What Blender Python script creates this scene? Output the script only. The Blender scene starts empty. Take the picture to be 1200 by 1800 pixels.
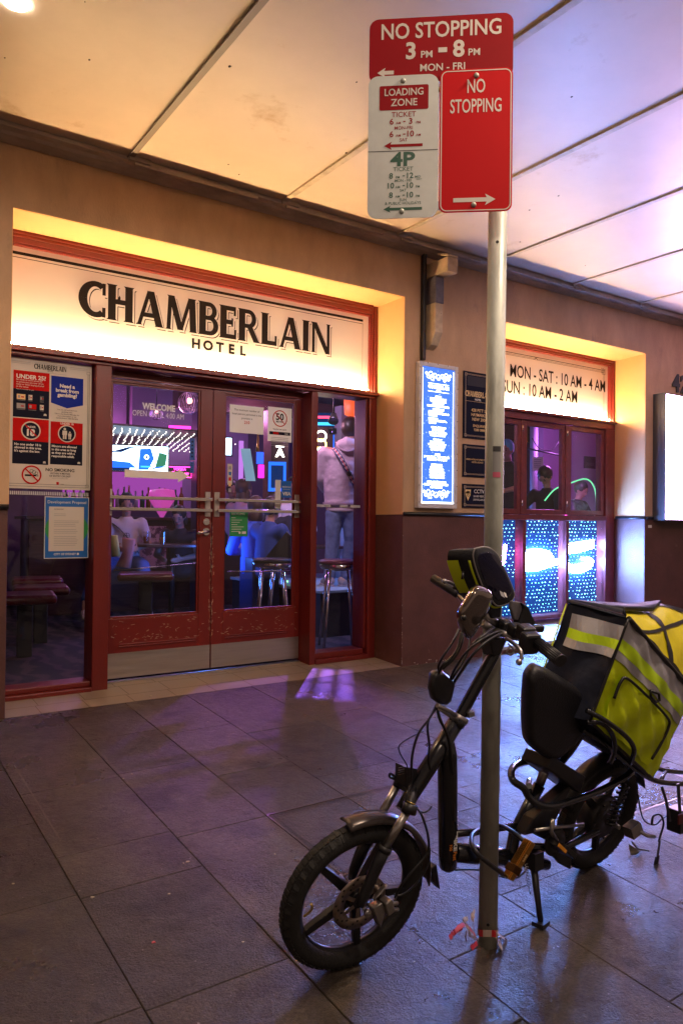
import bpy, math, random
from mathutils import Vector, Matrix
random.seed(7)
sc = bpy.context.scene
col = sc.collection
R = math.radians

# ------------------------------------------------------------------ camera
CAM = Vector((0, 0, 1.36))
FOC = 1315.0                      # focal length in pixels of the 1200 px wide photo
yaw, pit, rol = R(34.4), math.atan(13 / 1315), 0.011
FW = Vector((math.sin(yaw) * math.cos(pit), math.cos(yaw) * math.cos(pit), math.sin(pit)))
RT = Vector((math.cos(yaw), -math.sin(yaw), 0))
UP = RT.cross(FW)
RX = RT * math.cos(rol) + UP * math.sin(rol)
UX = UP * math.cos(rol) - RT * math.sin(rol)
cd = bpy.data.cameras.new('camera')
cam = bpy.data.objects.new('camera', cd)
col.objects.link(cam)
cam.matrix_world = Matrix((RX, UX, -FW)).transposed().to_4x4()
cam.location = CAM
cd.sensor_fit = 'HORIZONTAL'
cd.sensor_width = 36
cd.lens = FOC / 1200 * 36
cd.clip_start = 0.05
cd.clip_end = 200
sc.camera = cam

# ------------------------------------------------------------------ world: night sky, dim city glow
w = bpy.data.worlds.new('World')
sc.world = w
w.use_nodes = True
nt = w.node_tree
bg = nt.nodes['Background']
sky = nt.nodes.new('ShaderNodeTexSky')
sky.sky_type = 'NISHITA'
sky.sun_disc = False
sky.sun_elevation = R(-3)
sky.sun_rotation = R(200)
nt.links.new(sky.outputs[0], bg.inputs['Color'])
bg.inputs['Strength'].default_value = 0.1
bg2 = nt.nodes.new('ShaderNodeBackground')
bg2.inputs['Color'].default_value = (1.0, 0.66, 0.5, 1)
bg2.inputs['Strength'].default_value = 0.13
ad = nt.nodes.new('ShaderNodeAddShader')
nt.links.new(bg.outputs[0], ad.inputs[0])
nt.links.new(bg2.outputs[0], ad.inputs[1])
nt.links.new(ad.outputs[0], nt.nodes['World Output'].inputs[0])

vs = sc.view_settings
vs.view_transform = 'Standard'
vs.look = 'None'
vs.exposure = 0.7
vs.gamma = 1
sc.cycles.use_denoising = True
sc.cycles.max_bounces = 8
sc.cycles.diffuse_bounces = 4
sc.cycles.glossy_bounces = 4
sc.cycles.transparent_max_bounces = 12
sc.cycles.caustics_reflective = False
sc.cycles.caustics_refractive = False
sc.cycles.sample_clamp_indirect = 6

# lamps (places given in metres; +X along the wall, +Y into the pub)
def lamp(name, kind, loc, power, colr, size=.1, size_y=None, aim=None, cone=60, blend=.4):
    l = bpy.data.lights.new(name, kind)
    l.energy = power
    l.color = colr
    o = bpy.data.objects.new(name, l)
    col.objects.link(o)
    o.location = loc
    if kind == 'AREA':
        l.size = size
        if size_y:
            l.shape = 'RECTANGLE'
            l.size_y = size_y
    elif kind == 'SPOT':
        l.spot_size = R(cone)
        l.spot_blend = blend
        l.shadow_soft_size = size
    else:
        l.shadow_soft_size = size
    if aim is not None:
        d = Vector(aim) - Vector(loc)
        o.rotation_euler = d.to_track_quat('-Z', 'Y').to_euler()
    return o

# visible awning downlight, then unseen fill spots added to brighten signs, doors and wall
for x, y, e, c, k in ((.653, 3.56, 60, (1, .66, .36), 130), (.7, -.1, 60, (1, .76, .58), 176), (2.3, .9, 115, (1, .76, .56), 176), (4.6, .9, 85, (1, .72, .64), 176)):
    lamp('awning_downlight_and_fill', 'SPOT', (x, y, 3.62), e, c, .06, aim=(x, y, 0), cone=k, blend=.9 if k < 140 else .15)
# pub interior lamps and added fills
lamp('bar_lamp', 'POINT', (2.6, 8.2, 2.7), 17, (.55, .22, 1), .15)
lamp('bar_lamp', 'POINT', (4.6, 8.6, 2.7), 22, (.75, .35, .9), .15)
lamp('bar_lamp', 'POINT', (3.1, 10.5, 2.4), 20, (1, .25, .85), .15)
lamp('stage_lamp', 'SPOT', (3.6, 5.75, 2.9), 60, (.85, .55, .85), .08, aim=(4.5, 6.6, 1.4), cone=70)
lamp('stage_lamp', 'SPOT', (5.3, 6.0, 2.9), 120, (.12, .3, 1), .08, aim=(4.6, 6.6, .8), cone=70)
lamp('violet_spot', 'SPOT', (4.2, 7.0, 2.9), 150, (.42, .12, 1), .03, aim=(2.35, 4.05, .1), cone=26, blend=.5)
lamp('gobo_spot', 'SPOT', (4.0, 6.0, 2.3), 700, (.30, .13, 1), .0015, aim=(3.0, 4.74, .15), cone=24, blend=.2)
lamp('sitter_fill', 'POINT', (2.75, 7.1, 2.35), 11, (1, .5, .72), .08)  # unseen fill added to brighten the seated pair
lamp('sitter_fill', 'POINT', (4.1, 6.7, 2.45), 11, (1, .42, .6), .08)  # unseen fill added for the group behind the right door
lamp('floor_lamp_blue', 'POINT', (3.3, 7.3, 1.0), 14, (.05, .2, 1), .1)
lamp('window_bar_lamp', 'POINT', (8.1, 6.5, 2.5), 45, (.75, .2, 1), .12)
lamp('window_bar_lamp', 'POINT', (7.0, 7.5, 1.7), 22, (.1, .25, 1), .12)
# ------------------------------------------------------------------ helpers
def ray(x, y):
    return FW + RX * ((x - 600) / FOC) + UX * ((900 - y) / FOC)
def W(x, y, Y):                    # point of the photo on the vertical plane at distance Y
    r = ray(x, y)
    return CAM + r * (Y / r.y)
def DP(x, y, d):                   # point of the photo at depth d
    return CAM + ray(x, y) * d
def gz(Y):                         # the footpath falls towards the kerb
    return .05 * (Y - 1.72)
def G(x, y):
    r = ray(x, y)
    t = (-1.36 - .05 * 1.72) / (r.z - .05 * r.y)
    return CAM + r * t

def rgb(h):
    return tuple(((int(h[i:i+2], 16) / 255 + .055) / 1.055) ** 2.4 if int(h[i:i+2], 16) > 10 else int(h[i:i+2], 16) / 255 / 12.92 for i in (0, 2, 4))

MATS = {}
def mat(name, c, rough=.5, metal=0, emit=None, es=0, noise=0, nscale=8, bump=0, bscale=60, spec=.5, coat=0, rvar=0, stain=None, stretch=None):
    if name in MATS:
        return MATS[name]
    m = bpy.data.materials.new(name)
    m.use_nodes = True
    n = m.node_tree
    L = n.links.new
    b = n.nodes['Principled BSDF']
    b.inputs['Base Color'].default_value = (*c, 1)
    b.inputs['Roughness'].default_value = rough
    b.inputs['Metallic'].default_value = metal
    b.inputs['Specular IOR Level'].default_value = spec
    b.inputs['Coat Weight'].default_value = coat
    if emit:
        b.inputs['Emission Color'].default_value = (*emit, 1)
        b.inputs['Emission Strength'].default_value = es
    if noise or bump or rvar or stain:
        tc = n.nodes.new('ShaderNodeTexCoord')
        src = tc.outputs['Object']
        if stretch:
            mp = n.nodes.new('ShaderNodeMapping')
            mp.inputs['Scale'].default_value = stretch
            L(src, mp.inputs[0])
            src = mp.outputs[0]
    if noise or rvar:
        t = n.nodes.new('ShaderNodeTexNoise')
        t.inputs['Scale'].default_value = nscale
        t.inputs['Detail'].default_value = 7
        t.inputs['Roughness'].default_value = .65
        L(src, t.inputs['Vector'])
    last = None
    if noise:
        mr = n.nodes.new('ShaderNodeMapRange')
        mr.inputs[1].default_value = .3
        mr.inputs[2].default_value = .7
        mr.inputs[3].default_value = 1 - noise
        mr.inputs[4].default_value = 1 + noise * .6
        L(t.outputs[0], mr.inputs[0])
        mx = n.nodes.new('ShaderNodeVectorMath')
        mx.operation = 'SCALE'
        mx.inputs[0].default_value = c
        L(mr.outputs[0], mx.inputs['Scale'])
        last = mx.outputs[0]
    if stain:                       # (colour, scale, threshold)
        t2 = n.nodes.new('ShaderNodeTexNoise')
        t2.inputs['Scale'].default_value = stain[1]
        t2.inputs['Detail'].default_value = 9
        t2.inputs['Roughness'].default_value = .7
        L(src, t2.inputs['Vector'])
        r2 = n.nodes.new('ShaderNodeMapRange')
        r2.inputs[1].default_value = stain[2]
        r2.inputs[2].default_value = stain[2] + (stain[3] if len(stain) > 3 else .04)
        L(t2.outputs[0], r2.inputs[0])
        mm = n.nodes.new('ShaderNodeMix')
        mm.data_type = 'RGBA'
        L(r2.outputs[0], mm.inputs[0])
        if last:
            L(last, mm.inputs[6])
        else:
            mm.inputs[6].default_value = (*c, 1)
        mm.inputs[7].default_value = (*stain[0], 1)
        last = mm.outputs[2]
    if last:
        L(last, b.inputs['Base Color'])
    if rvar:
        r3 = n.nodes.new('ShaderNodeMapRange')
        r3.inputs[1].default_value = .35
        r3.inputs[2].default_value = .65
        r3.inputs[3].default_value = max(.03, rough - rvar)
        r3.inputs[4].default_value = min(1, rough + rvar)
        L(t.outputs[0], r3.inputs[0])
        L(r3.outputs[0], b.inputs['Roughness'])
    if bump:
        t4 = n.nodes.new('ShaderNodeTexNoise')
        t4.inputs['Scale'].default_value = bscale
        t4.inputs['Detail'].default_value = 6
        L(src, t4.inputs['Vector'])
        bp = n.nodes.new('ShaderNodeBump')
        bp.inputs['Strength'].default_value = bump
        bp.inputs['Distance'].default_value = .01
        L(t4.outputs[0], bp.inputs['Height'])
        L(bp.outputs[0], b.inputs['Normal'])
    MATS[name] = m
    return m

def emis(name, c, s):
    if name in MATS:
        return MATS[name]
    m = bpy.data.materials.new(name)
    m.use_nodes = True
    n = m.node_tree
    n.nodes.remove(n.nodes['Principled BSDF'])
    e = n.nodes.new('ShaderNodeEmission')
    e.inputs[0].default_value = (*c, 1)
    e.inputs[1].default_value = s
    n.links.new(e.outputs[0], n.nodes['Material Output'].inputs[0])
    MATS[name] = m
    return m

def glassm(name, tint=(1, 1, 1), refl=.035):
    if name in MATS:
        return MATS[name]
    m = bpy.data.materials.new(name)
    m.use_nodes = True
    n = m.node_tree
    n.nodes.remove(n.nodes['Principled BSDF'])
    t = n.nodes.new('ShaderNodeBsdfTransparent')
    t.inputs[0].default_value = (*tint, 1)
    g = n.nodes.new('ShaderNodeBsdfGlossy')
    g.inputs['Roughness'].default_value = .02
    f = n.nodes.new('ShaderNodeLayerWeight')
    p4 = n.nodes.new('ShaderNodeMath')
    p4.operation = 'POWER'
    p4.inputs[1].default_value = 4
    n.links.new(f.outputs['Facing'], p4.inputs[0])
    a = n.nodes.new('ShaderNodeMath')
    a.operation = 'MULTIPLY_ADD'
    a.inputs[1].default_value = .8
    a.inputs[2].default_value = refl
    n.links.new(p4.outputs[0], a.inputs[0])
    x = n.nodes.new('ShaderNodeMixShader')
    n.links.new(a.outputs[0], x.inputs[0])
    n.links.new(t.outputs[0], x.inputs[1])
    n.links.new(g.outputs[0], x.inputs[2])
    n.links.new(x.outputs[0], n.nodes['Material Output'].inputs[0])
    MATS[name] = m
    return m

def tag(o, label=None, cat=None, group=None, kind=None):
    if label: o['label'] = label
    if cat: o['category'] = cat
    if group: o['group'] = group
    if kind: o['kind'] = kind
    return o
def thing(name, label, cat, loc=(0, 0, 0), group=None):
    o = bpy.data.objects.new(name, None)
    o.empty_display_size = .1
    col.objects.link(o)
    o.location = loc
    return tag(o, label, cat, group)

_fc = {}
def textmesh(s, bold=0.0, font=0):
    k = (s, bold)
    if k not in _fc:
        c = bpy.data.curves.new('t', 'FONT')
        c.body = s
        c.offset = bold
        c.resolution_u = 3
        o = bpy.data.objects.new('t', c)
        m = o.to_mesh()
        _fc[k] = ([(v.co.x, v.co.y) for v in m.vertices], [tuple(p.vertices) for p in m.polygons])
        o.to_mesh_clear()
        bpy.data.objects.remove(o)
        bpy.data.curves.remove(c)
    return _fc[k]

class MB:
    def __init__(s):
        s.v = []; s.f = []; s.m = []; s.cur = 0; s.mats = []; s.sm = []; s.smooth = False
    def use(s, m):
        if m not in s.mats:
            s.mats.append(m)
        s.cur = s.mats.index(m)
        return s
    def face(s, idx):
        s.f.append(tuple(idx)); s.m.append(s.cur); s.sm.append(s.smooth)
    def quad(s, *p):
        i = len(s.v); s.v += [tuple(q) for q in p]; s.face(range(i, i + len(p)))
        return s
    def box(s, a, b):
        x0, x1 = sorted((a[0], b[0])); y0, y1 = sorted((a[1], b[1])); z0, z1 = sorted((a[2], b[2]))
        i = len(s.v)
        s.v += [(x0,y0,z0),(x1,y0,z0),(x1,y1,z0),(x0,y1,z0),(x0,y0,z1),(x1,y0,z1),(x1,y1,z1),(x0,y1,z1)]
        for q in ((0,3,2,1),(4,5,6,7),(0,1,5,4),(1,2,6,5),(2,3,7,6),(3,0,4,7)):
            s.face([i + k for k in q])
        return s
    def obox(s, c, ax, ay, az):      # oriented box: centre and half axes
        c, ax, ay, az = map(Vector, (c, ax, ay, az))
        i = len(s.v)
        for k in (-1, 1):
            for q in ((-1,-1),(1,-1),(1,1),(-1,1)):
                s.v.append(tuple(c + ax * q[0] + ay * q[1] + az * k))
        for q in ((0,3,2,1),(4,5,6,7),(0,1,5,4),(1,2,6,5),(2,3,7,6),(3,0,4,7)):
            s.face([i + k for k in q])
        return s
    def prism(s, pts, n):            # polygon (3D points) extruded along n
        n = Vector(n); i = len(s.v); k = len(pts)
        s.v += [tuple(p) for p in pts] + [tuple(Vector(p) + n) for p in pts]
        s.face(range(i + k - 1, i - 1, -1)); s.face(range(i + k, i + 2 * k))
        for j in range(k):
            s.face((i + j, i + (j + 1) % k, i + k + (j + 1) % k, i + k + j))
        return s
    def tube(s, path, r, n=10, caps=True, flat=None, closed=False):
        P = [Vector(p) for p in path]; N = len(P)
        rs = r if isinstance(r, (list, tuple)) else [r] * N
        i0 = len(s.v); prev = None
        sm, s.smooth = s.smooth, True
        for k, p in enumerate(P):
            if closed:
                t = P[(k + 1) % N] - P[k - 1]
            else:
                t = (P[min(k + 1, N - 1)] - P[max(k - 1, 0)])
            t.normalize()
            if prev is None:
                u = Vector((0, 0, 1)) if abs(t.z) < .9 else Vector((0, 1, 0))
                u = (u - t * u.dot(t)).normalized()
            else:
                u = (prev - t * prev.dot(t)).normalized()
            prev = u; w_ = t.cross(u)
            for j in range(n):
                a = 2 * math.pi * j / n
                s.v.append(tuple(p + u * math.cos(a) * rs[k] * (flat or 1) + w_ * math.sin(a) * rs[k]))
        for k in range(N if closed else N - 1):
            for j in range(n):
                a = i0 + k * n; b = i0 + ((k + 1) % N) * n
                s.face((a + j, a + (j + 1) % n, b + (j + 1) % n, b + j))
        s.smooth = False
        if caps and not closed:
            s.face(range(i0 + n - 1, i0 - 1, -1)); s.face(range(i0 + (N - 1) * n, i0 + N * n))
        s.smooth = sm
        return s
    def cyl(s, a, b, r, n=16, r2=None):
        return s.tube([a, b], [r, r2 if r2 is not None else r], n)
    def ball(s, c, r, n=10, sc_=(1, 1, 1), axes=None):
        c = Vector(c); i0 = len(s.v); sm, s.smooth = s.smooth, True
        ax = axes or (Vector((1,0,0)), Vector((0,1,0)), Vector((0,0,1)))
        h = max(4, n // 2)
        for k in range(h + 1):
            th = math.pi * k / h
            for j in range(n):
                ph = 2 * math.pi * j / n
                q = (math.sin(th) * math.cos(ph) * r * sc_[0], math.sin(th) * math.sin(ph) * r * sc_[1], math.cos(th) * r * sc_[2])
                s.v.append(tuple(c + ax[0] * q[0] + ax[1] * q[1] + ax[2] * q[2]))
        for k in range(h):
            for j in range(n):
                s.face((i0 + k*n + j, i0 + (k+1)*n + j, i0 + (k+1)*n + (j+1) % n, i0 + k*n + (j+1) % n))
        s.smooth = sm
        return s
    def ring(s, c, axis, prof, n=48, a0=0, a1=2*math.pi, ux=None):
        # revolve a closed profile [(radius, offset along axis)] about axis through c
        c = Vector(c); ax = Vector(axis).normalized()
        u = Vector(ux) if ux else Vector((0, 0, 1)); u = (u - ax * u.dot(ax)).normalized(); v = ax.cross(u)
        full = abs(a1 - a0 - 2 * math.pi) < 1e-4
        N = n if full else n + 1; k = len(prof); i0 = len(s.v); sm, s.smooth = s.smooth, True
        for a in range(N):
            t = a0 + (a1 - a0) * a / n
            d = u * math.cos(t) + v * math.sin(t)
            for (r, o) in prof:
                s.v.append(tuple(c + d * r + ax * o))
        for a in range(n):
            for j in range(k):
                p = i0 + a * k; q = i0 + ((a + 1) % N) * k
                s.face((p + j, p + (j + 1) % k, q + (j + 1) % k, q + j))
        s.smooth = False
        if not full:
            s.face(range(i0 + k - 1, i0 - 1, -1)); s.face(range(i0 + (N-1)*k, i0 + N*k))
        s.smooth = sm
        return s
    def pillow(s, pts, n, th, steps=4, pinch=.35):   # outline (3D) inflated to both sides along n
        n = Vector(n).normalized(); P = [Vector(p) for p in pts]; k = len(P)
        c = sum(P, Vector()) / k; i0 = len(s.v); sm, s.smooth = s.smooth, True
        lay = []
        for q in range(-steps, steps + 1):
            a = q / steps * math.pi / 2
            lay.append((1 - pinch * (1 - math.cos(a)), math.sin(a) * th))
        for (f, o) in lay:
            for p in P:
                s.v.append(tuple(c + (p - c) * f + n * o))
        for a in range(len(lay) - 1):
            for j in range(k):
                s.face((i0 + a*k + j, i0 + a*k + (j+1) % k, i0 + (a+1)*k + (j+1) % k, i0 + (a+1)*k + j))
        s.face(range(i0 + k - 1, i0 - 1, -1)); s.face(range(i0 + (len(lay)-1)*k, i0 + len(lay)*k))
        s.smooth = sm
        return s
    def build(s, name, parent=None, m=None, bevel=0, seg=2, local=False):
        me = bpy.data.meshes.new(name)
        me.from_pydata(s.v, [], s.f)
        mats = s.mats or [m]
        if m and not s.mats: mats = [m]
        for q in mats: me.materials.append(q)
        me.polygons.foreach_set('material_index', s.m)
        me.polygons.foreach_set('use_smooth', s.sm)
        me.update()
        o = bpy.data.objects.new(name, me)
        col.objects.link(o)
        if parent:
            o.parent = parent
            if not local: o.matrix_parent_inverse = Matrix.Translation(-Vector(parent.location))
        if bevel:
            b = o.modifiers.new('bevel', 'BEVEL'); b.width = bevel; b.segments = seg; b.limit_method = 'ANGLE'; b.angle_limit = R(40)
        return o

class Fr:                           # flat artwork frame: origin, right, up, towards viewer
    def __init__(s, mb, o, u=(1, 0, 0), v=(0, 0, 1), step=.0008):
        s.b = mb; s.o = Vector(o); s.u = Vector(u); s.v = Vector(v); s.n = s.u.cross(s.v).normalized(); s.step = step
    def p(s, x, y, l): return s.o + s.u * x + s.v * y + s.n * (l * s.step)
    def rect(s, m, x0, y0, x1, y1, l=1):
        s.b.use(m).quad(s.p(x0,y0,l), s.p(x1,y0,l), s.p(x1,y1,l), s.p(x0,y1,l)); return s
    def rrect(s, m, x0, y0, x1, y1, r, l=1, seg=5):
        pts = []
        for cx, cy, a in ((x1-r,y1-r,0),(x0+r,y1-r,90),(x0+r,y0+r,180),(x1-r,y0+r,270)):
            for k in range(seg + 1):
                t = R(a + 90 * k / seg); pts.append(s.p(cx + r*math.cos(t), cy + r*math.sin(t), l))
        s.b.use(m).quad(*pts); return s
    def frame(s, m, x0, y0, x1, y1, t, l=1):
        s.rect(m,x0,y0,x1,y0+t,l).rect(m,x0,y1-t,x1,y1,l).rect(m,x0,y0+t,x0+t,y1-t,l).rect(m,x1-t,y0+t,x1,y1-t,l); return s
    def poly(s, m, pts, l=1):
        s.b.use(m).quad(*[s.p(x, y, l) for x, y in pts]); return s
    def disc(s, m, cx, cy, r, l=1, n=28, ry=None):
        return s.poly(m, [(cx + r*math.cos(2*math.pi*k/n), cy + (ry or r)*math.sin(2*math.pi*k/n)) for k in range(n)], l)
    def annulus(s, m, cx, cy, r, t, l=1, n=32, a0=0, a1=360):
        s.b.use(m)
        for k in range(n):
            a = R(a0 + (a1-a0)*k/n); b = R(a0 + (a1-a0)*(k+1)/n)
            s.b.quad(s.p(cx+(r-t)*math.cos(a),cy+(r-t)*math.sin(a),l), s.p(cx+r*math.cos(a),cy+r*math.sin(a),l), s.p(cx+r*math.cos(b),cy+r*math.sin(b),l), s.p(cx+(r-t)*math.cos(b),cy+(r-t)*math.sin(b),l))
        return s
    def line(s, m, x0, y0, x1, y1, t, l=1):
        dx, dy = x1-x0, y1-y0; d = math.hypot(dx, dy) or 1; nx, ny = -dy/d*t/2, dx/d*t/2
        return s.poly(m, [(x0-nx,y0-ny),(x1-nx,y1-ny),(x1+nx,y1+ny),(x0+nx,y0+ny)], l)
    def text(s, m, txt, x0, y0, x1=None, h=.1, l=2, align='C', bold=.01, maxw=None):
        # baseline y0, cap height h; x0..x1 fits the width, or align about x0
        vs_, fs = textmesh(txt, bold)
        if not vs_: return s
        xa = min(v[0] for v in vs_); xb = max(v[0] for v in vs_)
        sy = h / .69
        if x1 is not None:
            sx = (x1 - x0) / (xb - xa); ox = x0 - xa * sx
        else:
            sx = sy
            if maxw and (xb - xa) * sx > maxw: sx = maxw / (xb - xa)
            wd = (xb - xa) * sx
            ox = x0 - xa*sx - (wd/2 if align == 'C' else wd if align == 'R' else 0)
        i = len(s.b.v); s.b.use(m)
        for (a, b) in vs_: s.b.v.append(tuple(s.p(ox + a*sx, y0 + b*sy, l)))
        for f in fs: s.b.face([i + k for k in f])
        return s
    def arrow(s, m, x0, x1, y, t, hw, hl, l=2):
        d = 1 if x1 > x0 else -1
        s.rect(m, min(x0, x1 - d*hl*.7), y - t/2, max(x0, x1 - d*hl*.7), y + t/2, l)
        return s.poly(m, [(x1, y), (x1 - d*hl, y + hw/2), (x1 - d*hl*.75, y), (x1 - d*hl, y - hw/2)], l + .3)

def smooth_path(pts, k=6):
    P = [Vector(p) for p in pts]; out = []
    for i in range(len(P) - 1):
        a = P[max(i-1, 0)]; b = P[i]; c = P[i+1]; d = P[min(i+2, len(P)-1)]
        for j in range(k):
            t = j / k
            out.append(.5 * ((2*b) + (c-a)*t + (2*a-5*b+4*c-d)*t*t + (3*b-a-3*c+d)*t**3))
    out.append(P[-1])
    return out

def skin(name, chains, mat_, parent=None, sub=2, vox=.009, extra=None):
    # limbs as tapered segments (x, y, z, r) with ball joints, fused into ONE continuous surface by a voxel remesh
    b = extra or MB()
    for ch in chains:
        for p, q in zip(ch[:-1], ch[1:]):
            a, c = Vector(p[:3]), Vector(q[:3]); ra, rc = p[3], q[3]
            if isinstance(ra, tuple) or isinstance(rc, tuple):
                ra = ra if isinstance(ra, tuple) else (ra, ra); rc = rc if isinstance(rc, tuple) else (rc, rc)
                nn = max(2, int((c - a).length / .03))
                for k in range(nn + 1):
                    t = k / nn; r0 = ra[0] + (rc[0] - ra[0]) * t; r1 = ra[1] + (rc[1] - ra[1]) * t
                    b.ball(a.lerp(c, t), 1, 20, (r0, r1, min(r0, r1) * .8))
            else:
                b.tube([a, c], [ra, rc], 12); b.ball(a, ra, 12); b.ball(c, rc, 12)
    vx = max(vox, .0045) if vox else .009
    me = bpy.data.meshes.new(name); me.from_pydata(b.v, [], b.f)
    o2 = bpy.data.objects.new(name, me); col.objects.link(o2)
    rm = o2.modifiers.new('r', 'REMESH'); rm.mode = 'VOXEL'; rm.voxel_size = vx; rm.use_smooth_shade = True
    s3 = o2.modifiers.new('c', 'SMOOTH'); s3.iterations = 6; s3.factor = .5
    dg = bpy.context.evaluated_depsgraph_get(); dg.update()
    m2 = bpy.data.meshes.new_from_object(o2.evaluated_get(dg))
    bpy.data.objects.remove(o2)
    m2.name = name
    m2.materials.clear(); m2.materials.append(mat_)
    for p in m2.polygons: p.use_smooth = True; p.material_index = 0
    o = bpy.data.objects.new(name, m2); col.objects.link(o)
    if parent:
        o.parent = parent
    return o
# ------------------------------------------------------------------ materials
STAIN = ((.03, .022, .02), 9, .70)
m_wall = mat('painted_render', (.52, .33, .19), .62, noise=.22, nscale=2.2, bump=.35, bscale=70, stain=((.34, .22, .14), 3.2, .60, .16), stretch=(1.6, 1, .7))
m_wallL = m_wall
m_reveal = mat('cream_reveal', (.70, .42, .19), .6, noise=.06, nscale=4, bump=.15, bscale=80)
m_dado = mat('maroon_dado', (.115, .045, .038), .5, noise=.3, nscale=4, bump=.35, bscale=80, stain=((.17, .09, .075), 7, .64, .08))
m_sill = mat('pale_sill', (.5, .5, .52), .45, noise=.25, nscale=7, bump=.1)
m_black = mat('black_paint', (.012, .012, .013), .35)
m_frame = mat('red_timber', (.16, .015, .011), .36, noise=.15, nscale=5, bump=.15, bscale=120, stretch=(1, 1, .2), stain=((.42, .3, .2), 50, .83))
m_frame2 = mat('maroon_window_timber', (.15, .03, .035), .35, noise=.25, nscale=14, bump=.1, stain=((.4, .32, .28), 40, .80))
m_door = mat('dark_red_door', (.17, .014, .010), .34, noise=.12, nscale=3, bump=.12, bscale=150, rvar=.05)
m_steel = mat('brushed_steel', (.50, .45, .40), .38, .9, noise=.12, nscale=30, rvar=.1, stretch=(.15, 1, 3))
m_chrome = mat('chrome', (.8, .78, .76), .12, 1, noise=.1, nscale=20)
m_cream = mat('sign_cream', (.80, .76, .70), .45, noise=.03, nscale=2)
m_ink = mat('sign_ink', (.007, .004, .003), .6, spec=.2)
m_white = mat('print_white', (.72, .70, .66), .4)
m_red = mat('print_red', (.50, .008, .008), .75, spec=.1)
m_navy = mat('print_navy', (.008, .010, .026), .7, spec=.12)
m_blue = mat('print_blue', (.012, .03, .32), .7, spec=.1)
m_cyanb = mat('print_bright_blue', (.01, .13, .48), .35)
m_green = mat('print_green', (.02, .28, .08), .4)
m_gold = mat('print_gold', (.8, .55, .25), .4)
m_grey = mat('print_grey', (.3, .3, .3), .5)
m_dgrey = mat('dark_grey', (.05, .05, .055), .5)
m_soffit = mat('awning_lining', (.64, .53, .42), .42, noise=.10, nscale=1.3, bump=.05, bscale=20, stain=((.40, .25, .11), 1.7, .60, .16))
m_batten = mat('cover_batten', (.5, .42, .3), .5, noise=.3, nscale=12)
m_corn = mat('cornice_paint', (.46, .39, .33), .55, noise=.35, nscale=9, bump=.3, bscale=30, stretch=(.4, 1, 1))
glass = glassm('clear_glass')
m_led = emis('warm_led', (1, .64, .30), 215)

ROOM = thing('hotel_building', 'tan and maroon painted pub building with recessed timber entrance and side window', 'building', (3, 5, .16))
def part(mb, name, m=None, bevel=0, parent=None):
    return mb.build(name, parent or ROOM, m, bevel)

# openings
AX0, AX1, AZ = .88, 3.90, 3.21
BX0, BX1, BZ = 4.93, 7.243, 3.19
YW, YF, YD = 4.80, 5.16, 5.32
BXI = 7.322                                # the right reveal of the window is splayed outwards to here
DZ = 1.405
zs = .215                                   # outer edge of the window sill
b = MB().use(m_wall)
b.box((-3, YW, DZ), (AX0, 5.40, 3.95)); b.box((AX0, YW, AZ), (AX1, 5.40, 3.95))
b.box((AX1, YW, DZ), (BX0, 5.40, 3.95)); b.box((BX0, YW, BZ), (BX1, 5.40, 3.95)); b.box((BX1 + .001, YW + .03, BZ), (BXI + .03, 5.39, BZ + .2)); b.prism([(BX1, YW, DZ), (14, YW, DZ), (14, 5.40, DZ), (BXI + .02, 5.40, DZ), (BXI, 5.25, DZ)], (0, 0, 3.95 - DZ))
part(b, 'upper_wall')
for a_, c_, z_ in ((-3, AX0, DZ - .003), (AX1, BX0, DZ - .003), (BX1, 14, DZ - .003), (BX0 + .001, BX1 - .001, zs - .03)):
    b = MB().use(m_dado)
    if c_ == 14: b.prism([(BX1, YW, -.2), (14, YW, -.2), (14, 5.40, -.2), (BXI + .02, 5.40, -.2), (BXI, 5.25, -.2)], (0, 0, z_ + .2))
    else: b.box((a_, YW + (.0 if z_ > 1 else .001), -.2), (c_ if z_ > 1 else BX1 - .001, 5.40, z_))
    part(b, 'painted_dado', bevel=.006)
b = MB().use(m_reveal)
b.box((AX0 + .003, YW + .004, AZ - .004), (AX1 - .003, YF + .24, AZ - .001)); b.box((AX1 - .004, YW + .004, DZ), (AX1 - .001, YF + .24, AZ - .004))
b.box((BX0 + .004, YW + .004, BZ - .004), (BXI - .003, YF + .24, BZ - .001)); b.prism([(BX1 - .003, YW + .004, DZ), (BX1 - .0005, YW + .004, DZ), (BXI - .001, 5.26, DZ), (BXI - .004, 5.26, DZ)], (0, 0, BZ - .004 - DZ))
b.box((AX0 + .001, YW + .004, DZ), (AX0 + .004, YF + .24, AZ - .004)); b.box((BX0 + .001, YW + .004, DZ), (BX0 + .004, YF + .24, BZ - .004))
part(b, 'painted_reveal')
b = MB().use(m_sill)
b.quad((BX0, YW - .01, zs), (BX1, YW - .01, zs), (BXI, 5.4, zs + .11), (BX0, 5.4, zs + .11)); b.box((BX0, YW - .01, zs - .03), (BX1, YW, zs - .001))
part(b, 'window_sill')
b = MB().use(m_black)
for x0, x1 in ((-3, AX0 - .0), (AX1, BX0), (BX1, 7.36), (8.8, 14)):
    b.tube([(x0, YW - .012, DZ + .008), (x1, YW - .012, DZ + .008)], .016, 8)
b.tube([(BX1 - .01, YW - .01, DZ + .008), (BXI - .02, 5.2, DZ + .008)], .016, 8)
part(b, 'dado_rail')

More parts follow.
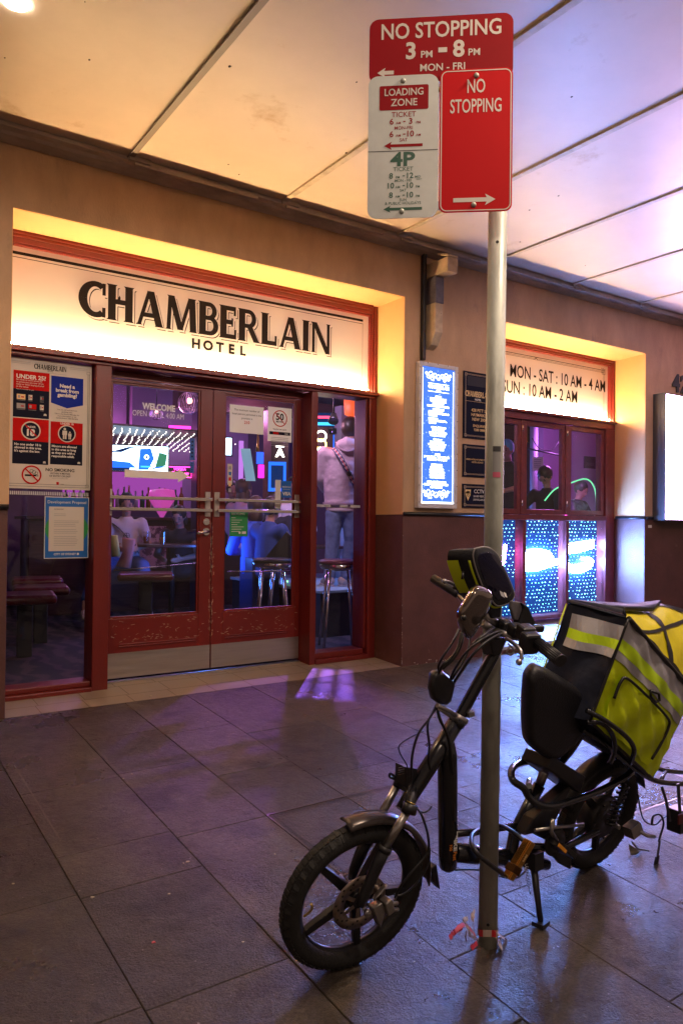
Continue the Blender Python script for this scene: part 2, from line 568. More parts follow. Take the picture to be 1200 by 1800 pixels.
# cornice under the awning
b = MB().use(m_corn)
prof = [(4.66, 3.65), (4.66, 3.622), (4.70, 3.612), (4.72, 3.598), (4.797, 3.578), (4.797, 3.65)]
b.prism([(-3, y, z) for y, z in prof], (17, 0, 0))
for x in (1.55, 2.66, 3.72, 4.79, 5.86, 6.93, 8.0):
    b.box((x - .02, 4.64, 3.618), (x + .12, 4.69, 3.655))
    b.box((x + .02, 4.655, 3.60), (x + .9, 4.672, 3.634))
part(b, 'cornice', bevel=.004)

# ---- awning
AW = thing('street_awning', 'cream lined street awning with battened panels running from the wall over the footpath', 'awning', (3, 4.6, 3.65))
b = MB().use(m_soffit)
edges = [-3, .48, 1.545, 2.66, 3.72, 4.79, 5.86, 6.93, 8.0, 9.07, 14]
for a, c in zip(edges[:-1], edges[1:]):
    b.box((a + .004, -1.0, 3.65), (c - .004, 4.72, 3.67))
b.build('lining_panel', AW)
b = MB().use(m_dgrey); b.box((-3, -1.0, 3.672), (14, 4.80, 3.9)); b.build('awning_roof', AW)
for x in edges[1:-1]:
    b = MB().use(mat('grey_channel', (.22, .19, .16), .5) if x == 1.545 else m_batten)
    if x == 1.545: b.box((x - .018, -1, 3.638), (x + .018, 4.66, 3.6495)); b.tube([(x - .022, -1, 3.637), (x - .022, 4.66, 3.637)], .006, 6)
    else: b.box((x - .022, -1, 3.636), (x + .022, 4.66, 3.6495))
    b.build('cover_batten', AW, bevel=.003)
fas = MB().use(m_corn).box((-3, -1.06, 3.5), (14, -1.0, 3.95)).build('fascia_board', AW)
# small nail heads and flies on the lining
b = MB().use(mat('speck', (.05, .035, .03), .6))
rs = random.Random(3)
for i in range(34):
    x, y = rs.uniform(.6, 7.5), rs.uniform(1.6, 4.5)
    r = rs.uniform(.003, .008)
    b.ball((x, y, 3.649), r, 6, (1, 1.4, .5))
b.build('dead_insects', AW)
b = MB().use(m_corn)
b.ring((.653, 3.56, 3.649), (0, 0, -1), [(.055, 0), (.085, 0), (.085, .012), (.055, .008)], 28)
dl = thing('awning_downlight', 'lit recessed round downlight at the top left corner of the awning lining', 'ceiling light', (.653, 3.56, 3.65))
b.build('trim_ring', dl)
b = MB().use(emis('downlight_glow', (1, .86, .68), 40)); b.cyl((.653, 3.56, 3.646), (.653, 3.56, 3.642), .055, 24); b.build('lens', dl)

# ---- entrance joinery (parts of the building)
def frame_box(a, c, name='door_frame', m=m_frame, bevel=.006):
    return part(MB().use(m).box(a, c), name, bevel=bevel)
# head mouldings above the sign: stepped
b = MB().use(m_frame)
for y0, z0, z1 in ((YF, 3.168, 3.206), (YF + .012, 3.135, 3.1675), (YF + .024, 3.118, 3.1345), (YF - .012, 3.186, 3.2055)):
    b.box((AX0 + .005, y0, z0), (AX1 - .06, YF + .12, z1))
for y0, x0, x1 in ((YF, 3.862, 3.894), (YF + .012, 3.842, 3.8615), (YF + .024, 3.828, 3.8415)):
    b.box((x0, y0, 2.46), (x1, YF + .12, 3.205))
part(b, 'sign_surround', bevel=.003)
# transom
b = MB().use(m_frame)
b.box((AX0 + .005, YF - .03, 2.425), (AX1 - .005, YF + .2, 2.452)); b.box((AX0 + .005, YF, 2.403), (AX1 - .005, YF + .2, 2.4245))
b.box((1.602, YD - .02, 2.352), (3.23, YD + .035, 2.4025))
part(b, 'transom', bevel=.004)
# posts
for xa, ya, za, xb in ((1.49, YF, .17, 1.60), (3.232, YF, .17, 3.2875), (3.288, YF + .03, .255, 3.31), (3.815, YF, .17, 3.894), (3.795, YF + .03, .255, 3.8145), (AX0 + .005, YF, .17, AX0 + .03)):
    part(MB().use(m_frame).box((xa, ya, za), (xb, YF + .2, 2.402)), 'door_post', bevel=.005)
for xa, ya, za, xb, zb in ((AX0 + .03, YF - .012, .168, 1.489, .2), (AX0 + .03, YF + .03, .2005, 1.489, .235), (3.288, YF - .012, .172, 3.814, .21), (3.288, YF + .03, .2105, 3.794, .255)):
    part(MB().use(m_frame).box((xa, ya, za), (xb, YF + .2, zb)), 'bottom_rail', bevel=.005)
part(MB().use(glass).box((AX0 + .03, YF + .09, .235), (1.489, YF + .096, 2.402)), 'sidelight_glass')
part(MB().use(glass).box((3.311, YF + .09, .255), (3.7945, YF + .096, 2.402)), 'sidelight_glass')
# frosted dashes across the glass
def dashes(x0, x1, z, h, n, gap=(), y=YF + .088):
    b = MB(); f = Fr(b, (0, y, 0))
    p = (x1 - x0) / n
    for k in range(n):
        if k in gap: continue
        f.rect(m_white, x0 + k*p, z, x0 + k*p + p*.62, z + h)
    return b
part(dashes(.96, 1.48, 1.5, .024, 44, (31,)), 'frosted_dashes')
part(dashes(3.32, 3.79, 1.462, .022, 40, (14, 15, 16, 17, 18, 19, 20, 21, 29, 30)), 'frosted_dashes')

# door leaves
def door(x0, x1, g0, g1, hinge_left):
    b = MB().use(m_door)
    zb, zt = .205, 2.350
    b.box((x0, YD, zb), (g0 - .012, YD + .045, zt)); b.box((g1 + .012, YD, zb), (x1, YD + .045, zt))
    b.box((g0 - .012, YD, 2.329), (g1 + .012, YD + .045, zt)); b.box((g0 - .012, YD, zb), (g1 + .012, YD + .045, .63))
    b.box((x0 + .12, YD - .006, .44), (x1 - .12, YD - .001, .449)); b.box((x0 + .12, YD - .009, .424), (x1 - .12, YD - .001, .433))
    d = part(b, 'door', bevel=.003)
    b = MB().use(m_door)
    for a, c in (((g0 - .012, .63), (g0 + .004, 2.329)), ((g1 - .004, .63), (g1 + .012, 2.329)), ((g0 + .004, .63), (g1 - .004, .646)), ((g0 + .004, 2.313), (g1 - .004, 2.329))):
        b.box((a[0], YD + .008, a[1]), (c[0], YD + .03, c[1]))
    part(b, 'glazing_bead', bevel=.003, parent=d)
    part(MB().use(glass).box((g0 + .002, YD + .018, .645), (g1 - .002, YD + .024, 2.314)), 'glass_pane', parent=d)
    b = MB().use(m_steel).box((x0 + .003, YD - .003, zb + .002), (x1 - .003, YD - .0005, .385))
    for x in (x0 + .02, x1 - .02):
        for z in (zb + .02, .365): b.cyl((x, YD - .003, z), (x, YD - .005, z), .004, 8)
    part(b, 'kick_plate', parent=d)
    # pair of push bars on end plates
    for x in (x0 + .035, x1 - .035):
        part(MB().use(m_steel).box((x - .022, YD - .008, 1.37), (x + .022, YD - .0005, 1.56)), 'bar_bracket', bevel=.002, parent=d)
    for z in (1.418, 1.500):
        b = MB().use(m_chrome)
        b.box((x0 + .02, YD - .062, z - .012), (x1 - .02, YD - .05, z + .012))
        for x in (x0 + .035, x1 - .035): b.box((x - .01, YD - .05, z - .009), (x + .01, YD - .008, z + .009))
        part(b, 'push_bar', bevel=.003, parent=d)
    # chips and scratches in the paint
    b = MB(); f = Fr(b, (0, YD, 0)); mm = mat('chipped_timber', (.5, .36, .24), .8); q = random.Random(int(x0 * 100))
    for k in range(130):
        t = q.random()
        if t < .55: x, z, ln, an = q.uniform(x0 + .05, x1 - .03), .46 + q.random()**2 * .16, q.uniform(.003, .028), q.gauss(0, .5)
        elif t < .9: x, z, ln, an = (x1 - .006 if hinge_left else x0 + .006) + q.gauss(0, .006), q.uniform(.4, 1.35), q.uniform(.004, .03), 1.57 + q.gauss(0, .2)
        else: x, z, ln, an = q.uniform(x0, x1), q.uniform(.62, .64), q.uniform(.004, .03), 0
        x = min(max(x, x0 + .02 if t < .55 else x0 + .002), x1 - .003)
        f.line(mm, x, z, min(x + ln*math.cos(an), x1 - .001), z + ln*math.sin(an), q.uniform(.001, .0035), 1)
    if hinge_left or 1: part(b, 'paint_chips', parent=d)
    return d
d1 = door(1.604, 2.431, 1.66, 2.32, True)
tag(d1, 'left door leaf with lever handle and scratched lower rail')
d2 = door(2.437, 3.226, 2.545, 3.165, False)
b = MB().use(m_chrome)
b.cyl((2.385, YD, 1.331), (2.385, YD - .012, 1.331), .026, 20); b.cyl((2.385, YD - .012, 1.331), (2.385, YD - .018, 1.331), .012, 14)
b.cyl((2.385, YD, 1.255), (2.385, YD - .012, 1.255), .028, 20); b.cyl((2.385, YD, 1.255), (2.385, YD - .06, 1.255), .010, 12)
b.tube([(2.39, YD - .06, 1.257), (2.33, YD - .064, 1.25), (2.285, YD - .062, 1.243)], .010, 10)
part(b, 'lever_handle', parent=d1)
# dark gap behind doors sill
part(MB().use(m_steel).box((1.605, YD - .02, .168), (3.23, YD + .1, .186)), 'threshold_strip')

# ---- window joinery
YB = 5.25
b = MB().use(m_frame)
for y0, z0, z1 in ((YB - .02, 3.165, 3.186), (YB, 3.142, 3.1645), (YB + .01, 3.128, 3.1415)):
    b.box((BX0 + .005, y0, z0), (BXI - .003, YB + .12, z1))
b.box((7.284, YB - .02, 2.50), (7.319, YB + .12, 3.1645)); b.box((7.27, YB, 2.50), (7.2835, YB + .12, 3.142))
part(b, 'sign_surround', bevel=.003)
b = MB().use(m_frame2)
b.box((BX0 + .005, YB - .05, 2.468), (BXI - .004, YB + .12, 2.49)); b.box((BX0 + .005, YB - .02, 2.40), (BXI - .004, YB + .12, 2.4675))
b.box((7.16, YB - .02, .36), (BXI - .004, YB + .12, 2.3995))
b.box((BX0 + .005, YB - .03, 1.375), (7.159, YB + .12, 1.43)); b.box((BX0 + .005, YB - .03, .345), (7.159, YB + .12, .385))
for x in (5.83, 6.50): b.box((x, YB - .01, .386), (x + .05, YB + .1, 1.3745))
part(b, 'window_frame', bevel=.005)
for x0, x1 in ((4.94, 5.20), (5.205, 5.80), (5.845, 6.49), (6.545, 7.155)):
    g0, g1 = x0 + .05, x1 - .05
    b = MB().use(m_frame2)
    b.box((x0, YB + .005, 1.435), (g0, YB + .05, 2.395)); b.box((g1, YB + .005, 1.435), (x1, YB + .05, 2.395))
    b.box((g0, YB + .005, 1.435), (g1, YB + .05, 1.487)); b.box((g0, YB + .005, 2.345), (g1, YB + .05, 2.395))
    s_ = part(b, 'window_sash', bevel=.004)
    part(MB().use(glass).box((g0, YB + .022, 1.487), (g1, YB + .028, 2.345)), 'glass_pane', parent=s_)
b = MB().use(m_frame2)
for x in (5.80, 6.49): b.box((x + .001, YB - .002, 1.435), (x + .0445 if x < 6 else 6.5445, YB + .05, 2.398))
part(b, 'mullion', bevel=.003)
for x in (5.815, 6.51):
    for z in (2.28, 1.52): part(MB().use(m_chrome).cyl((x, YB - .006, z), (x, YB - .006, z + .06), .008, 10), 'hinge')

# LED tunnel panel behind the lower panes
m_dot = emis('led_white_blue', (.18, .62, 1), 8)
m_deep = mat('deep_blue_panel', (.006, .02, .05), .25, emit=(.0, .07, .40), es=.45)
b = MB().use(m_deep).box((BX0 + .05, YB + .10, .386), (7.159, YB + .12, 1.374))
part(b, 'light_panel')
b = MB().use(m_dot); q = random.Random(5)
for i in range(36):
    for j in range(26):
        x = BX0 + .35 + i * .055 + (j % 3) * .018 + q.gauss(0, .006); z = .41 + j * .038 + q.gauss(0, .003)
        if x > 7.15 or abs(x - 5.855) < .03 or abs(x - 6.525) < .03: continue
        r = q.choice((.0026, .0034, .0042, .0055))
        if q.random() < .08: continue
        b.ball((x, YB + .096, z), r, 6, (1.6, 1, 1))
o = part(b, 'led_dots'); o['kind'] = 'stuff'
# reflection of neon letters built as glowing shapes: blown-out bars and a script tail
m_neon = emis('white_neon_reflection', (.16, .34, 1), 330)
m_neony = emis('yellow_neon_reflection', (1, .86, .18), 14)
m_neonp = emis('violet_neon_reflection', (.6, .2, 1), 110)
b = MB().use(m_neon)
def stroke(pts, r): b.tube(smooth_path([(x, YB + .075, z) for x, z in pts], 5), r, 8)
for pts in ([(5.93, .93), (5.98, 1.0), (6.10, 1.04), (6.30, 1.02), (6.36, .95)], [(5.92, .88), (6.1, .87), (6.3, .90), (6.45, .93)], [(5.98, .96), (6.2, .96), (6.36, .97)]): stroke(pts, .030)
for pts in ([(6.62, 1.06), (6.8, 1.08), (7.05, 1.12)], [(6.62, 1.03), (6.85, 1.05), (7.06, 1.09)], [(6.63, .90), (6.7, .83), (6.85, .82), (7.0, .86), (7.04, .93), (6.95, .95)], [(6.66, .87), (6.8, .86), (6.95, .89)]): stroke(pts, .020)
part(b, 'neon_reflection')
b = MB().use(m_neonp); b.tube(smooth_path([(5.60, YB + .075, .90), (5.64, YB + .07, .98), (5.66, YB + .075, 1.12)]), .016, 8); part(b, 'neon_reflection')
b = MB().use(m_neony); b.tube([(6.64, YB + .074, 1.115), (7.08, YB + .074, 1.155)], .008, 8); part(b, 'neon_reflection')

part(MB().use(glass).box((BX0 + .05, YB + .03, .386), (7.159, YB + .036, 1.374)), 'lower_glass')

# ---- pub sign over the doors
SG = thing('pub_name_sign', 'long cream sign with black pub name over the doors, lit along its bottom', 'sign', (2.36, YF + .06, 2.46))
b = MB().use(m_cream).box((AX0 + .006, YF + .05, 2.453), (3.828, YF + .07, 3.118)); b.build('sign_panel', SG)
b = MB().use(m_led).tube([(AX0 + .01, YF + .022, 2.473), (3.81, YF + .022, 2.473)], .009, 8); b.build('light_strip', SG)
b = MB().use(m_frame).box((AX0 + .006, YF - .006, 2.4525), (3.82, YF + .0, 2.468)); b.build('strip_cover', SG)
sY = YF + .05
b = MB(); f = Fr(b, (0, sY, 0))
f.rect(m_ink, AX0 + .01, 3.065, 3.77, 3.085).rect(m_ink, AX0 + .01, 3.045, 3.77, 3.049)
f.rect(m_grey, AX0 + .01, 2.556, 2.28, 2.5585).rect(m_dgrey, AX0 + .01, 2.530, 2.28, 2.534)
f.rect(m_grey, 2.62, 2.556, 3.77, 2.5585).rect(m_dgrey, 2.62, 2.530, 3.77, 2.534)
f.rect(m_dgrey, 3.765, 2.53, 3.768, 3.049)
b.build('ruled_lines', SG)
# custom slab letters
def letter(ch):
    T = .235; S = .05; P = []
    def bar(x0, y0, x1, y1, t=T): # horizontal-thickness stroke
        P.append([(x0 - t/2, y0), (x0 + t/2, y0), (x1 + t/2, y1), (x1 - t/2, y1)])
    def rc(x0, y0, x1, y1): P.append([(x0, y0), (x1, y0), (x1, y1), (x0, y1)])
    def serif(x, y, top, w_=T):
        if top: P.append([(x - w_/2 - S, y), (x - w_/2, y - S*.9), (x + w_/2, y - S*.9), (x + w_/2 + S, y)])
        else: P.append([(x - w_/2 - S, y), (x + w_/2 + S, y), (x + w_/2, y + S*.9), (x - w_/2, y + S*.9)])
    def arc(cx, cy, rx, ry, a0, a1, tx, ty, n=14):
        for k in range(n):
            a = R(a0 + (a1-a0)*k/n); c_ = R(a0 + (a1-a0)*(k+1)/n)
            P.append([(cx+(rx-tx)*math.cos(a), cy+(ry-ty)*math.sin(a)), (cx+rx*math.cos(a), cy+ry*math.sin(a)), (cx+rx*math.cos(c_), cy+ry*math.sin(c_)), (cx+(rx-tx)*math.cos(c_), cy+(ry-ty)*math.sin(c_))])
    if ch == 'C':
        wd = .80; arc(.5, .5, .5, .5, 55, 305, T*1.1, .15, 26); rc(.70, .64, .80, .97); rc(.70, .03, .80, .30)
    elif ch == 'H':
        wd = .86
        for x in (.17, .69): bar(x, 0, x, 1); serif(x, 1, 1); serif(x, 0, 0)
        rc(.2, .46, .66, .60); P.append([(.33, .6), (.43, .6), (.43, .66), (.40, .72)])
    elif ch == 'A':
        wd = .94; bar(.13, 0, .45, 1, .12); bar(.78, 0, .49, 1, .23); rc(.25, .24, .66, .37); serif(.13, 0, 0, .12); serif(.78, 0, 0, .2)
    elif ch == 'M':
        wd = 1.10; bar(.12, 0, .17, 1, .13); bar(.95, 0, .90, 1, .22); bar(.52, .02, .21, 1, .2); bar(.53, .02, .84, 1, .12); serif(.12, 0, 0, .12); serif(.95, 0, 0, .2); serif(.17, 1, 1, .12); serif(.90, 1, 1, .2)
    elif ch == 'B':
        wd = .72; bar(.15, 0, .15, 1); serif(.15, 1, 1); serif(.15, 0, 0); rc(.2, .87, .4, 1); rc(.2, .46, .42, .59); rc(.2, 0, .42, .13)
        arc(.38, .735, .27, .265, -90, 90, .17, .13, 12); arc(.40, .295, .31, .295, -90, 90, .18, .13, 12)
    elif ch == 'E':
        wd = .66; bar(.15, 0, .15, 1); serif(.15, 1, 1); serif(.15, 0, 0); rc(.2, .86, .60, 1); rc(.2, .44, .50, .58); rc(.2, 0, .62, .14); rc(.52, .72, .60, .86); rc(.54, .14, .62, .30); rc(.44, .38, .50, .64)
    elif ch == 'R':
        wd = .84; bar(.15, 0, .15, 1); serif(.15, 1, 1); serif(.15, 0, 0); rc(.2, .87, .4, 1); rc(.2, .42, .42, .55)
        arc(.40, .71, .28, .29, -90, 90, .17, .13, 12); bar(.70, 0, .44, .46, .22); serif(.72, 0, 0, .16)
    elif ch == 'L':
        wd = .66; bar(.15, 0, .15, 1); serif(.15, 1, 1); serif(.15, 0, 0); rc(.2, 0, .62, .14); rc(.54, .14, .62, .32)
    elif ch == 'I':
        wd = .32; bar(.15, 0, .15, 1); serif(.15, 1, 1); serif(.15, 0, 0)
    elif ch == 'N':
        wd = .90; bar(.13, 0, .13, 1, .12); bar(.76, 0, .76, 1, .12); bar(.74, 0, .17, 1, .2); serif(.13, 0, 0, .1); serif(.13, 1, 1, .14); serif(.76, 1, 1, .1)
    return wd, P
def display_word(word, x0, x1, z0, z1, fr, shadow=True, mi=None, bgm=None, lay=2):
    W_ = [letter(c) for c in word]; tot = sum(a for a, _ in W_) + .02 * (len(word) - 1)
    sx = (x1 - x0) / tot; h = z1 - z0
    def put(m, dx, dz, l, grow=0):
        x = x0; k = 0
        for wd, P in W_:
            for pl in P:
                k += 1
                pts = [(x + px * sx + dx, z0 + py * h + dz) for px, py in pl]
                if grow:
                    cx = sum(p_[0] for p_ in pts) / len(pts); cz = sum(p_[1] for p_ in pts) / len(pts)
                    pts = [(p_[0] + (grow if p_[0] > cx else -grow), p_[1] + (grow if p_[1] > cz else -grow)) for p_ in pts]
                fr.poly(m, pts, l + (k % 7) * .06)
            x += (wd + .02) * sx
    if shadow:
        d = h * .055
        put(mi, d * 1.35, -d * 1.35, lay)
        put(bgm, d * .95, -d * .95, lay + 1); put(bgm, d * .5, -d * .5, lay + 2, d * .12); put(bgm, 0, 0, lay + 2.6, d * .3)
        put(mi, 0, 0, lay + 3.6)
    else:
        put(mi, 0, 0, lay)
b = MB(); f = Fr(b, (0, sY, 0), step=.0006)
pa, pb_, pc, pd = W(138, 490, sY), W(582, 600, sY), W(165, 482, sY), W(175, 548, sY)
display_word('CHAMBERLAIN', pa.x, pb_.x, 2.735, 2.985, f, True, m_ink, m_cream)
ha, hb = W(338, 590, sY), W(432, 620, sY)
x = ha.x; stp = (hb.x - ha.x) / 4.55
for k, ch in enumerate('HOTEL'):
    f.text(m_ink, ch, ha.x + stp * (.3 + k), 2.625, None, .068, 2, bold=.045)
f.text(m_grey, 'EST 1900', 2.45, 2.53, 2.66 - .02 + 0, .03, 2, bold=0) if False else f.text(m_gold, 'EST 1900', 2.45, 2.525, None, .034, 2, bold=.0)
b.build('lettering', SG)

# ---- trading hours sign over the window
HS = thing('trading_hours_sign', 'cream opening hours sign above the side window, partly behind the sign pole', 'sign', (6.1, YB + .06, 2.49))
b = MB().use(m_cream).box((BX0 + .006, YB + .05, 2.491), (7.27, YB + .07, 3.128)); b.build('sign_panel', HS)
b = MB().use(m_led).tube([(BX0 + .01, YB + .022, 2.512), (7.265, YB + .022, 2.512)], .009, 8); b.build('light_strip', HS)
b = MB().use(m_frame2).box((BX0 + .006, YB - .006, 2.4905), (7.268, YB, 2.506)); b.build('strip_cover', HS)
b = MB(); hY = YB + .05; f = Fr(b, (0, hY, 0))
for t, z in ((.006, 3.075), (.003, 3.062), (.003, 3.05)): f.rect(m_ink, BX0 + .04, z, 7.215, z + t)
for t, x in ((.004, 7.205), (.003, 7.19)): f.rect(m_dgrey, x, 2.60, x + t, 3.08)
f.frame(m_ink, 7.17, 3.03, 7.225, 3.09, .004); f.frame(m_ink, 7.15, 3.045, 7.20, 3.10, .003)
for s_ in (1, -1): f.line(m_ink, 6.07 - .025, 3.068 - s_*.015, 6.07 + .025, 3.068 + s_*.015, .004)
f.rect(m_dgrey, BX0 + .04, 2.60, 7.215, 2.602)
l1, l2 = W(896, 660, hY), W(1063, 684, hY)
f.text(m_ink, 'MON - SAT : 10 AM - 4 AM', l1.x, 2.835, l2.x, .125, 2, bold=.012)
f.text(m_ink, 'OPEN', 5.05, 2.835, 5.555, .125, 2, bold=.012)
a1, a2 = W(882, 690, hY), W(1014, 700, hY)
f.text(m_ink, 'SUN : 10 AM - 2 AM', a1.x, 2.665, a2.x, .125, 2, bold=.012)
b.build('lettering', HS)

# ---- black pipe and corbel
b = MB().use(m_black); b.box((4.062, YW - .045, 2.70), (4.095, YW - .001, 3.60))
tag(b.build('wall_conduit', bevel=.006), 'black square conduit running down the wall above the blue menu board', 'pipe')
CB = thing('timber_bracket', 'weathered cream timber bracket with peeling corner fixed high on the wall', 'bracket', (4.2, YW, 2.85))
m_wood = mat('weathered_cream_timber', (.50, .38, .26), .65, noise=.3, nscale=8, bump=.5, bscale=35, stain=((.07, .05, .05), 16, .66))
b = MB().use(m_wood)
b.prism([(4.125, YW - .001, 2.80), (4.125, YW - .07, 2.83), (4.125, YW - .12, 2.93), (4.125, YW - .12, 3.34), (4.125, YW - .001, 3.34)], (.085, 0, 0))
b.build('upright', CB, bevel=.006)
b = MB().use(m_wood); b.box((4.13, YW - .26, 3.40), (4.245, YW - .001, 3.52)); b.prism([(4.13, YW - .26, 3.521), (4.245, YW - .26, 3.521), (4.245, YW - .13, 3.56), (4.13, YW - .13, 3.56)], (0, 0, .02)); b.build('arm', CB, bevel=.006)
b = MB().use(mat('grey_bracket_metal', (.10, .09, .12), .5, noise=.4, nscale=20)); b.box((4.12, YW - .128, 3.17), (4.216, YW - .001, 3.395)); b.build('metal_strap', CB, bevel=.01)

# chipped plaster edges
b = MB().use(mat('bare_plaster', (.55, .48, .42), .8)); q = random.Random(12)
for k in range(26):
    z = .17 + q.random()**1.6 * 1.1; s_ = q.uniform(.002, .007)
    b.prism([(AX1 + q.uniform(-.001, .004), YW - .0012, z), (AX1 + s_, YW - .0012, z + s_*.6), (AX1 + .001, YW - .0012, z + s_*1.6)], (0, .001, 0))
for k in range(20):
    z = .17 + q.random() * .03; x = AX1 + q.uniform(0, .6); s_ = q.uniform(.003, .009); b.prism([(x, YW - .0012, z - .02 + .0), (x + s_*2, YW - .0012, z - .02), (x + s_, YW - .0012, z - .02 + s_)], (0, .001, 0))
part(b, 'plaster_chips')
# ------------------------------------------------------------------ posters and small signs
def poster(name, label, cat, x0, x1, z0, z1, y, base=m_white, group=None, t=.003):
    o = thing(name, label, cat, ((x0 + x1) / 2, y, z0), group)
    MB().use(base).box((x0, y, z0), (x1, y + t, z1)).build('backing', o)
    b = MB(); f = Fr(b, (0, y, 0), step=.0007)
    return o, b, f
def finish(o, b, name='print'): return b.build(name, o)

# house rules poster
m_poster = mat('poster_board', (.62, .57, .50), .45)
px0, px1, pz0, pz1 = .915, 1.478, 1.540, 2.395
o, b, f = poster('rules_poster', 'large cream house rules poster with red, blue and black panels left of the doors', 'poster', px0, px1, pz0, pz1, YF + .06, m_poster)
def PX(u): return .955 + (u - 30) / (1050 - 30) * (1.478 - .955)       # from the enlarged photo
def PZ(v, u=540):
    t0 = 30 + (u / 1050) * 110; t1 = 1700 + (u / 1050) * 40
    return pz1 - (v - t0) / (t1 - t0) * (pz1 - pz0)
display_word('CHAMBERLAIN', PX(318), PX(722), PZ(200, 520), PZ(135, 520), f, False, m_ink)
f.text(m_ink, 'HOTEL', (PX(318)+PX(722))/2, PZ(222), None, .008, 2)
for v in (112, 228): f.rect(m_grey, PX(320), PZ(v + 12), PX(722), PZ(v + 9), 2)
for x0, x1 in ((PX(30), PX(275)), (PX(765), PX(1000))):
    f.rect(m_grey, x0, PZ(135), x1, PZ(132), 2).rect(m_grey, x0, PZ(155), x1, PZ(152), 2)
for x in (PX(1003), PX(1022)): f.rect(m_dgrey, x - .001, PZ(1690), x + .001, PZ(250, 1000), 2)
for v in (1660, 1690): f.rect(m_dgrey, PX(30), PZ(v) - .001, PX(1000), PZ(v) + .001, 2)
f.frame(m_dgrey, PX(985), PZ(1690), PX(1030), PZ(1650), .0015, 2).frame(m_dgrey, PX(985), PZ(250, 1000), PX(1030), PZ(215, 1000), .0015, 2)
cx = (PX(72), PX(510)); dx = (PX(532), PX(942))
f.rect(m_red, cx[0], PZ(475), cx[1], PZ(220, 300), 1).rect(m_navy, cx[0], PZ(810, 300), cx[1], PZ(475), 1)
f.text(m_white, 'UNDER 25?', PX(108), PZ(318, 300), PX(465), .026, 2, bold=.03)
for k, t in enumerate(('Be ready to show photo ID', 'to prove you are over 18 on', 'entry or when buying alcohol', 'at this venue')):
    f.text(m_poster, t, PX(108), PZ(345 + k*29, 300), None, .010, 2, 'L', bold=.012, maxw=.185)
f.text(m_poster, 'Fines of up to $2,200 can apply', PX(108), PZ(462, 300), None, .006, 2, 'L')
for r_ in range(2):
    for c_ in range(3):
        xx = cx[0] + .022 + c_ * .072; zz = PZ(585 + r_ * 115, 300)
        cc = (m_gold, m_poster, m_dgrey, m_grey, m_red, m_poster)[r_*3 + c_]
        ww = (.053, .024, .024)[c_] if not (r_ and c_ == 1) else .05
        f.rect(cc, xx, zz, xx + ww, zz + .034, 2); f.rect(m_grey, xx + ww*.12, zz + .008, xx + ww*.4, zz + .026, 3); f.rect(m_red, xx + ww*.5, zz + .012, xx + ww*.85, zz + .02, 3)
        f.rect(m_grey, xx, zz - .007, xx + ww, zz - .005, 2)
f.poly(m_blue, [(dx[0], PZ(265)), (dx[0], PZ(612)), ((dx[0]+dx[1])/2, PZ(668)), (dx[1], PZ(612)), (dx[1], PZ(265))], 1)
for k, t in enumerate(('Need a', 'break from', 'gambling?')): f.text(m_white, t, (dx[0]+dx[1])/2, PZ(420 + k*58, 700), None, .023, 2, bold=.04)
for k, t in enumerate(('You can self-exclude from', 'gambling here.', 'Talk to the General Manager for', 'more information or call', 'GambleAware 1800 858 858')): f.text(m_dgrey, t, (dx[0]+dx[1])/2, PZ(712 + k*27, 700), None, .0085, 2)
f.rect(m_red, cx[0], PZ(1108, 300), cx[1], PZ(822, 300), 1).rect(m_navy, cx[0], PZ(1400, 300), cx[1], PZ(1108, 300), 1)
f.rect(m_red, dx[0], PZ(1130), dx[1], PZ(850), 1).rect(m_navy, dx[0], PZ(1400), dx[1], PZ(1130), 1)
ax, az = PX(291), PZ(972, 300)
f.disc(m_poster, ax, az, .061, 2).disc(m_navy, ax, az, .053, 3)
f.text(m_white, 'UNDER', ax, az + .018, None, .012, 4, bold=.03).text(m_white, '18', ax, az - .033, None, .04, 4, bold=.05)
f.line(m_red, ax - .036, az + .036, ax + .036, az - .036, .008, 5)
ax, az = PX(738), PZ(1010, 738)
f.text(m_white, 'UNDER 18', ax, PZ(895, 738), None, .013, 2, bold=.03)
f.disc(m_poster, ax, az, .058, 2).disc(m_navy, ax, az, .051, 3)
def figure(x, z, s):
    f.disc(m_poster, x, z + .88*s, .11*s, 4, 14).rect(m_poster, x - .2*s, z + .36*s, x + .2*s, z + .74*s, 4)
    f.rect(m_poster, x - .15*s, z, x - .02*s, z + .36*s, 4).rect(m_poster, x + .02*s, z, x + .15*s, z + .36*s, 4)
figure(ax - .014, az - .037, .077); figure(ax + .019, az - .037, .054)
for k, t in enumerate(('No one under 18 is', 'allowed in this area.', "It's against the law.")): f.text(m_white, t, PX(95), PZ(1165 + k*42, 300), None, .0145, 2, 'L', bold=.03, maxw=.19)
for k, t in enumerate(('Minors are allowed', 'in this area as long', 'as they are with a', 'responsible adult.')): f.text(m_white, t, PX(550), PZ(1190 + k*42, 738), None, .0145, 2, 'L', bold=.03, maxw=.175)
for x, z in ((PX(462), PZ(1382, 460)), (PX(898), PZ(1390, 898)), (PX(462), PZ(775, 460))):
    f.disc(m_poster, x, z + .004, .009, 2, 12, .006).rect(m_poster, x - .01, z - .004, x + .01, z, 2)
ax, az = PX(307), PZ(1535, 307)
f.rect(m_ink, ax - .042, az - .009, ax + .042, az + .002, 2).rect(m_grey, ax + .028, az - .008, ax + .041, az + .001, 3)
for q in ((0.0, .025, .012), (.014, .018, .012), (.03, .012, .01)): f.annulus(m_ink, ax + q[0], az + q[1], q[2], .0025, 2, 16)
f.annulus(m_red, ax, az, .062, .010, 3).line(m_red, ax - .04, az + .04, ax + .04, az - .04, .009, 4)
f.text(m_ink, 'NO SMOKING', PX(478), PZ(1495, 660), PX(842), .020, 2, bold=.02)
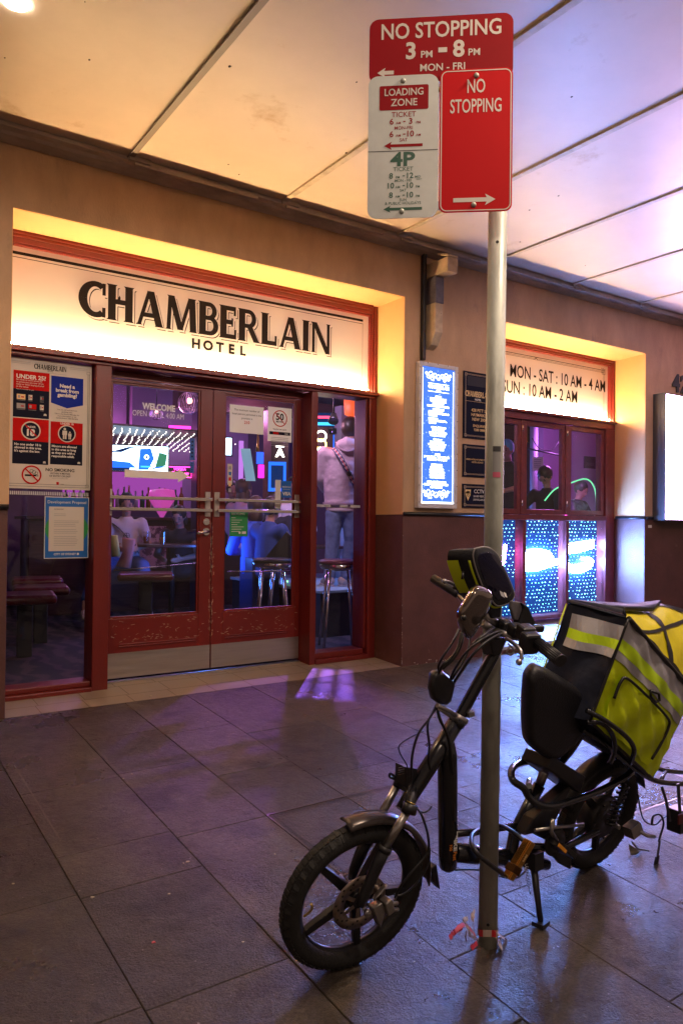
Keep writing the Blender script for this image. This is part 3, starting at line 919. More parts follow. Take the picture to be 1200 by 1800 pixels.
f.text(m_ink, 'WITHIN 4 METRES', (PX(520)+PX(800))/2, PZ(1532, 660), None, .011, 2, bold=.01)
f.text(m_ink, 'OF ENTRY OR EXIT', (PX(520)+PX(800))/2, PZ(1565, 660), None, .011, 2, bold=.01)
f.text(m_grey, 'Smoke-free Environment Act 2000', (PX(520)+PX(800))/2, PZ(1588, 660), None, .005, 2)
f.disc(m_red, PX(630), PZ(1640, 630), .010, 2, 12, .007).rect(m_red, PX(615), PZ(1665, 630), PX(645), PZ(1652, 630), 2)
f.text(m_dgrey, 'Health', PX(690), PZ(1662, 690), None, .005, 2)
finish(o, b)

# development proposal notice
x0, x1 = W(79, 900, YF+.07).x, 1.478
o, b, f = poster('development_notice', 'blue framed notice with a typed letter taped inside the left side glass', 'notice', x0, x1, 1.075, 1.492, YF + .08, m_white)
f.rect(m_cyanb, x0 + .005, 1.08, x1 - .005, 1.487, 1)
cxm = (x0 + x1) / 2
f.disc(m_green, cxm, 1.275, .142, 2, 32, .118)
f.rect(m_poster, cxm - .118, 1.125, cxm + .112, 1.425, 3)
f.text(m_white, 'Development Proposal', cxm, 1.447, None, .019, 2, bold=.005, maxw=.275)
f.text(m_white, 'CITY OF SYDNEY', cxm - .01, 1.098, None, .013, 2, bold=.03); f.disc(m_white, cxm + .075, 1.104, .008, 2, 12)
f.text(m_dgrey, 'NOTIFICATION', cxm - .085, 1.405, None, .006, 4, 'L', bold=.02)
q = random.Random(2)
for k in range(19):
    if k in (2, 3, 8, 12): continue
    f.rect(m_grey, cxm - .085, 1.375 - k*.0118, cxm + (.08 if k > 3 else .02) - q.random()*.03, 1.3775 - k*.0118, 4)
finish(o, b)

m_dec = mat('decal_white', (.95, .95, .95), .5, spec=.2)
# decals on the left door glass
o = thing('door_greeting_decal', 'white welcome and closing time lettering on the left door glass', 'decal', (2.0, YD + .015, 2.1))
b = MB(); f = Fr(b, (0, YD + .0165, 0), step=.0003); gy = YD + .0165
wl, wr = W(250, 715, gy), W(308, 720, gy)
f.text(m_dec, 'WELCOME', wl.x, W(280, 721, gy).z, wr.x, .044, 1, bold=.04)
wl, wr = W(233, 728, gy), W(323, 732, gy)
f.text(m_dec, 'OPEN UNTIL 4:00 AM', wl.x, W(280, 731, gy).z - .012, wr.x, .040, 1, bold=.0)
b.build('lettering', o)
o = thing('door_arrow_decal', 'pale arrow pointing right on the left door glass', 'decal', (2.0, gy, 1.62))
b = MB(); f = Fr(b, (0, gy, 0), step=.0003)
za = W(270, 834, gy).z
f.rect(mat('sticker_white', (.85, .8, .74), .5), W(219, 834, gy).x, za - .028, W(316, 834, gy).x, za + .028, 1)
f.poly(MATS['sticker_white'], [(W(313, 834, gy).x, za - .05), (W(333, 834, gy).x, za), (W(313, 834, gy).x, za + .05)], 1.4)
b.build('arrow', o)
o = thing('door_grey_lettering', 'faint pale small lettering with chinese characters under the greeting on the left door glass', 'decal', (2.05, gy, 1.8))
b = MB(); f = Fr(b, (0, gy, 0), step=.0003)
f.text(m_grey, '歓迎', W(278, 764, gy).x, W(278, 766, gy).z, None, .026, 1, bold=0)
f.text(m_grey, 'Bienvenue', W(282, 773, gy).x, W(282, 774, gy).z, None, .02, 1)
f.text(m_grey, 'Selamat', W(290, 796, gy).x, W(290, 797, gy).z, None, .018, 1)
b.build('lettering', o)
# blue stickers at the right edge of the left pane
for k, (a, c, lab) in enumerate((((334, 770), (346, 809), 'tall blue door sticker with light print on the left door glass'), ((334, 811), (345, 832), 'small square blue sticker under the tall one on the left door glass'))):
    p, q2 = W(*a, gy), W(*c, gy)
    o, b, f = poster('door_sticker', lab, 'sticker', p.x, q2.x - .02, q2.z, p.z, YD + .0145, mat('sticker_blue', (.02, .10, .42), .4), t=.001)
    for j in range(5): f.rect(m_navy, p.x + .012, q2.z + (p.z - q2.z)*(.12 + j*.17), q2.x - .034, q2.z + (p.z - q2.z)*(.2 + j*.17), 1)
    finish(o, b)

# notices on the right door glass
def door_poster(name, label, cat, a, c, base=m_dec, y=YD + .013):
    p, q2 = W(*a, y), W(*c, y)
    return (*poster(name, label, cat, p.x, q2.x, q2.z, p.z, y, base, t=.001), p.x, q2.x, q2.z, p.z)
o, b, f, x0, x1, z0, z1 = door_poster('capacity_notice', 'white landscape notice with red patron number at the top of the right door', 'notice', (404, 710), (463, 764))
for k, t in enumerate(('The maximum number of', 'hotel patrons permitted in the', 'premises is')): f.text(m_dgrey, t, (x0+x1)/2, z1 - .045 - k*.032, None, .015, 1, bold=.005, maxw=(x1-x0)*.86)
f.text(m_red, '210', (x0+x1)/2, z0 + .075, None, .022, 1, bold=.02)
finish(o, b)
o, b, f, x0, x1, z0, z1 = door_poster('fifty_metre_notice', 'white portrait notice with red crossed circle at the top of the right door', 'notice', (471, 714), (512, 778))
ax = (x0+x1)/2; az = z1 - .09
f.text(m_ink, '50', ax, az - .012, None, .052, 1, bold=.03).text(m_ink, 'METRES', ax, az - .034, None, .014, 1, bold=.02)
f.annulus(m_red, ax, az, .068, .008, 2).line(m_red, ax - .045, az + .045, ax + .045, az - .045, .006, 3)
f.text(m_ink, 'FOLLOW THE LIGHTS', ax, z1 - .185, None, .009, 1, bold=.02)
f.rect(m_navy, x0 + .015, z1 - .225, x1 - .012, z1 - .2, 1).rect(m_red, x0 + .05, z1 - .222, x0 + .1, z1 - .203, 2).text(m_white, 'HERE', x1 - .05, z1 - .218, None, .01, 2)
for k in range(6): f.rect(m_grey, x0 + .03, z1 - .25 - k*.013, x1 - .03, z1 - .247 - k*.013, 1)
finish(o, b)
o, b, f, x0, x1, z0, z1 = door_poster('payment_sticker', 'narrow cream strip of card logos at the left edge of the right door glass', 'sticker', (400, 815), (408, 852), m_poster)
for k, c_ in enumerate((m_grey, m_cyanb, m_red, m_gold, m_grey)): f.rect(c_, x0 + .01, z1 - .045 - k*.044, x1 - .01, z1 - .018 - k*.044, 1)
finish(o, b)
o, b, f, x0, x1, z0, z1 = door_poster('bank_card_notice', 'blue card payment notice above the push bars of the right door', 'notice', (495, 845), (512, 875), m_cyanb)
f.text(m_white, 'BankAmericard', (x0+x1)/2, z1 - .055, None, .014, 1, maxw=(x1-x0)*.85).rect(m_white, x0+.015, z1-.07, x1-.015, z1-.068, 1).text(m_white, 'VISA', (x0+x1)/2, z0 + .02, None, .026, 1, bold=.05)
f.rect(m_white, x0 - .06, z0 - .09, x0 - .008, z1 + .005, .5)
finish(o, b)
o, b, f, x0, x1, z0, z1 = door_poster('green_notice', 'green printed notice below the push bars of the right door', 'notice', (404, 897), (435, 943), m_green)
f.text(m_white, 'RECYCLING', x0 + .015, z1 - .035, None, .015, 1, 'L', bold=.02)
for k in range(7): f.rect(m_white, x0 + .015, z1 - .06 - k*.018, x0 + .05 + (k*37 % 50) * .0015, z1 - .056 - k*.018, 1)
f.disc(m_white, x1 - .07, z0 + .03, .01, 1, 12).rect(m_white, x1 - .05, z0 + .02, x1 - .015, z0 + .04, 1)
finish(o, b)

# ---- lit menu board
m_mframe = mat('white_board_frame', (.6, .57, .60), .45, noise=.15, nscale=14)
o = thing('menu_board', 'tall lit blue menu board with white text in a white frame', 'menu board', (4.24, YW, 1.46))
x0, x1, z0, z1 = 4.018, 4.452, 1.462, 2.684; yy = YW - .055
b = MB().use(m_mframe)
b.box((x0, yy, z0), (x0 + .035, YW - .001, z1)); b.box((x1 - .035, yy, z0), (x1, YW - .001, z1)); b.box((x0 + .035, yy, z0), (x1 - .035, YW - .001, z0 + .04)); b.box((x0 + .035, yy, z1 - .035), (x1 - .035, YW - .001, z1))
b.build('frame', o, bevel=.004)
b = MB().use(m_dgrey)
for k in range(9):
    z = z0 + .05 + k * .14
    for x in (x0 + .006, x1 - .006): b.ball((x, yy - .001, z), .004, 6)
for x in (x0 + .09, x0 + .2, x1 - .12): b.ball((x, yy, z1 - .006), .004, 6)
b.build('frame_screws', o)
m_mb = bpy.data.materials.new('menu_backlit_blue'); m_mb.use_nodes = True; n = m_mb.node_tree; bs = n.nodes['Principled BSDF']
tc = n.nodes.new('ShaderNodeTexCoord'); t1 = n.nodes.new('ShaderNodeTexNoise'); t1.inputs['Scale'].default_value = 55; t1.inputs['Detail'].default_value = 8
n.links.new(tc.outputs['Object'], t1.inputs[0]); rp = n.nodes.new('ShaderNodeValToRGB'); rp.color_ramp.elements[0].position = .64; rp.color_ramp.elements[0].color = (.03, .10, .50, 1); rp.color_ramp.elements[1].position = .72; rp.color_ramp.elements[1].color = (.55, .7, 1, 1)
n.links.new(t1.outputs[0], rp.inputs[0]); n.links.new(rp.outputs[0], bs.inputs['Emission Color']); bs.inputs['Emission Strength'].default_value = 1.5; bs.inputs['Base Color'].default_value = (.02, .04, .2, 1); bs.inputs['Roughness'].default_value = .3
MB().use(m_mb).box((x0 + .035, yy + .012, z0 + .04), (x1 - .035, yy + .02, z1 - .035)).build('backlit_panel', o)
m_mw = emis('menu_white', (.86, .93, 1), 2.6)
b = MB(); f = Fr(b, (0, yy + .012, 0), step=.0008)
def MX(u): return x0 + .035 + (u - 95) / (470 - 95) * (x1 - x0 - .07)
def MZ(v, u=280): t0 = 150 + (u - 95) * .12; return z1 - .035 - (v - t0) / (1650 - t0) * (z1 - z0 - .075)
f.frame(m_mw, MX(97), MZ(1650), MX(108), MZ(190), .004, 1); f.rect(m_mw, MX(97), MZ(1650, 200), MX(470), MZ(1630, 200), 1).rect(m_mw, MX(455), MZ(1650), MX(462), MZ(190), 1)
def scroll(cx_, cz_, s):
    for sx in (-1, 1):
        for q in ((.0, .0, .022), (.035, .012, .018), (.06, -.012, .016), (.075, .02, .02), (.10, 0, .015), (.115, .022, .012)):
            f.annulus(m_mw, cx_ + sx*q[0]*s, cz_ + q[1]*s, q[2]*s, .006*s, 1, 14)
            f.annulus(m_mw, cx_ + sx*q[0]*s*.9 + .006, cz_ + q[1]*s - .012, q[2]*s*.5, .004*s, 1.3, 10)
scroll(MX(283), MZ(275), 1.15); scroll(MX(268), MZ(1555), 1.15)
f.rect(m_mw, MX(165), MZ(350), MX(405), MZ(343), 1).rect(m_mw, MX(165), MZ(437), MX(405), MZ(430), 1)
display_word('CHAMBERLAIN', MX(168), MX(408), MZ(402), MZ(360), f, False, m_mw, lay=1)
f.text(m_mw, 'HOTEL', MX(287), MZ(424), None, .012, 1, bold=.02)
txt = ['DRINK', 'SPECIALS ALL DAY', 'ON TAP BEERS', 'SCHOONERS AND', 'HOUSE WINES FROM THE BAR', 'COCKTAILS', 'SPIRITS', 'KITCHEN', 'LUNCH AND DINNER', 'EVERY DAY', 'PIZZA', 'BURGERS', 'CHIPS', 'LIVE MUSIC', 'KARAOKE', 'TRIVIA NIGHT', 'WEDNESDAY', 'THURSDAY', 'FRIDAY NIGHT', 'SATURDAY', 'SPORT ON', 'ALL SCREENS', 'POOL TABLE', 'FREE WIFI', 'HAPPY HOUR']
rows = [(485,250,325),(510,188,380),(535,190,378),(560,218,348),(590,155,413),(625,218,352),(652,172,335),(668,172,408),(693,174,275),(728,174,282),(748,176,392),(772,176,258),(822,200,377),(850,216,358),(880,182,386),(908,188,374),(955,228,332),(982,190,365),(1008,175,380),(1036,188,374),(1063,200,352),(1115,248,312),(1143,125,420),(1172,162,388),(1228,210,340),(1255,200,350),(1283,190,358),(1310,190,366),(1338,192,366),(1364,194,366),(1415,160,383),(1443,122,412),(1472,200,338)]
for k, (v, a, c) in enumerate(rows):
    f.text(m_mw, txt[k % len(txt)], MX(a), MZ(v + 9), MX(c), .0135, 1, bold=.09)
b.build('lettering', o)

# ---- black plaques
def plaque(label, z0, z1, group=None):
    x0, x1 = 4.556, 4.905; y = YW - .012
    o = thing('wall_plaque', label, 'plaque', ((x0+x1)/2, YW, z0))
    MB().use(m_navy).box((x0, y, z0), (x1, YW - .001, z1)).build('plate', o, bevel=.002)
    b = MB(); f = Fr(b, (0, y, 0), step=.0006)
    m_pg = mat('plaque_gold', (.45, .33, .22), .5)
    f.frame(m_pg, x0 + .02, z0 + .02, x1 - .02, z1 - .02, .003, 1).frame(m_pg, x0 + .028, z0 + .028, x1 - .028, z1 - .028, .0025, 1)
    for xx in (x0 + .015, x1 - .04):
        for zz in (z0 + .015, z1 - .04): f.frame(m_pg, xx, zz, xx + .025, zz + .025, .003, 1.5)
    return o, b, f, (x0+x1)/2
o, b, f, cx_ = plaque('tall dark plaque with gold pub name, top of three by the sign pole', 2.085, 2.675)
f.rect(m_black, 4.60, 2.55, 4.86, 2.635, 1.5)
display_word('CHAMBERLAIN', 4.575, 4.885, 2.455, 2.505, f, False, m_gold, lay=2)
f.text(m_white, 'HOTEL', cx_, 2.425, None, .017, 2, bold=.03)
f.rect(m_gold, 4.58, 2.413, 4.88, 2.415, 1.5)
for k, t in enumerate(('428 PITT ST', 'HAYMARKET', 'NSW 2000')): f.text(m_gold, t, cx_ + .02, 2.325 - k*.04, None, .027, 2, bold=.01, maxw=.2)
for k, t in enumerate(('ENQUIRIES', '9288 0888')): f.text(m_gold, t, cx_ + .02, 2.19 - k*.035, None, .022, 2, bold=.01, maxw=.2)
b.build('lettering', o)
o, b, f, cx_ = plaque('square dark plaque with one gold line, middle of three by the sign pole', 1.746, 2.033)
f.text(m_gold, 'RESERVE HOTEL PITT STREET PTY LTD', cx_, 1.895, None, .013, 2, maxw=.27).text(m_gold, 'HOTEL LICENCE', cx_, 1.872, None, .013, 2)
b.build('lettering', o)
o, b, f, cx_ = plaque('small dark plaque with gold camera symbol, lowest of three by the sign pole', 1.473, 1.684)
f.disc(m_gold, 4.62, 1.595, .028, 2, 20).rect(m_gold, 4.588, 1.60, 4.652, 1.635, 2).disc(m_navy, 4.62, 1.585, .013, 3, 14).disc(m_gold, 4.62, 1.585, .007, 4, 12).poly(m_gold, [(4.595, 1.585), (4.62, 1.535), (4.645, 1.585)], 1.6)
f.text(m_white, 'CCTV', 4.755, 1.605, None, .033, 2, bold=.01).text(m_white, '24 HR VIDEO', 4.755, 1.57, None, .017, 2, maxw=.14).text(m_white, 'SURVEILLANCE', 4.755, 1.54, None, .015, 2, maxw=.14)
b.build('lettering', o)

# ---- street number and big light box at the right
o = thing('street_number', 'dark raised street number high on the right wall', 'number', (7.9, YW, 2.8))
na, nb = W(1182, 672, YW), W(1182, 688, YW)
for k, ch in enumerate('426'):
    vs_, fs = textmesh(ch, .03)
    b = MB().use(m_dgrey); s_ = .19 / .69; h0 = na.x - .02 + k * .155; zb = W(1185, 688, YW).z
    i = len(b.v); b.v += [(h0 + v[0]*s_, YW - .018, zb + v[1]*s_) for v in vs_]
    for q in fs: b.face(q)
    i2 = len(b.v); b.v += [(h0 + v[0]*s_, YW - .002, zb + v[1]*s_) for v in vs_]
    ed = {}
    for q in fs:
        for a, c in zip(q, q[1:] + q[:1]):
            if (c, a) in ed: del ed[(c, a)]
            else: ed[(a, c)] = 1
    for a, c in ed: b.face((a, i2 + a, i2 + c, c))
    b.build('numeral', o)
o = thing('wall_light_box', 'glowing white light box in a dark casing on the wall at the right edge', 'light box', (8.0, YW, 1.39))
b = MB().use(m_dgrey); X0, X1, Z0, Z1 = 7.375, 8.75, 1.385, 2.76; yb = YW - .15
b.box((X0, yb, Z0), (X0 + .012, YW - .001, Z1)); b.box((X1 - .012, yb, Z0), (X1, YW - .001, Z1)); b.box((X0 + .012, yb, Z0), (X1 - .012, YW - .001, Z0 + .012)); b.box((X0 + .012, yb, Z1 - .012), (X1 - .012, YW - .001, Z1))
b.build('casing', o, bevel=.002)
MB().use(emis('lightbox_white', (.84, .55, 1), 24)).box((X0 + .013, yb + .006, Z0 + .013), (X1 - .013, yb + .02, Z1 - .013)).build('lit_face', o)
b = MB().use(m_white).box((7.30, YW - .006, 1.305), (7.36, YW - .001, 1.335)); tag(b.build('wall_tag'), 'tiny white tag on the wall under the light box corner', 'tag')

# ---- parking sign post
PO = thing('parking_sign_pole', 'galvanised round pole carrying red and white parking signs, taped at its foot', 'sign pole', (1.765, 1.72, 0))
m_galv = mat('galvanised_steel', (.5, .52, .46), .5, .2, noise=.35, nscale=14, bump=.12, bscale=60, rvar=.12, stretch=(1, 1, .35))
pt = Vector((1.765 + .020, 1.72, 3.0))
b = MB().use(m_galv).cyl((1.765, 1.72, -.03), pt, .0302, 28); b.build('post', PO)
b = MB().use(m_black)
for px, py in ((878, 432), (857, 1618)):
    p = W(px, py, 1.72); d = (CAM - p).normalized(); d.z = 0; d.normalize()
    z = p.z; c = Vector((1.765 + .02 * z / 3, 1.72, z)); b.cyl(c + d * .0295, c + d * .0308, .005, 12)
b.build('bolt_hole', PO)
b = MB(); p0 = Vector((1.765 + .015, 1.72, 0)); 
th = math.atan2(-1.72, -1.765)
for z0_, z1_, c_ in ((1.50, 1.60, m_grey), (1.50, 1.517, mat('sticker_pink', (.6, .12, .2), .5)), (1.583, 1.60, m_dgrey)):
    b.use(c_)
    cc = Vector((1.775, 1.72, 0))
    for k in range(6):
        a = th - .15 + k * .14; a2 = a + .14; rr = .0309 if c_ is m_grey else .0313
        b.quad(*[(cc.x + rr*math.cos(t), cc.y + rr*math.sin(t), z) for t, z in ((a, z0_), (a2, z0_), (a2, z1_), (a, z1_))])
b.build('torn_sticker', PO)
u = Vector((math.cos(R(-40)), math.sin(R(-40)), 0)); v = Vector((0, 0, 1)); n_ = u.cross(v)      # n_ points to the kerb
n_ = -n_ if n_.dot(CAM - Vector((1.675, 1.72, 2.5))) < 0 else n_
C1 = Vector((1.675, 1.72, 2.55))
m_sred = mat('sign_red', (.60, .004, .008), .6, spec=.15, noise=.05, nscale=5)
m_sredd = mat('faded_sign_red', (.30, .005, .010), .6, spec=.15, noise=.08, nscale=6)
m_swht = mat('sign_white', (.62, .65, .62), .4, noise=.10, nscale=10, stain=((.2, .19, .16), 45, .69))
m_sl = mat('sign_lettering', (.66, .60, .54), .4)
m_sgrn = mat('sign_green', (.01, .09, .05), .4)
m_salu = mat('sign_back_aluminium', (.4, .4, .42), .4, .8)
def panel(name, xa, xb, za, zb, depth, mface, r=.03):
    b = MB(); f = Fr(b, C1 - n_ * (-depth), u, v, step=.0006)
    pts = []
    for cx, cy, a in ((xb-r,zb-r,0),(xa+r,zb-r,90),(xa+r,za+r,180),(xb-r,za+r,270)):
        for k in range(7):
            t = R(a + 15*k); pts.append((cx + r*math.cos(t), cy + r*math.sin(t)))
    b.use(mface); b.prism([f.p(x, y, 0) for x, y in pts], -n_ * .0025)
    b.m = [b.m[0]] * len(b.m)
    o = b.build(name, PO)
    return o, (MB(), depth)
def art(depth):
    b = MB(); return b, Fr(b, C1 + n_ * depth, u, v, step=.0005)
o1, _ = panel('no_stopping_time_sign', -.336, .113, .195, .4, .036, m_sredd, .03)
tag(o1, 'wide dark red no stopping sign with times')
b, f = art(.036)
f.text(m_sl, 'NO STOPPING', -.298, .335, .076, .048, 1, bold=.015)
f.text(m_sl, '3', -.205, .270, None, .050, 1, bold=.03).text(m_sl, 'PM', -.155, .271, None, .021, 1, bold=.015).text(m_sl, '-', -.105, .275, None, .055, 1, bold=.05).text(m_sl, '8', -.055, .270, None, .050, 1, bold=.03).text(m_sl, 'PM', -.007, .271, None, .021, 1, bold=.015)
f.text(m_sl, 'MON - FRI', -.175, .228, -.035, .022, 1, bold=.015)
f.arrow(m_sl, -.258, -.31, .228, .012, .032, .026, 1)
b.build('lettering', o1)
o2, _ = panel('no_stopping_sign', -.1125, .1125, -.225, .225, .041, m_sred, .022)
b, f = art(.041)
r_ = .020
def outline(f, m, x0, y0, x1, y1, r, t, l):
    f.rect(m, x0+r, y0, x1-r, y0+t, l).rect(m, x0+r, y1-t, x1-r, y1, l).rect(m, x0, y0+r, x0+t, y1-r, l).rect(m, x1-t, y0+r, x1, y1-r, l)
    for cx, cy, a in ((x1-r,y1-r,0),(x0+r,y1-r,90),(x0+r,y0+r,180),(x1-r,y0+r,270)): f.annulus(m, cx, cy, r, t, l, 8, a, a+90)
outline(f, m_sl, -.1085, -.221, .1085, .221, .02, .003, 1)
f.text(m_sl, 'NO', 0, .150, None, .042, 1, bold=.01, maxw=.055).text(m_sl, 'STOPPING', -.080, .088, .078, .042, 1, bold=.01)
f.arrow(m_sl, -.068, .062, -.187, .013, .036, .032, 1)
b.build('lettering', o2)
for z in (.203, -.203): MB().use(m_galv).ball(C1 + n_ * .0415 + v * z + u * (.0 if z > 0 else -.005), .0085, 12).build('rivet', o2)
o3, _ = panel('loading_zone_sign', -.337, -.117, -.238, .215, .041, m_swht, .03)
tag(o3, 'weathered white loading zone and 4P ticket sign')
b, f = art(.041)
f.rrect(m_sredd, -.302, .105, -.148, .183, .005, 1).text(m_sl, 'LOADING', -.286, .151, -.164, .022, 2, bold=.015).text(m_sl, 'ZONE', -.266, .118, -.183, .022, 2, bold=.015)
xc = -.225
f.text(m_sredd, 'TICKET', xc, .083, None, .016, 1, bold=.005)
def times(y, a, am, b_, bm_, m, s=.018):
    f.text(m, a, xc - .038, y, None, s, 1, bold=.02).text(m, am, xc - .017, y, None, s*.42, 1, bold=.01).text(m, '-', xc + .002, y + .002, None, s, 1, bold=.02).text(m, b_, xc + .022, y, None, s, 1, bold=.02).text(m, bm_, xc + .046, y, None, s*.42, 1, bold=.01)
times(.060, '6', 'AM', '3', 'PM', m_sredd); f.text(m_sredd, 'MON-FRI', xc, .043, None, .010, 1)
times(.020, '6', 'AM', '10', 'AM', m_sredd); f.text(m_sredd, 'SAT', xc, .005, None, .010, 1)
f.arrow(m_sredd, -.165, -.286, -.008, .009, .026, .024, 1)
f.rect(m_dgrey, -.337, -.026, -.117, -.0235, 1)
f.text(m_sgrn, '4P', -.266, -.072, -.188, .042, 1, bold=.03)
f.text(m_sgrn, 'TICKET', xc, -.089, None, .013, 1, bold=.003)
times(-.112, '8', 'PM', '12', 'MID', m_sgrn, .017); f.text(m_sgrn, 'NIGHT', xc + .05, -.118, None, .004, 1); f.text(m_sgrn, 'MON - FRI', xc, -.123, None, .008, 1)
times(-.143, '10', 'AM', '10', 'PM', m_sgrn, .017); f.text(m_sgrn, 'SAT', xc, -.154, None, .008, 1)
times(-.173, '8', 'AM', '10', 'PM', m_sgrn, .017); f.text(m_sgrn, 'SUN', xc, -.184, None, .008, 1).text(m_sgrn, '& PUBLIC HOLIDAYS', xc, -.195, None, .0085, 1)
f.arrow(m_sgrn, -.165, -.286, -.209, .009, .022, .022, 1)
b.build('lettering', o3)
for z in (.197, -.217): MB().use(m_galv).ball(C1 + n_ * .0415 + v * z + u * -.228, .0085, 12).build('rivet', o3)
for z in (.3, .205, -.20):
    b = MB().use(m_salu); b.obox(C1 + v * z + n_ * .034 - u * .11, u * .215, v * .014, n_ * .0015); b.build('sign_bracket', PO)
# ------------------------------------------------------------------ footpath of stone pavers
m_stone = bpy.data.materials.new('dark_stone_paving'); m_stone.use_nodes = True
n = m_stone.node_tree; L = n.links.new; bs = n.nodes['Principled BSDF']
geo = n.nodes.new('ShaderNodeNewGeometry'); tc = n.nodes.new('ShaderNodeTexCoord')
def tex(s, d=8, r=.65, w_=0):
    t = n.nodes.new('ShaderNodeTexNoise'); t.inputs['Scale'].default_value = s; t.inputs['Detail'].default_value = d; t.inputs['Roughness'].default_value = r; t.inputs['Distortion'].default_value = w_
    L(tc.outputs['Object'], t.inputs['Vector']); return t.outputs[0]
def mrange(x, a, b_, c, d):
    m = n.nodes.new('ShaderNodeMapRange'); m.inputs[1].default_value = a; m.inputs[2].default_value = b_; m.inputs[3].default_value = c; m.inputs[4].default_value = d; L(x, m.inputs[0]); return m.outputs[0]
def mul(a, b_):
    m = n.nodes.new('ShaderNodeMath'); m.operation = 'MULTIPLY'; L(a, m.inputs[0]); L(b_, m.inputs[1]); return m.outputs[0]
big = mrange(tex(1.1), .3, .7, .72, 1.2); med = mrange(tex(9, 10, .75), .3, .7, .6, 1.35); fine = mrange(tex(75, 6, .8), .35, .65, .45, 1.7)
isl = mrange(geo.outputs['Random Per Island'], 0, 1, .70, 1.25)
blotch = mrange(tex(2.2, 6, .6, 0), .54, .64, 1, .42)
blot2 = mrange(tex(9, 4, .5), .66, .70, 1, .45)
vo = n.nodes.new('ShaderNodeTexVoronoi'); vo.inputs['Scale'].default_value = 2.1; L(tc.outputs['Object'], vo.inputs['Vector'])
gum = mrange(vo.outputs['Distance'], .055, .085, .4, 1)
k = mul(mul(mul(mul(big, med), mul(fine, isl)), mul(blotch, blot2)), gum)
sc_ = n.nodes.new('ShaderNodeVectorMath'); sc_.operation = 'SCALE'; sc_.inputs[0].default_value = (.066, .051, .037); L(k, sc_.inputs['Scale'])
# pale specks
sp = mrange(tex(70, 2, .4), .765, .79, 0, 1)
mx = n.nodes.new('ShaderNodeMix'); mx.data_type = 'RGBA'; L(sp, mx.inputs[0]); L(sc_.outputs[0], mx.inputs[6]); mx.inputs[7].default_value = (.4, .34, .3, 1)
L(mx.outputs[2], bs.inputs['Base Color'])
L(mrange(tex(1.6, 7, .7), .38, .62, .27, .55), bs.inputs['Roughness'])
bp = n.nodes.new('ShaderNodeBump'); bp.inputs['Strength'].default_value = 1; bp.inputs['Distance'].default_value = .006
bh = n.nodes.new('ShaderNodeMath'); bh.operation = 'ADD'; L(tex(130, 5, .7), bh.inputs[0]); L(mrange(tex(22, 6, .6), 0, 1, 0, 1.6), bh.inputs[1]); L(bh.outputs[0], bp.inputs['Height']); L(bp.outputs[0], bs.inputs['Normal'])

m_joint = mat('paving_joint', (.030, .024, .022), .8)
m_jointl = mat('pale_mortar', (.16, .13, .11), .8)
b = MB().use(m_joint); b.quad((-8, -12, gz(-12) - .006), (16, -12, gz(-12) - .006), (16, 4.83, gz(4.83) - .006), (-8, 4.83, gz(4.83) - .006))
jb = b.build('footpath_bed'); jb['kind'] = 'structure'
cols = [-.64, -.16, .285, .73, 1.185, 1.60, 2.02, 2.515, 2.953, 3.43, 3.87, 4.31, 4.75, 5.2, 5.65, 6.1, 6.55, 7.0, 7.45, 7.9, 8.35]
fixed = {3: [1.986, 2.63, 2.955, 3.616, 4.43], 2: [2.66, 3.3, 4.1], 4: [2.2, 2.89, 3.65, 4.2], 5: [1.10, 1.723, 2.30, 2.89, 3.4, 4.1], 6: [1.25, 1.905, 2.50, 3.15, 3.9], 7: [.9, 1.5, 2.08, 2.7, 3.3, 4.0]}
q = random.Random(11)
b = MB().use(m_stone)
def paver(x0, x1, y0, y1):
    g = q.choice((.0008, .0012, .0016)); x0 += g; x1 -= g; y0 += g; y1 -= g; e = .0022; dz = q.gauss(0, .0006)
    z = lambda y: gz(y) + dz
    i = len(b.v)
    b.v += [(x0, y0, z(y0) - .008), (x1, y0, z(y0) - .008), (x1, y1, z(y1) - .008), (x0, y1, z(y1) - .008),
            (x0, y0, z(y0) - e), (x1, y0, z(y0) - e), (x1, y1, z(y1) - e), (x0, y1, z(y1) - e),
            (x0+e, y0+e, z(y0)), (x1-e, y0+e, z(y0)), (x1-e, y1-e, z(y1)), (x0+e, y1-e, z(y1))]
    b.face((i+8, i+9, i+10, i+11))
    for a in range(4):
        c = (a + 1) % 4; b.face((i+a, i+c, i+4+c, i+4+a)); b.face((i+4+a, i+4+c, i+8+c, i+8+a))
for c in range(len(cols) - 1):
    ys = [y for y in fixed.get(c, [])]
    y = (ys[0] if ys else 4.797) - (0 if not ys else 0)
    start = y
    lo = []
    while y > -4: y -= q.uniform(.5, .8); lo.append(y)
    ys = sorted(set(lo + ys + [4.797]))
    for a, d in zip(ys[:-1], ys[1:]):
        if c in (5,) and a >= 2.29 and d <= 2.9 and a < 2.31: pass
        paver(cols[c], cols[c+1], a, d)
o = b.build('footpath'); o['kind'] = 'structure'
b = MB().use(m_stone); b.quad((-8, -12, gz(-12) - .0005), (cols[0], -12, gz(-12) - .0005), (cols[0], 4.797, gz(4.797) - .0005), (-8, 4.797, gz(4.797) - .0005)); b.quad((cols[-1], -12, gz(-12) - .0005), (16, -12, gz(-12) - .0005), (16, 4.797, gz(4.797) - .0005), (cols[-1], 4.797, gz(4.797) - .0005)); b.quad((cols[0], -12, gz(-12)-.0005), (cols[-1], -12, gz(-12)-.0005), (cols[-1], -4.9, gz(-4.9)-.0005), (cols[0], -4.9, gz(-4.9)-.0005))
o = b.build('footpath_edge'); o['kind'] = 'structure'
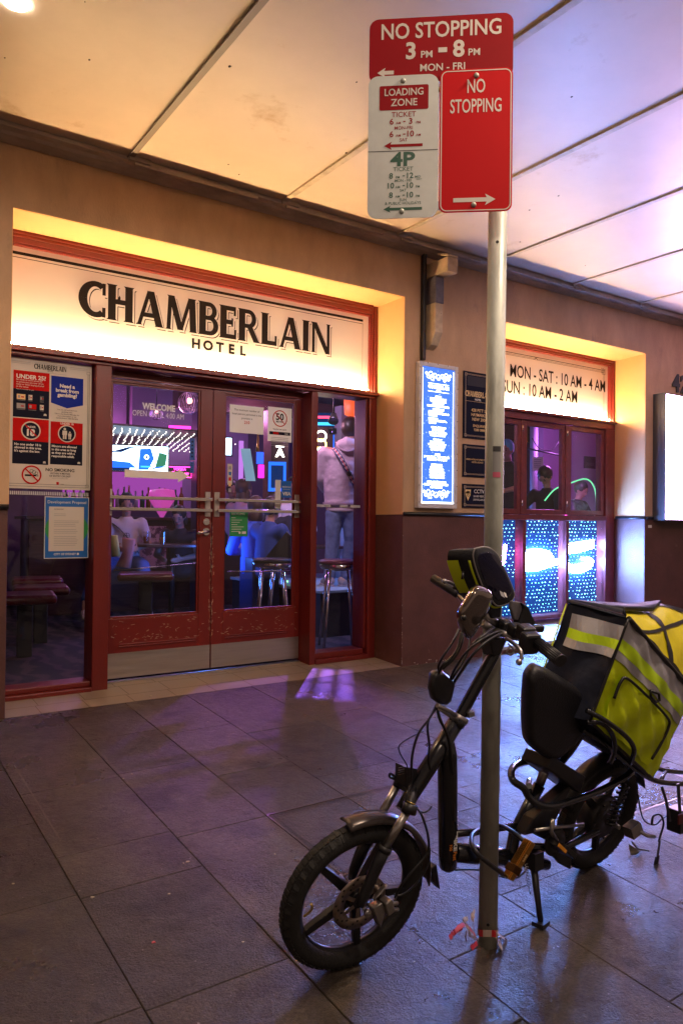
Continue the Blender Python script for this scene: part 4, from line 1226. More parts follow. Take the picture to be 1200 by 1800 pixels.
# pale mortar smears in some joints near the doors
b = MB().use(m_jointl)
for x, y0, y1 in ((1.2, 3.45, 4.6), (1.665, 3.9, 4.6), (.78, 3.1, 4.0), (2.12, 3.75, 4.7)): b.quad((x - .002, y0, gz(y0) + .0006), (x + .002, y0, gz(y0) + .0006), (x + .003, y1, gz(y1) + .0006), (x - .001, y1, gz(y1) + .0006))
b.quad((.9, 4.430, gz(4.43) + .0006), (1.2, 4.426, gz(4.43) + .0006), (1.2, 4.430, gz(4.43) + .0006), (.9, 4.434, gz(4.43) + .0006))
o = b.build('mortar_smear'); o['kind'] = 'structure'
# entrance tiles
m_tile = mat('beige_entry_tile', (.27, .215, .16), .42, noise=.22, nscale=5, bump=.12, bscale=60, rvar=.1, stretch=(2, .5, 1))
m_grout = mat('tile_grout', (.12, .085, .06), .8)
b = MB().use(m_grout); b.quad((AX0 - .02, 4.80, gz(4.8) - .003), (AX1 + .02, 4.80, gz(4.8) - .003), (AX1 + .02, 5.5, gz(5.5) - .003), (AX0 - .02, 5.5, gz(5.5) - .003))
o = b.build('threshold_bed'); o['kind'] = 'structure'
b = MB().use(m_tile)
for k in range(14):
    for j, (ya, yb_) in enumerate(((4.803, 4.975), (4.98, 5.20), (5.205, 5.5))):
        x0 = AX0 - .08 + k * .29 + .02 * (j % 2)
        xa, xb = max(AX0 + .0, x0), min(AX1, x0 + .286)
        if xb - xa > .02: b.quad((xa, ya, gz(ya)), (xb, ya, gz(ya)), (xb, yb_, gz(yb_)), (xa, yb_, gz(yb_)))
o = b.build('entry_tiles'); o['kind'] = 'structure'
# metal framed access covers let into the paving
m_rust = mat('cover_edge_metal', (.16, .13, .12), .35, .7, noise=.4, nscale=30)
def cover(x0, x1, y0, y1, label):
    o = thing('access_cover', label, 'access cover', ((x0+x1)/2, (y0+y1)/2, gz((y0+y1)/2)))
    for k, (i, t) in enumerate(((0, .007), (.022, .006))):
        b = MB().use(m_rust if k == 0 else mat('cover_edge_dark', (.03, .025, .022), .5))
        a0, a1, c0, c1 = x0 + i, x1 - i, y0 + i, y1 - i
        for xa, xb, ya, yb_ in ((a0, a1, c0, c0 + t), (a0, a1, c1 - t, c1), (a0, a0 + t, c0 + t, c1 - t), (a1 - t, a1, c0 + t, c1 - t)):
            b.quad((xa, ya, gz(ya) + .0022), (xb, ya, gz(ya) + .0022), (xb, yb_, gz(yb_) + .0022), (xa, yb_, gz(yb_) + .0022))
        b.build('edge_frame' if k == 0 else 'edge_gap', o)
cover(1.598, 2.31, 2.30, 2.895, 'metal edged access cover set in the paving behind the front wheel')
cover(2.95, 3.72, 2.08, 2.80, 'metal edged access cover in the paving behind the rear of the bike')
# little bits of litter
m_lit = mat('litter_pale', (.55, .5, .32), .6); m_pink = mat('litter_pink', (.7, .1, .12), .5)
q = random.Random(4)
for px, py in ((217, 1370), (232, 1362), (265, 1354-130), (330, 1516), (322, 1519), (23, 1555), (483, 1503), (297, 1573-0), (728, 1693), (162, 1579), (365, 1270), (427, 1658)):
    p = G(px, py); b = MB().use(m_lit); s = q.uniform(.004, .010); a0 = q.random() * 6
    b.prism([(p.x + s*math.cos(a0 + t)*q.uniform(.6, 1.1), p.y + s*math.sin(a0 + t)*q.uniform(.5, 1), p.z + .0015) for t in (0, 1.2, 2.3, 3.6, 4.9)], (0, 0, .002))
    tag(b.build('litter_scrap'), 'tiny pale scrap of litter on the dark paving', 'litter', 'pale scraps of litter on the paving')
p = G(270, 1659); b = MB().use(m_pink); b.prism([(p.x-.006, p.y, p.z+.0015), (p.x+.006, p.y-.002, p.z+.0015), (p.x+.004, p.y+.008, p.z+.0015), (p.x-.004, p.y+.006, p.z+.0015)], (0, 0, .002)); tag(b.build('pink_scrap'), 'tiny pink scrap of paper on the paving at the lower left', 'litter')
# ------------------------------------------------------------------ inside the pub
m_iw = mat('plum_wall', (.12, .07, .15), .55, noise=.15, nscale=3)
m_ic = mat('dark_ceiling', (.10, .08, .12), .7)
m_lil = mat('lilac_wall', (.36, .26, .40), .55, noise=.08, nscale=3)
m_wooddk = mat('dark_bar_wood', (.055, .022, .02), .28, noise=.4, nscale=14, stretch=(.2, 1, 4))
m_maroon = mat('maroon_vinyl', (.09, .006, .010), .28, noise=.1)
m_charc = mat('charcoal', (.02, .02, .025), .5)
m_sblue = mat('jamb_in_blue_light', (.10, .16, .30), .45)  # blue interior light falling on the jamb, put into its colour
m_carpet = bpy.data.materials.new('patterned_carpet'); m_carpet.use_nodes = True; n = m_carpet.node_tree; bs = n.nodes['Principled BSDF']
tc = n.nodes.new('ShaderNodeTexCoord'); wv = n.nodes.new('ShaderNodeTexWave'); wv.inputs['Scale'].default_value = 1.6; wv.inputs['Distortion'].default_value = 7; wv.inputs['Detail'].default_value = 4; wv.inputs['Detail Scale'].default_value = 2.5
n.links.new(tc.outputs['Object'], wv.inputs[0]); cr = n.nodes.new('ShaderNodeValToRGB'); cr.color_ramp.elements[0].color = (.010, .006, .010, 1); cr.color_ramp.elements[0].position = .45; cr.color_ramp.elements[1].color = (.055, .03, .035, 1); cr.color_ramp.elements[1].position = .8
n.links.new(wv.outputs[0], cr.inputs[0]); n.links.new(cr.outputs[0], bs.inputs['Base Color']); bs.inputs['Roughness'].default_value = .85
FZ = .195
b = MB().use(m_carpet).box((-.1, 5.36, FZ - .02), (11.3, 10.9, FZ)); o = b.build('pub_floor'); o['kind'] = 'structure'
b = MB().use(m_iw); b.box((-.1, 10.8, FZ), (11.3, 10.9, 3.35)); part(b, 'interior_back_wall')
b = MB().use(m_charc); b.box((-.2, 5.401, FZ), (-.1, 10.8, 3.35)); part(b, 'interior_side_wall')
b = MB().use(m_iw); b.box((11.2, 5.401, FZ), (11.3, 10.8, 3.35)); part(b, 'interior_side_wall')
b = MB().use(m_ic).box((-.2, 5.37, 3.351), (11.3, 10.9, 3.4)); part(b, 'interior_ceiling')
b = MB().use(m_ic).box((-.1, 5.405, 3.0), (11.2, 5.52, 3.35)); part(b, 'interior_bulkhead')
b = MB().use(m_sblue).box((3.872, 5.365, FZ), (3.899, 5.42, 2.45)); part(b, 'inner_jamb')
b = MB().use(m_lil).box((3.55, 10.5, FZ), (5.4, 10.79, 3.34)); b.box((2.1, 10.6, 2.2), (3.5, 10.79, 3.34)); part(b, 'wall_panel')
b = MB().use(m_lil).box((9.0, 7.7, FZ), (10.6, 7.8, 3.3)); part(b, 'partition_wall')
b = MB().use(m_wooddk).box((3.6, 8.9, 2.75), (11.0, 9.1, 3.0)); b.box((1.4, 8.0, 2.95), (3.6, 8.2, 3.15)); part(b, 'ceiling_beam')
b = MB().use(mat('pillar_dark', (.03, .035, .08), .4)).box((3.76, 8.6, FZ), (3.98, 8.85, 3.3)); part(b, 'pillar')
b = MB().use(m_lil).box((5.35, 9.6, FZ), (5.55, 9.8, 3.3)); part(b, 'pillar')

def atpx(x, y, d): return DP(x, y, d)
YR = -34.4
def face_cam(x):                    # heading that turns a flat thing towards the street side camera
    return math.degrees(math.atan2((x - 600), FOC)) + 34.4
def oriented(mb, c, hw, hh, ang, th=.02):
    a = R(-ang); u_ = Vector((math.cos(a), math.sin(a), 0)); nn = Vector((-math.sin(a), math.cos(a), 0))
    mb.obox(c, u_ * hw, nn * th, Vector((0, 0, hh))); return u_, nn

# television with bright motor picture
def screen(label, px, py, d, hw, hh, mface, ang=None, name='television'):
    c = atpx(px, py, d); ang = face_cam(px) if ang is None else ang
    o = thing(name, label, 'television' if name == 'television' else 'lit sign', c)
    b = MB().use(m_black); u_, nn = oriented(b, c, hw + .015, hh + .015, ang); b.build('casing', o, bevel=.004)
    b = MB(); f = Fr(b, c - nn * .0215, u_, (0, 0, 1)); return o, b, f
m_tv1 = emis('tv_white', (.55, .78, 1), 4.5); m_tv2 = emis('tv_blue', (.01, .10, .75), 1.6); m_tv3 = emis('tv_cyan', (.05, .45, .8), 1.4); m_tvd = emis('tv_dark', (.0, .015, .08), 1)
o, b, f = screen('big lit television with a white and blue picture seen through the left door', 243, 806, 9.3, .36, .155, m_tv1)
f.rect(m_tv1, -.36, -.155, .36, .155, 0)
f.rect(m_tvd, -.36, -.155, -.1, -.06, 1); f.poly(m_tv2, [(-.36, -.03), (-.1, -.05), (-.02, -.12), (-.36, -.12)], 1.4); f.poly(m_tv2, [(.02, .12), (.15, .13), (.19, 0), (.12, -.14), (.0, -.14)], 2); f.disc(m_tv1, .10, .02, .03, 3, 16).disc(m_tvd, .10, .02, .016, 4, 12); f.rect(m_tv3, .03, -.11, .16, -.09, 3); f.poly(m_tvd, [(-.34, .07), (-.12, .14), (-.06, .14), (-.2, .07)], 3)
f.poly(mat('x_green', (.02, .2, .1), .5, emit=(.02, .25, .12), es=.6), [(.2, -.12), (.33, -.08), (.35, .06), (.25, .08)], 2); f.poly(m_tv2, [(.17, -.13), (.34, -.1), (.34, -.085), (.17, -.11)], 3); f.poly(m_tv2, [(-.36, .05), (-.05, .13), (-.05, .145), (-.36, .07)], 2)
b.build('picture', o)
o, b, f = screen('wide television with blue and red stripes behind the standing person', 612, 762, 9.6, .52, .26, m_tv2)
f.rect(m_tvd, -.52, -.26, .52, .26, 0).rect(m_tv3, -.5, .1, .5, .14, 1).rect(m_tv2, -.5, -.2, .5, -.02, 1).rect(m_tv3, -.1, -.25, .45, -.12, 2); mr_ = emis('tv_red', (1, .05, .12), 2.2)
f.rect(mr_, -.48, .19, -.2, .22, 1).rect(mr_, .1, .19, .5, .22, 1).rect(mr_, -.1, .07, .2, .085, 1).rect(m_tv1, -.1, -.04, .02, .1, 2).rect(m_tv1, .1, -.1, .2, -.04, 3)
b.build('picture', o)
o, b, f = screen('yellow and white neon badge beside the standing person', 564, 790, 9.0, .13, .26, m_tv1, name='neon_badge')
my = emis('neon_yellow', (1, .75, .15), 5); mw_ = emis('neon_white', (1, .95, .8), 5)
for k in range(4): f.annulus(my if k % 2 else mw_, .0, .16 - k * .1, .07, .02, 1 + k * .1, 18)
f.text(mw_, 'BAR', 0, -.23, None, .05, 1, bold=.05); b.build('neon_tube', o)
# pink neon drinks sign
o, b, f = screen('pink neon vodka sign on the back wall seen through the left door', 316, 830, 9.6, .15, .07, m_tv1, name='neon_sign')
mp = emis('neon_pink', (1, .03, .38), 7)
f.frame(mp, -.15, -.07, .15, .07, .008, 1); f.text(mp, 'VODKA', 0, .022, None, .03, 1, bold=.02); f.text(mp, 'Cruiser', 0, -.045, None, .05, 1, bold=.06); b.build('neon_tube', o)
# magenta light bars
for k, (y, l) in enumerate(((751, 'upper pink light bar on the dark back wall'), (763, 'lower pink light bar on the dark back wall'))):
    c = atpx(316, y, 9.9); a_ = R(-face_cam(316)); u_ = Vector((math.cos(a_), math.sin(a_), 0))
    b = MB().use(emis('magenta_bar', (1, .02, .45), 4)); b.tube([c - u_ * .14, c + u_ * .14], .018, 8); tag(b.build('light_bar'), l, 'light bar', 'pink light bars')
# LED net under the ceiling
b = MB().use(emis('warm_dot', (1, .9, .82), 5)); q = random.Random(9)
for i in range(30):
    for j in range(16):
        c = Vector((1.9 + i * .085 + (j % 2) * .04, 8.2 + j * .15, 2.34))
        if c.x > 3.72 and c.y < 8.9: continue
        b.ball(c + Vector((q.gauss(0, .006), q.gauss(0, .006), 0)), .0055, 6)
o = b.build('fairy_light_net'); tag(o, 'net of tiny warm lights spread under the pub ceiling', 'fairy lights', kind='stuff')
b = MB().use(m_charc); b.box((1.8, 8.1, 2.36), (3.74, 10.7, 2.38)); part(b, 'hung_ceiling_panel')
# pendant globes
def pendant(px, py, d, r, lab):
    c = atpx(px, py, d); o = thing('pendant_lamp', lab, 'pendant lamp', c)
    b = MB().use(mat('lamp_wire', (.5, .35, .5), .3, .8))
    for k in range(10):
        a = math.pi * k / 10; b.ring(c, (math.cos(a), math.sin(a), 0), [(r, -.003), (r + .004, 0), (r, .003)], 20)
    b.build('cage', o); b = MB().use(emis('bulb_warm', (1, .35, .3), 4)); b.ball(c + Vector((0, 0, .02)), r * .28, 10); b.build('bulb', o)
    b = MB().use(m_black); b.tube([c + Vector((0, 0, r)), (c.x, c.y, 3.34)], .006, 6); b.build('cord', o)
pendant(333, 708, 7.4, .11, 'round wire pendant lamp at the top of the left door')
pendant(275, 727, 8.6, .07, 'small round pendant lamp near the door greeting lettering')
# orange lantern
c = atpx(625, 712, 8.0); b = MB().use(mat('orange_lantern', (.6, .07, .02), .5, emit=(.9, .12, .02), es=.5, noise=.4, nscale=20)); b.tube([c + Vector((0, 0, -.13)), c + Vector((0, 0, -.1)), c + Vector((0, 0, .12)), c + Vector((0, 0, .14))], [.06, .12, .13, .05], 14); tag(b.build('hanging_lantern'), 'orange paper lantern hanging above the standing person', 'lantern')

# bar counter with back shelf, bottles, magenta glow
o = thing('bar_counter', 'dark bar counter with a lit back shelf seen through the left door', 'bar counter', (3.2, 9.2, FZ))
MB().use(m_wooddk).box((1.9, 9.15, FZ), (4.9, 9.6, 1.32)).build('front', o, bevel=.01)
MB().use(m_wooddk).box((1.85, 9.05, 1.3205), (4.95, 9.7, 1.36)).build('top', o, bevel=.008)
b = MB().use(mat('pale_mural', (.5, .33, .5), .6, stain=((.1, .04, .12), 9, .52))).box((2.95, 9.135, .72), (3.55, 9.149, 1.25)); b.build('mural_panel', o)
MB().use(emis('shelf_glow', (.6, .10, .7), .35)).box((2.6, 10.45, 1.5), (4.3, 10.48, 2.0)).build('glow_panel', o)
MB().use(m_wooddk).box((2.5, 10.2, 1.45), (4.4, 10.44, 1.48)).build('shelf', o)
MB().use(emis('blue_edge', (.03, .12, 1), 4)).box((2.7, 9.12, 1.27), (3.1, 9.14, 1.295)).build('edge_light', o)
bot = None; q = random.Random(8)
mgl = [mat('bottle_green', (.02, .10, .05), .1), mat('bottle_amber', (.22, .08, .02), .1), mat('bottle_clear', (.45, .4, .5), .08)]
def bottle(k):
    b = MB().use(mgl[k]); b.tube([(0, 0, 0), (0, 0, .18), (0, 0, .21), (0, 0, .225), (0, 0, .30)], [.036, .036, .025, .013, .013], 12)
    o = b.build('bottle'); tag(o, 'glass spirit bottle standing on the bar back shelf', 'bottle', 'bottles on the bar back shelf'); return o
protos = [bottle(k) for k in range(3)]
for i in range(20):
    k = i % 3; o = protos[k] if i < 3 else protos[k].copy()
    if i >= 3: col.objects.link(o)
    o.location = (2.62 + i * .085 + q.gauss(0, .008), 10.32 + q.gauss(0, .03), 1.4805); o.scale = (1, 1, q.uniform(.8, 1.1))
c = atpx(285, 856, 9.3); b = MB().use(mat('magenta_dome', (.5, .1, .4), .3, emit=(.9, .1, .6), es=.3)); b.tube([(c.x, c.y, 1.36), (c.x, c.y, 1.46), (c.x, c.y, 1.60), (c.x, c.y, 1.70), (c.x, c.y, 1.72)], [.02, .08, .17, .15, .02], 20); tag(b.build('glowing_bowl'), 'pink glowing bowl on the bar counter under the arrow', 'bowl')

# tables and chairs
def table(name, lab, c, hx, hy, ang, zt, parts='cross'):
    o = thing(name, lab, 'table', (c[0], c[1], FZ)); a = R(ang); u_ = Vector((math.cos(a), math.sin(a), 0)); w_ = Vector((-math.sin(a), math.cos(a), 0))
    c3 = Vector((c[0], c[1], zt - .02))
    b = MB().use(m_wooddk); b.prism([c3 + u_ * x * hx + w_ * y * hy for x, y in ((-1, -.5), (-.6, -1), (.6, -1), (1, -.5), (1, 1), (-1, 1))], (0, 0, .035)); b.build('tabletop', o, bevel=.006)
    b = MB().use(m_black); b.cyl((c[0], c[1], FZ + .02), (c[0], c[1], zt - .02), .035, 14); b.build('pedestal', o)
    b = MB().use(m_black); b.cyl((c[0], c[1], FZ + .001), (c[0], c[1], FZ + .02), .24, 24); b.build('base', o)
    return o
table('pub_table', 'dark round cornered table with two beer glasses between the seated pair', (3.28, 8.25), .48, .35, -20, 1.045)
table('pub_table', 'dark table in front of the group seated behind the right door', (4.75, 7.7), .5, .35, -30, 1.03)
def beer(px, py, d, lab, zt=1.0605):
    c = atpx(px, py, d); o = thing('beer_glass', lab, 'glass', (c.x, c.y, zt))
    MB().use(mat('amber_beer', (.30, .06, .01), .15)).tube([(c.x, c.y, zt + .006), (c.x, c.y, zt + .08)], [.026, .034], 14).build('beer', o)
    MB().use(glassm('beer_glass_clear', (.9, .9, .9), .2)).tube([(c.x, c.y, zt + .001), (c.x, c.y, zt + .14)], [.030, .042], 14, caps=False).build('tumbler', o)
beer(257, 950, 8.45, 'left pint glass, beside the white shirt elbow'); beer(286, 951, 8.3, 'right pint glass in the middle of the pub table')
def stool(c, zs_, lab, seatm, r=.17, fr=.24):
    o = thing('bar_stool', lab, 'stool', (c[0], c[1], FZ), 'chrome bar stools behind the glass')
    x, y = c; b = MB().use(seatm); b.tube([(x, y, zs_ - .03), (x, y, zs_ - .02), (x, y, zs_), (x, y, zs_ + .012)], [r * .9, r, r, r * .8], 28); b.build('seat', o)
    b = MB().use(m_chrome); b.tube([(x, y, zs_ - .09), (x, y, zs_ - .07), (x, y, zs_ - .031)], [r * .5, r * .85, r * .99], 28); b.build('seat_band', o)
    for k in range(4):
        a = R(20 + 90 * k); MB().use(m_chrome).tube([(x + r*.7*math.cos(a), y + r*.7*math.sin(a), zs_ - .07), (x + fr*math.cos(a), y + fr*math.sin(a), FZ + .001)], .0125, 10).build('leg', o)
    b = MB().use(m_chrome); rr = fr * .86; b.ring((x, y, FZ + .25), (0, 0, 1), [(rr - .009, 0), (rr, .009), (rr + .009, 0), (rr, -.009)], 36); b.build('foot_ring', o)
m_pseat = mat('plum_seat', (.16, .03, .10), .3)
stool((3.83, 5.62), .985, 'chrome bar stool with plum seat right behind the side glass', m_pseat, .19, .22)
stool((3.42, 6.12), .98, 'chrome bar stool behind the right door, left one of two', m_charc, .19, .22)
stool((3.72, 6.45), .98, 'chrome bar stool behind the right door, right one of two', m_charc, .18, .22)
stool((3.22, 5.95), .5, 'low chrome stool mostly hidden by the door post beside the side glass', m_charc, .15, .16) if False else None
def bench(c, hx, hy, ang, zt, lab):
    o = thing('bench_seat', lab, 'bench', (c[0], c[1], FZ)); a = R(ang); u_ = Vector((math.cos(a), math.sin(a), 0)); w_ = Vector((-math.sin(a), math.cos(a), 0))
    MB().use(m_maroon).obox((c[0], c[1], zt - .04), u_ * hx, w_ * hy, (0, 0, .04)).build('cushion', o, bevel=.035, seg=4)
    MB().use(m_charc).obox((c[0], c[1], (zt - .09 + FZ) / 2), u_ * hx * .25, w_ * hy * .25, (0, 0, (zt - .09 - FZ) / 2)).build('plinth', o, bevel=.01)
bench((2.72, 7.55), .28, .2, -20, .79, 'maroon padded seat under the white shirted drinker')
bench((1.35, 6.6), .24, .22, -10, .72, 'maroon padded seat nearest the left side glass')
bench((1.62, 7.25), .24, .22, -10, .72, 'maroon padded seat second from the left side glass')
bench((1.75, 8.0), .24, .22, -10, .74, 'maroon padded seat farthest from the left side glass')
# stage
o = thing('stage_platform', 'low dark stage with pale glowing top under the standing person', 'stage', (5.1, 7.1, FZ))
MB().use(m_charc).box((3.98, 6.16, FZ + .001), (6.6, 8.1, .63)).build('stage_base', o)
MB().use(mat('stage_top', (.35, .5, .55), .3)).box((3.96, 6.14, .6305), (6.62, 8.12, .66)).build('stage_floor', o, bevel=.004)
b = MB().use(mat('red_box', (.45, .01, .02), .4)); c = atpx(628, 1010, 8.3); b.obox((c.x, c.y, .70), (.12, -.05, 0), (.04, .09, 0), (0, 0, .0395)); tag(b.build('foot_pedal'), 'red effects pedal on the stage by the shoes', 'pedal')
# speaker cabinet with green lights, dark column in right door
o = thing('amplifier_rack', 'dark amplifier rack with two green lights low behind the right door', 'amplifier', (4.55, 6.9, FZ))
MB().use(mat('rack_blue', (.012, .02, .07), .4)).box((3.62, 6.9, FZ), (3.94, 7.2, .95)).build('cabinet', o, bevel=.01)
for px, py in ((505, 1022), (509, 1038)):
    r_ = ray(px, py); t = 6.895 / r_.y; MB().use(emis('green_led', (.1, 1, .1), 12)).ball(CAM + r_ * t, .007, 6).build('indicator', o)
# gear and fittings behind the right door
o, b, f = screen('round black lit badge with a pale letter on the wall behind the right door', 492, 795, 9.0, .09, .10, m_tv1, name='round_badge')
f.text(mw_, 'A', 0, -.05, None, .09, 1, bold=.06).rect(mw_, -.05, .06, .05, .075, 1); b.build('neon_tube', o)
o, b, f = screen('blue framed cash machine screen behind the right door', 487, 838, 8.6, .10, .17, m_tv2, name='cash_machine')
f.rect(m_tv2, -.1, -.17, .1, .17, 0).rect(m_tvd, -.07, -.13, .07, .13, 1); b.build('picture', o)
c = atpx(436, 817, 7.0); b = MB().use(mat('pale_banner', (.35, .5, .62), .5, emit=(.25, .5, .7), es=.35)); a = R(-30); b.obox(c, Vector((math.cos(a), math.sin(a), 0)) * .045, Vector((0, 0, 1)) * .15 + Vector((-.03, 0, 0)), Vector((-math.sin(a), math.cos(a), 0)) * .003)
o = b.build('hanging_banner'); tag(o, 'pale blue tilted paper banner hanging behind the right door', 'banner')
b = MB().use(mat('gold_metal', (.6, .4, .12), .3, .8)); c = atpx(453, 785, 7.0); b.tube([c + Vector((0, 0, .12)), c, c + Vector((0, 0, -.05))], [.008, .012, .02], 8); tag(b.build('brass_hook'), 'brass hook hanging beside the pale blue banner', 'hook')
for px, lab, m_, d, w_, (ya, yb_) in ((457, 'blue lit bottle hanging below the brass hook', emis('blue_item', (.02, .08, .9), 1.6), 7.2, .035, (795, 815)), (459, 'pink lit bottle hanging below the blue one', emis('pink_item', (.9, .02, .5), 1.6), 7.2, .03, (817, 840)), (424, 'tall lilac light column behind the right door', emis('lilac_col', (.55, .2, .8), .7), 9.4, .03, (775, 850))):
    a_, c_ = atpx(px, ya, d), atpx(px, yb_, d); b = MB().use(m_); b.tube([a_, Vector((a_.x, a_.y, c_.z))], w_, 10); tag(b.build('glowing_tube'), lab, 'light')
o, b, f = screen('white lit screen at the left edge of the right door', 399, 785, 8.8, .05, .10, m_tv1); f.rect(m_tv1, -.05, -.1, .05, .1, 0); b.build('picture', o)
MB().use(mat('brick_column', (.20, .11, .10), .7, noise=.3, nscale=9)).box((4.62, 8.35, FZ), (4.80, 8.55, 2.75)).build('pillar', ROOM)
MB().use(mat('pale_column', (.32, .36, .42), .6)).box((5.02, 7.35, FZ), (5.14, 7.5, 2.72)).build('pillar', ROOM)
b = MB().use(m_charc); b.prism([atpx(462, 985, 7.2), atpx(530, 985, 7.2), atpx(528, 955, 7.2), atpx(503, 935, 7.2)], Vector((.12, .18, 0))); tag(b.build('music_stand'), 'black slanted stand behind the right door above the stools', 'stand')
b = MB().use(mat('metal_rail', (.4, .4, .5), .25, .9)); b.tube([atpx(400, 1005, 6.2), atpx(520, 1004, 6.6)], .006, 6); b.tube([atpx(200, 1003, 6.2), atpx(345, 990, 6.6)], .005, 6); tag(b.build('bar_rail'), 'thin metal rail low behind the door glass', 'rail')

# behind the side window
c = atpx(938, 800, 10.2); b = MB().use(mat('grey_pipe', (.30, .30, .38), .4)); b.tube([(c.x, c.y, FZ), (c.x, c.y, 3.34)], .055, 14); tag(b.build('grey_post'), 'grey wrapped post with notices behind the side window', 'post')
c = atpx(945, 815, 9.9); o = thing('paper_notice', 'white paper notice stuck on the grey post behind the side window', 'notice', c); b = MB().use(m_white); u_, nn = oriented(b, c, .07, .09, 52, .002); b.build('sheet', o); b = MB(); f = Fr(b, c - nn * .003, u_, (0, 0, 1))
for k in range(5): f.rect(m_grey, -.05, .05 - k * .025, .04, .06 - k * .025, 1)
b.build('print', o)
b = MB().use(m_charc); b.tube([atpx(925, 788, 10.0), atpx(994, 802, 10.0)], .012, 8); b.tube(smooth_path([atpx(935, 770, 10.0), atpx(948, 788, 10.0), atpx(970, 790, 10.0), atpx(985, 770, 10.0)]), .008, 8); tag(b.build('cable_run'), 'dark cables drooping behind the upper side window', 'cable')
b = MB().use(emis('green_cable', (.15, .75, .35), 1.0)); b.tube(smooth_path([atpx(957, 880, 9.1), atpx(975, 860, 9.1), atpx(1000, 850, 9.1), atpx(1030, 842, 9.1), atpx(1045, 860, 9.1), atpx(1048, 898, 9.1)]), .008, 8); tag(b.build('glowing_cable'), 'glowing green cable looping across the side window', 'cable')
c = atpx(1036, 813, 11.3); o = thing('wall_poster', 'dark framed poster on the lilac partition behind the side window', 'poster', c); b = MB().use(m_charc); oriented(b, c, .13, .09, 0, .01); b.build('board', o); b = MB().use(m_dgrey); b.box((c.x - .1, c.y - .013, c.z - .05), (c.x + .1, c.y - .0105, c.z)); b.build('print', o)
MB().use(emis('pink_edge', (1, .1, .7), 3)).box((9.5, 7.66, .9), (9.52, 7.69, 2.4)).build('light_strip', ROOM)

# stage spotlight with slotted shutter throwing violet streaks through the side glass
S0 = Vector((4.0, 6.0, 2.3)); dS = (Vector((3.0, 4.74, .15)) - S0).normalized(); hS = dS.cross(Vector((0, 0, 1))).normalized(); vS = hS.cross(dS)
o = thing('stage_spotlight', 'small black stage spotlight hanging high behind the side glass', 'spotlight', S0)
b = MB().use(m_black); b.tube([S0 - dS * .10, S0 - dS * .02, S0 - dS * .006], [.03, .05, .05], 16); b.build('housing', o)
b = MB().use(m_black); b.tube([S0 - dS * .05, (S0.x, S0.y, 3.34)], .008, 8); b.build('yoke', o)
b = MB().use(m_black); c = S0 + dS * .12
for a, e in ((-.040, -.0130), (-.0088, -.0062), (-.0020, .0002), (.0048, .0070), (.0125, .040)): b.obox(c + hS * (a + e) / 2, hS * (e - a) / 2, vS * .03, dS * .0005)
for z in (-.028, .028): b.obox(c + vS * z + dS * .0015, hS * .04, vS * .013, dS * .0005)
b.obox(c + dS * .003 + vS * .001, hS * .03, vS * .0007, dS * .0004)
b.build('slotted_shutter', o)
# ------------------------------------------------------------------ people
m_skin = mat('skin', (.42, .23, .17), .5)
m_hairb = mat('black_hair', (.012, .009, .01), .45)
m_hairbr = mat('brown_hair', (.05, .028, .02), .5)
m_hood = mat('dusty_pink_cotton', (.42, .34, .40), .85, bump=.9, bscale=14)
m_jean = mat('washed_denim', (.13, .20, .36), .8, noise=.35, nscale=9, bump=.8, bscale=22)
m_tee = mat('white_cotton', (.55, .48, .50), .85)
m_blk = mat('black_cotton', (.012, .012, .018), .8)
m_shoe = mat('pale_sneaker', (.45, .38, .36), .6)
def person_root(label, loc, heading, group=None):   # heading: degrees, 0 = faces +Y (away from the street)
    o = thing('person', label, 'person', loc, group); o.rotation_euler = (0, 0, R(heading)); return o
def head_extra(c, s=1, nod=0, turn=0):
    b = MB(); M = Matrix.Rotation(R(turn), 3, 'Z') @ Matrix.Rotation(R(-nod), 3, 'X')
    X, Y, Z = M @ Vector((1, 0, 0)), M @ Vector((0, 1, 0)), M @ Vector((0, 0, 1)); c = Vector(c); A = (X, Y, Z)
    b.ball(c + Z * .02 * s, .1 * s, 16, (.78, .98, 1.02), A)
    b.ball(c + Y * .03 * s - Z * .055 * s, .062 * s, 12, (.88, .9, 1.0), A)
    b.ball(c + Y * .098 * s - Z * .018 * s, .017 * s, 8, (.8, 1.1, 1.3), A)
    for q in (-1, 1): b.ball(c + X * q * .078 * s - Z * .01 * s, .022 * s, 8, (.45, .8, 1.3), A)
    b.ball(c + Y * .082 * s - Z * .058 * s, .018 * s, 8, (1.5, .7, .5), A)
    return b, A
def face_bits(o, c, A, s=1):
    c = Vector(c)
    for q in (-1, 1):
        MB().use(m_black).ball(c + A[0] * q * .031 * s + A[1] * .088 * s + A[2] * .008 * s, .0085 * s, 8, (1.4, .6, .7), A).build('eye', o, local=True)
        MB().use(m_hairb).ball(c + A[0] * q * .031 * s + A[1] * .090 * s + A[2] * .028 * s, .012 * s, 8, (1.4, .5, .3), A).build('eyebrow', o, local=True)
    MB().use(mat('lips', (.35, .06, .07), .4)).ball(c + A[1] * .095 * s - A[2] * .058 * s, .013 * s, 8, (1.7, .5, .4), A).build('mouth', o, local=True)
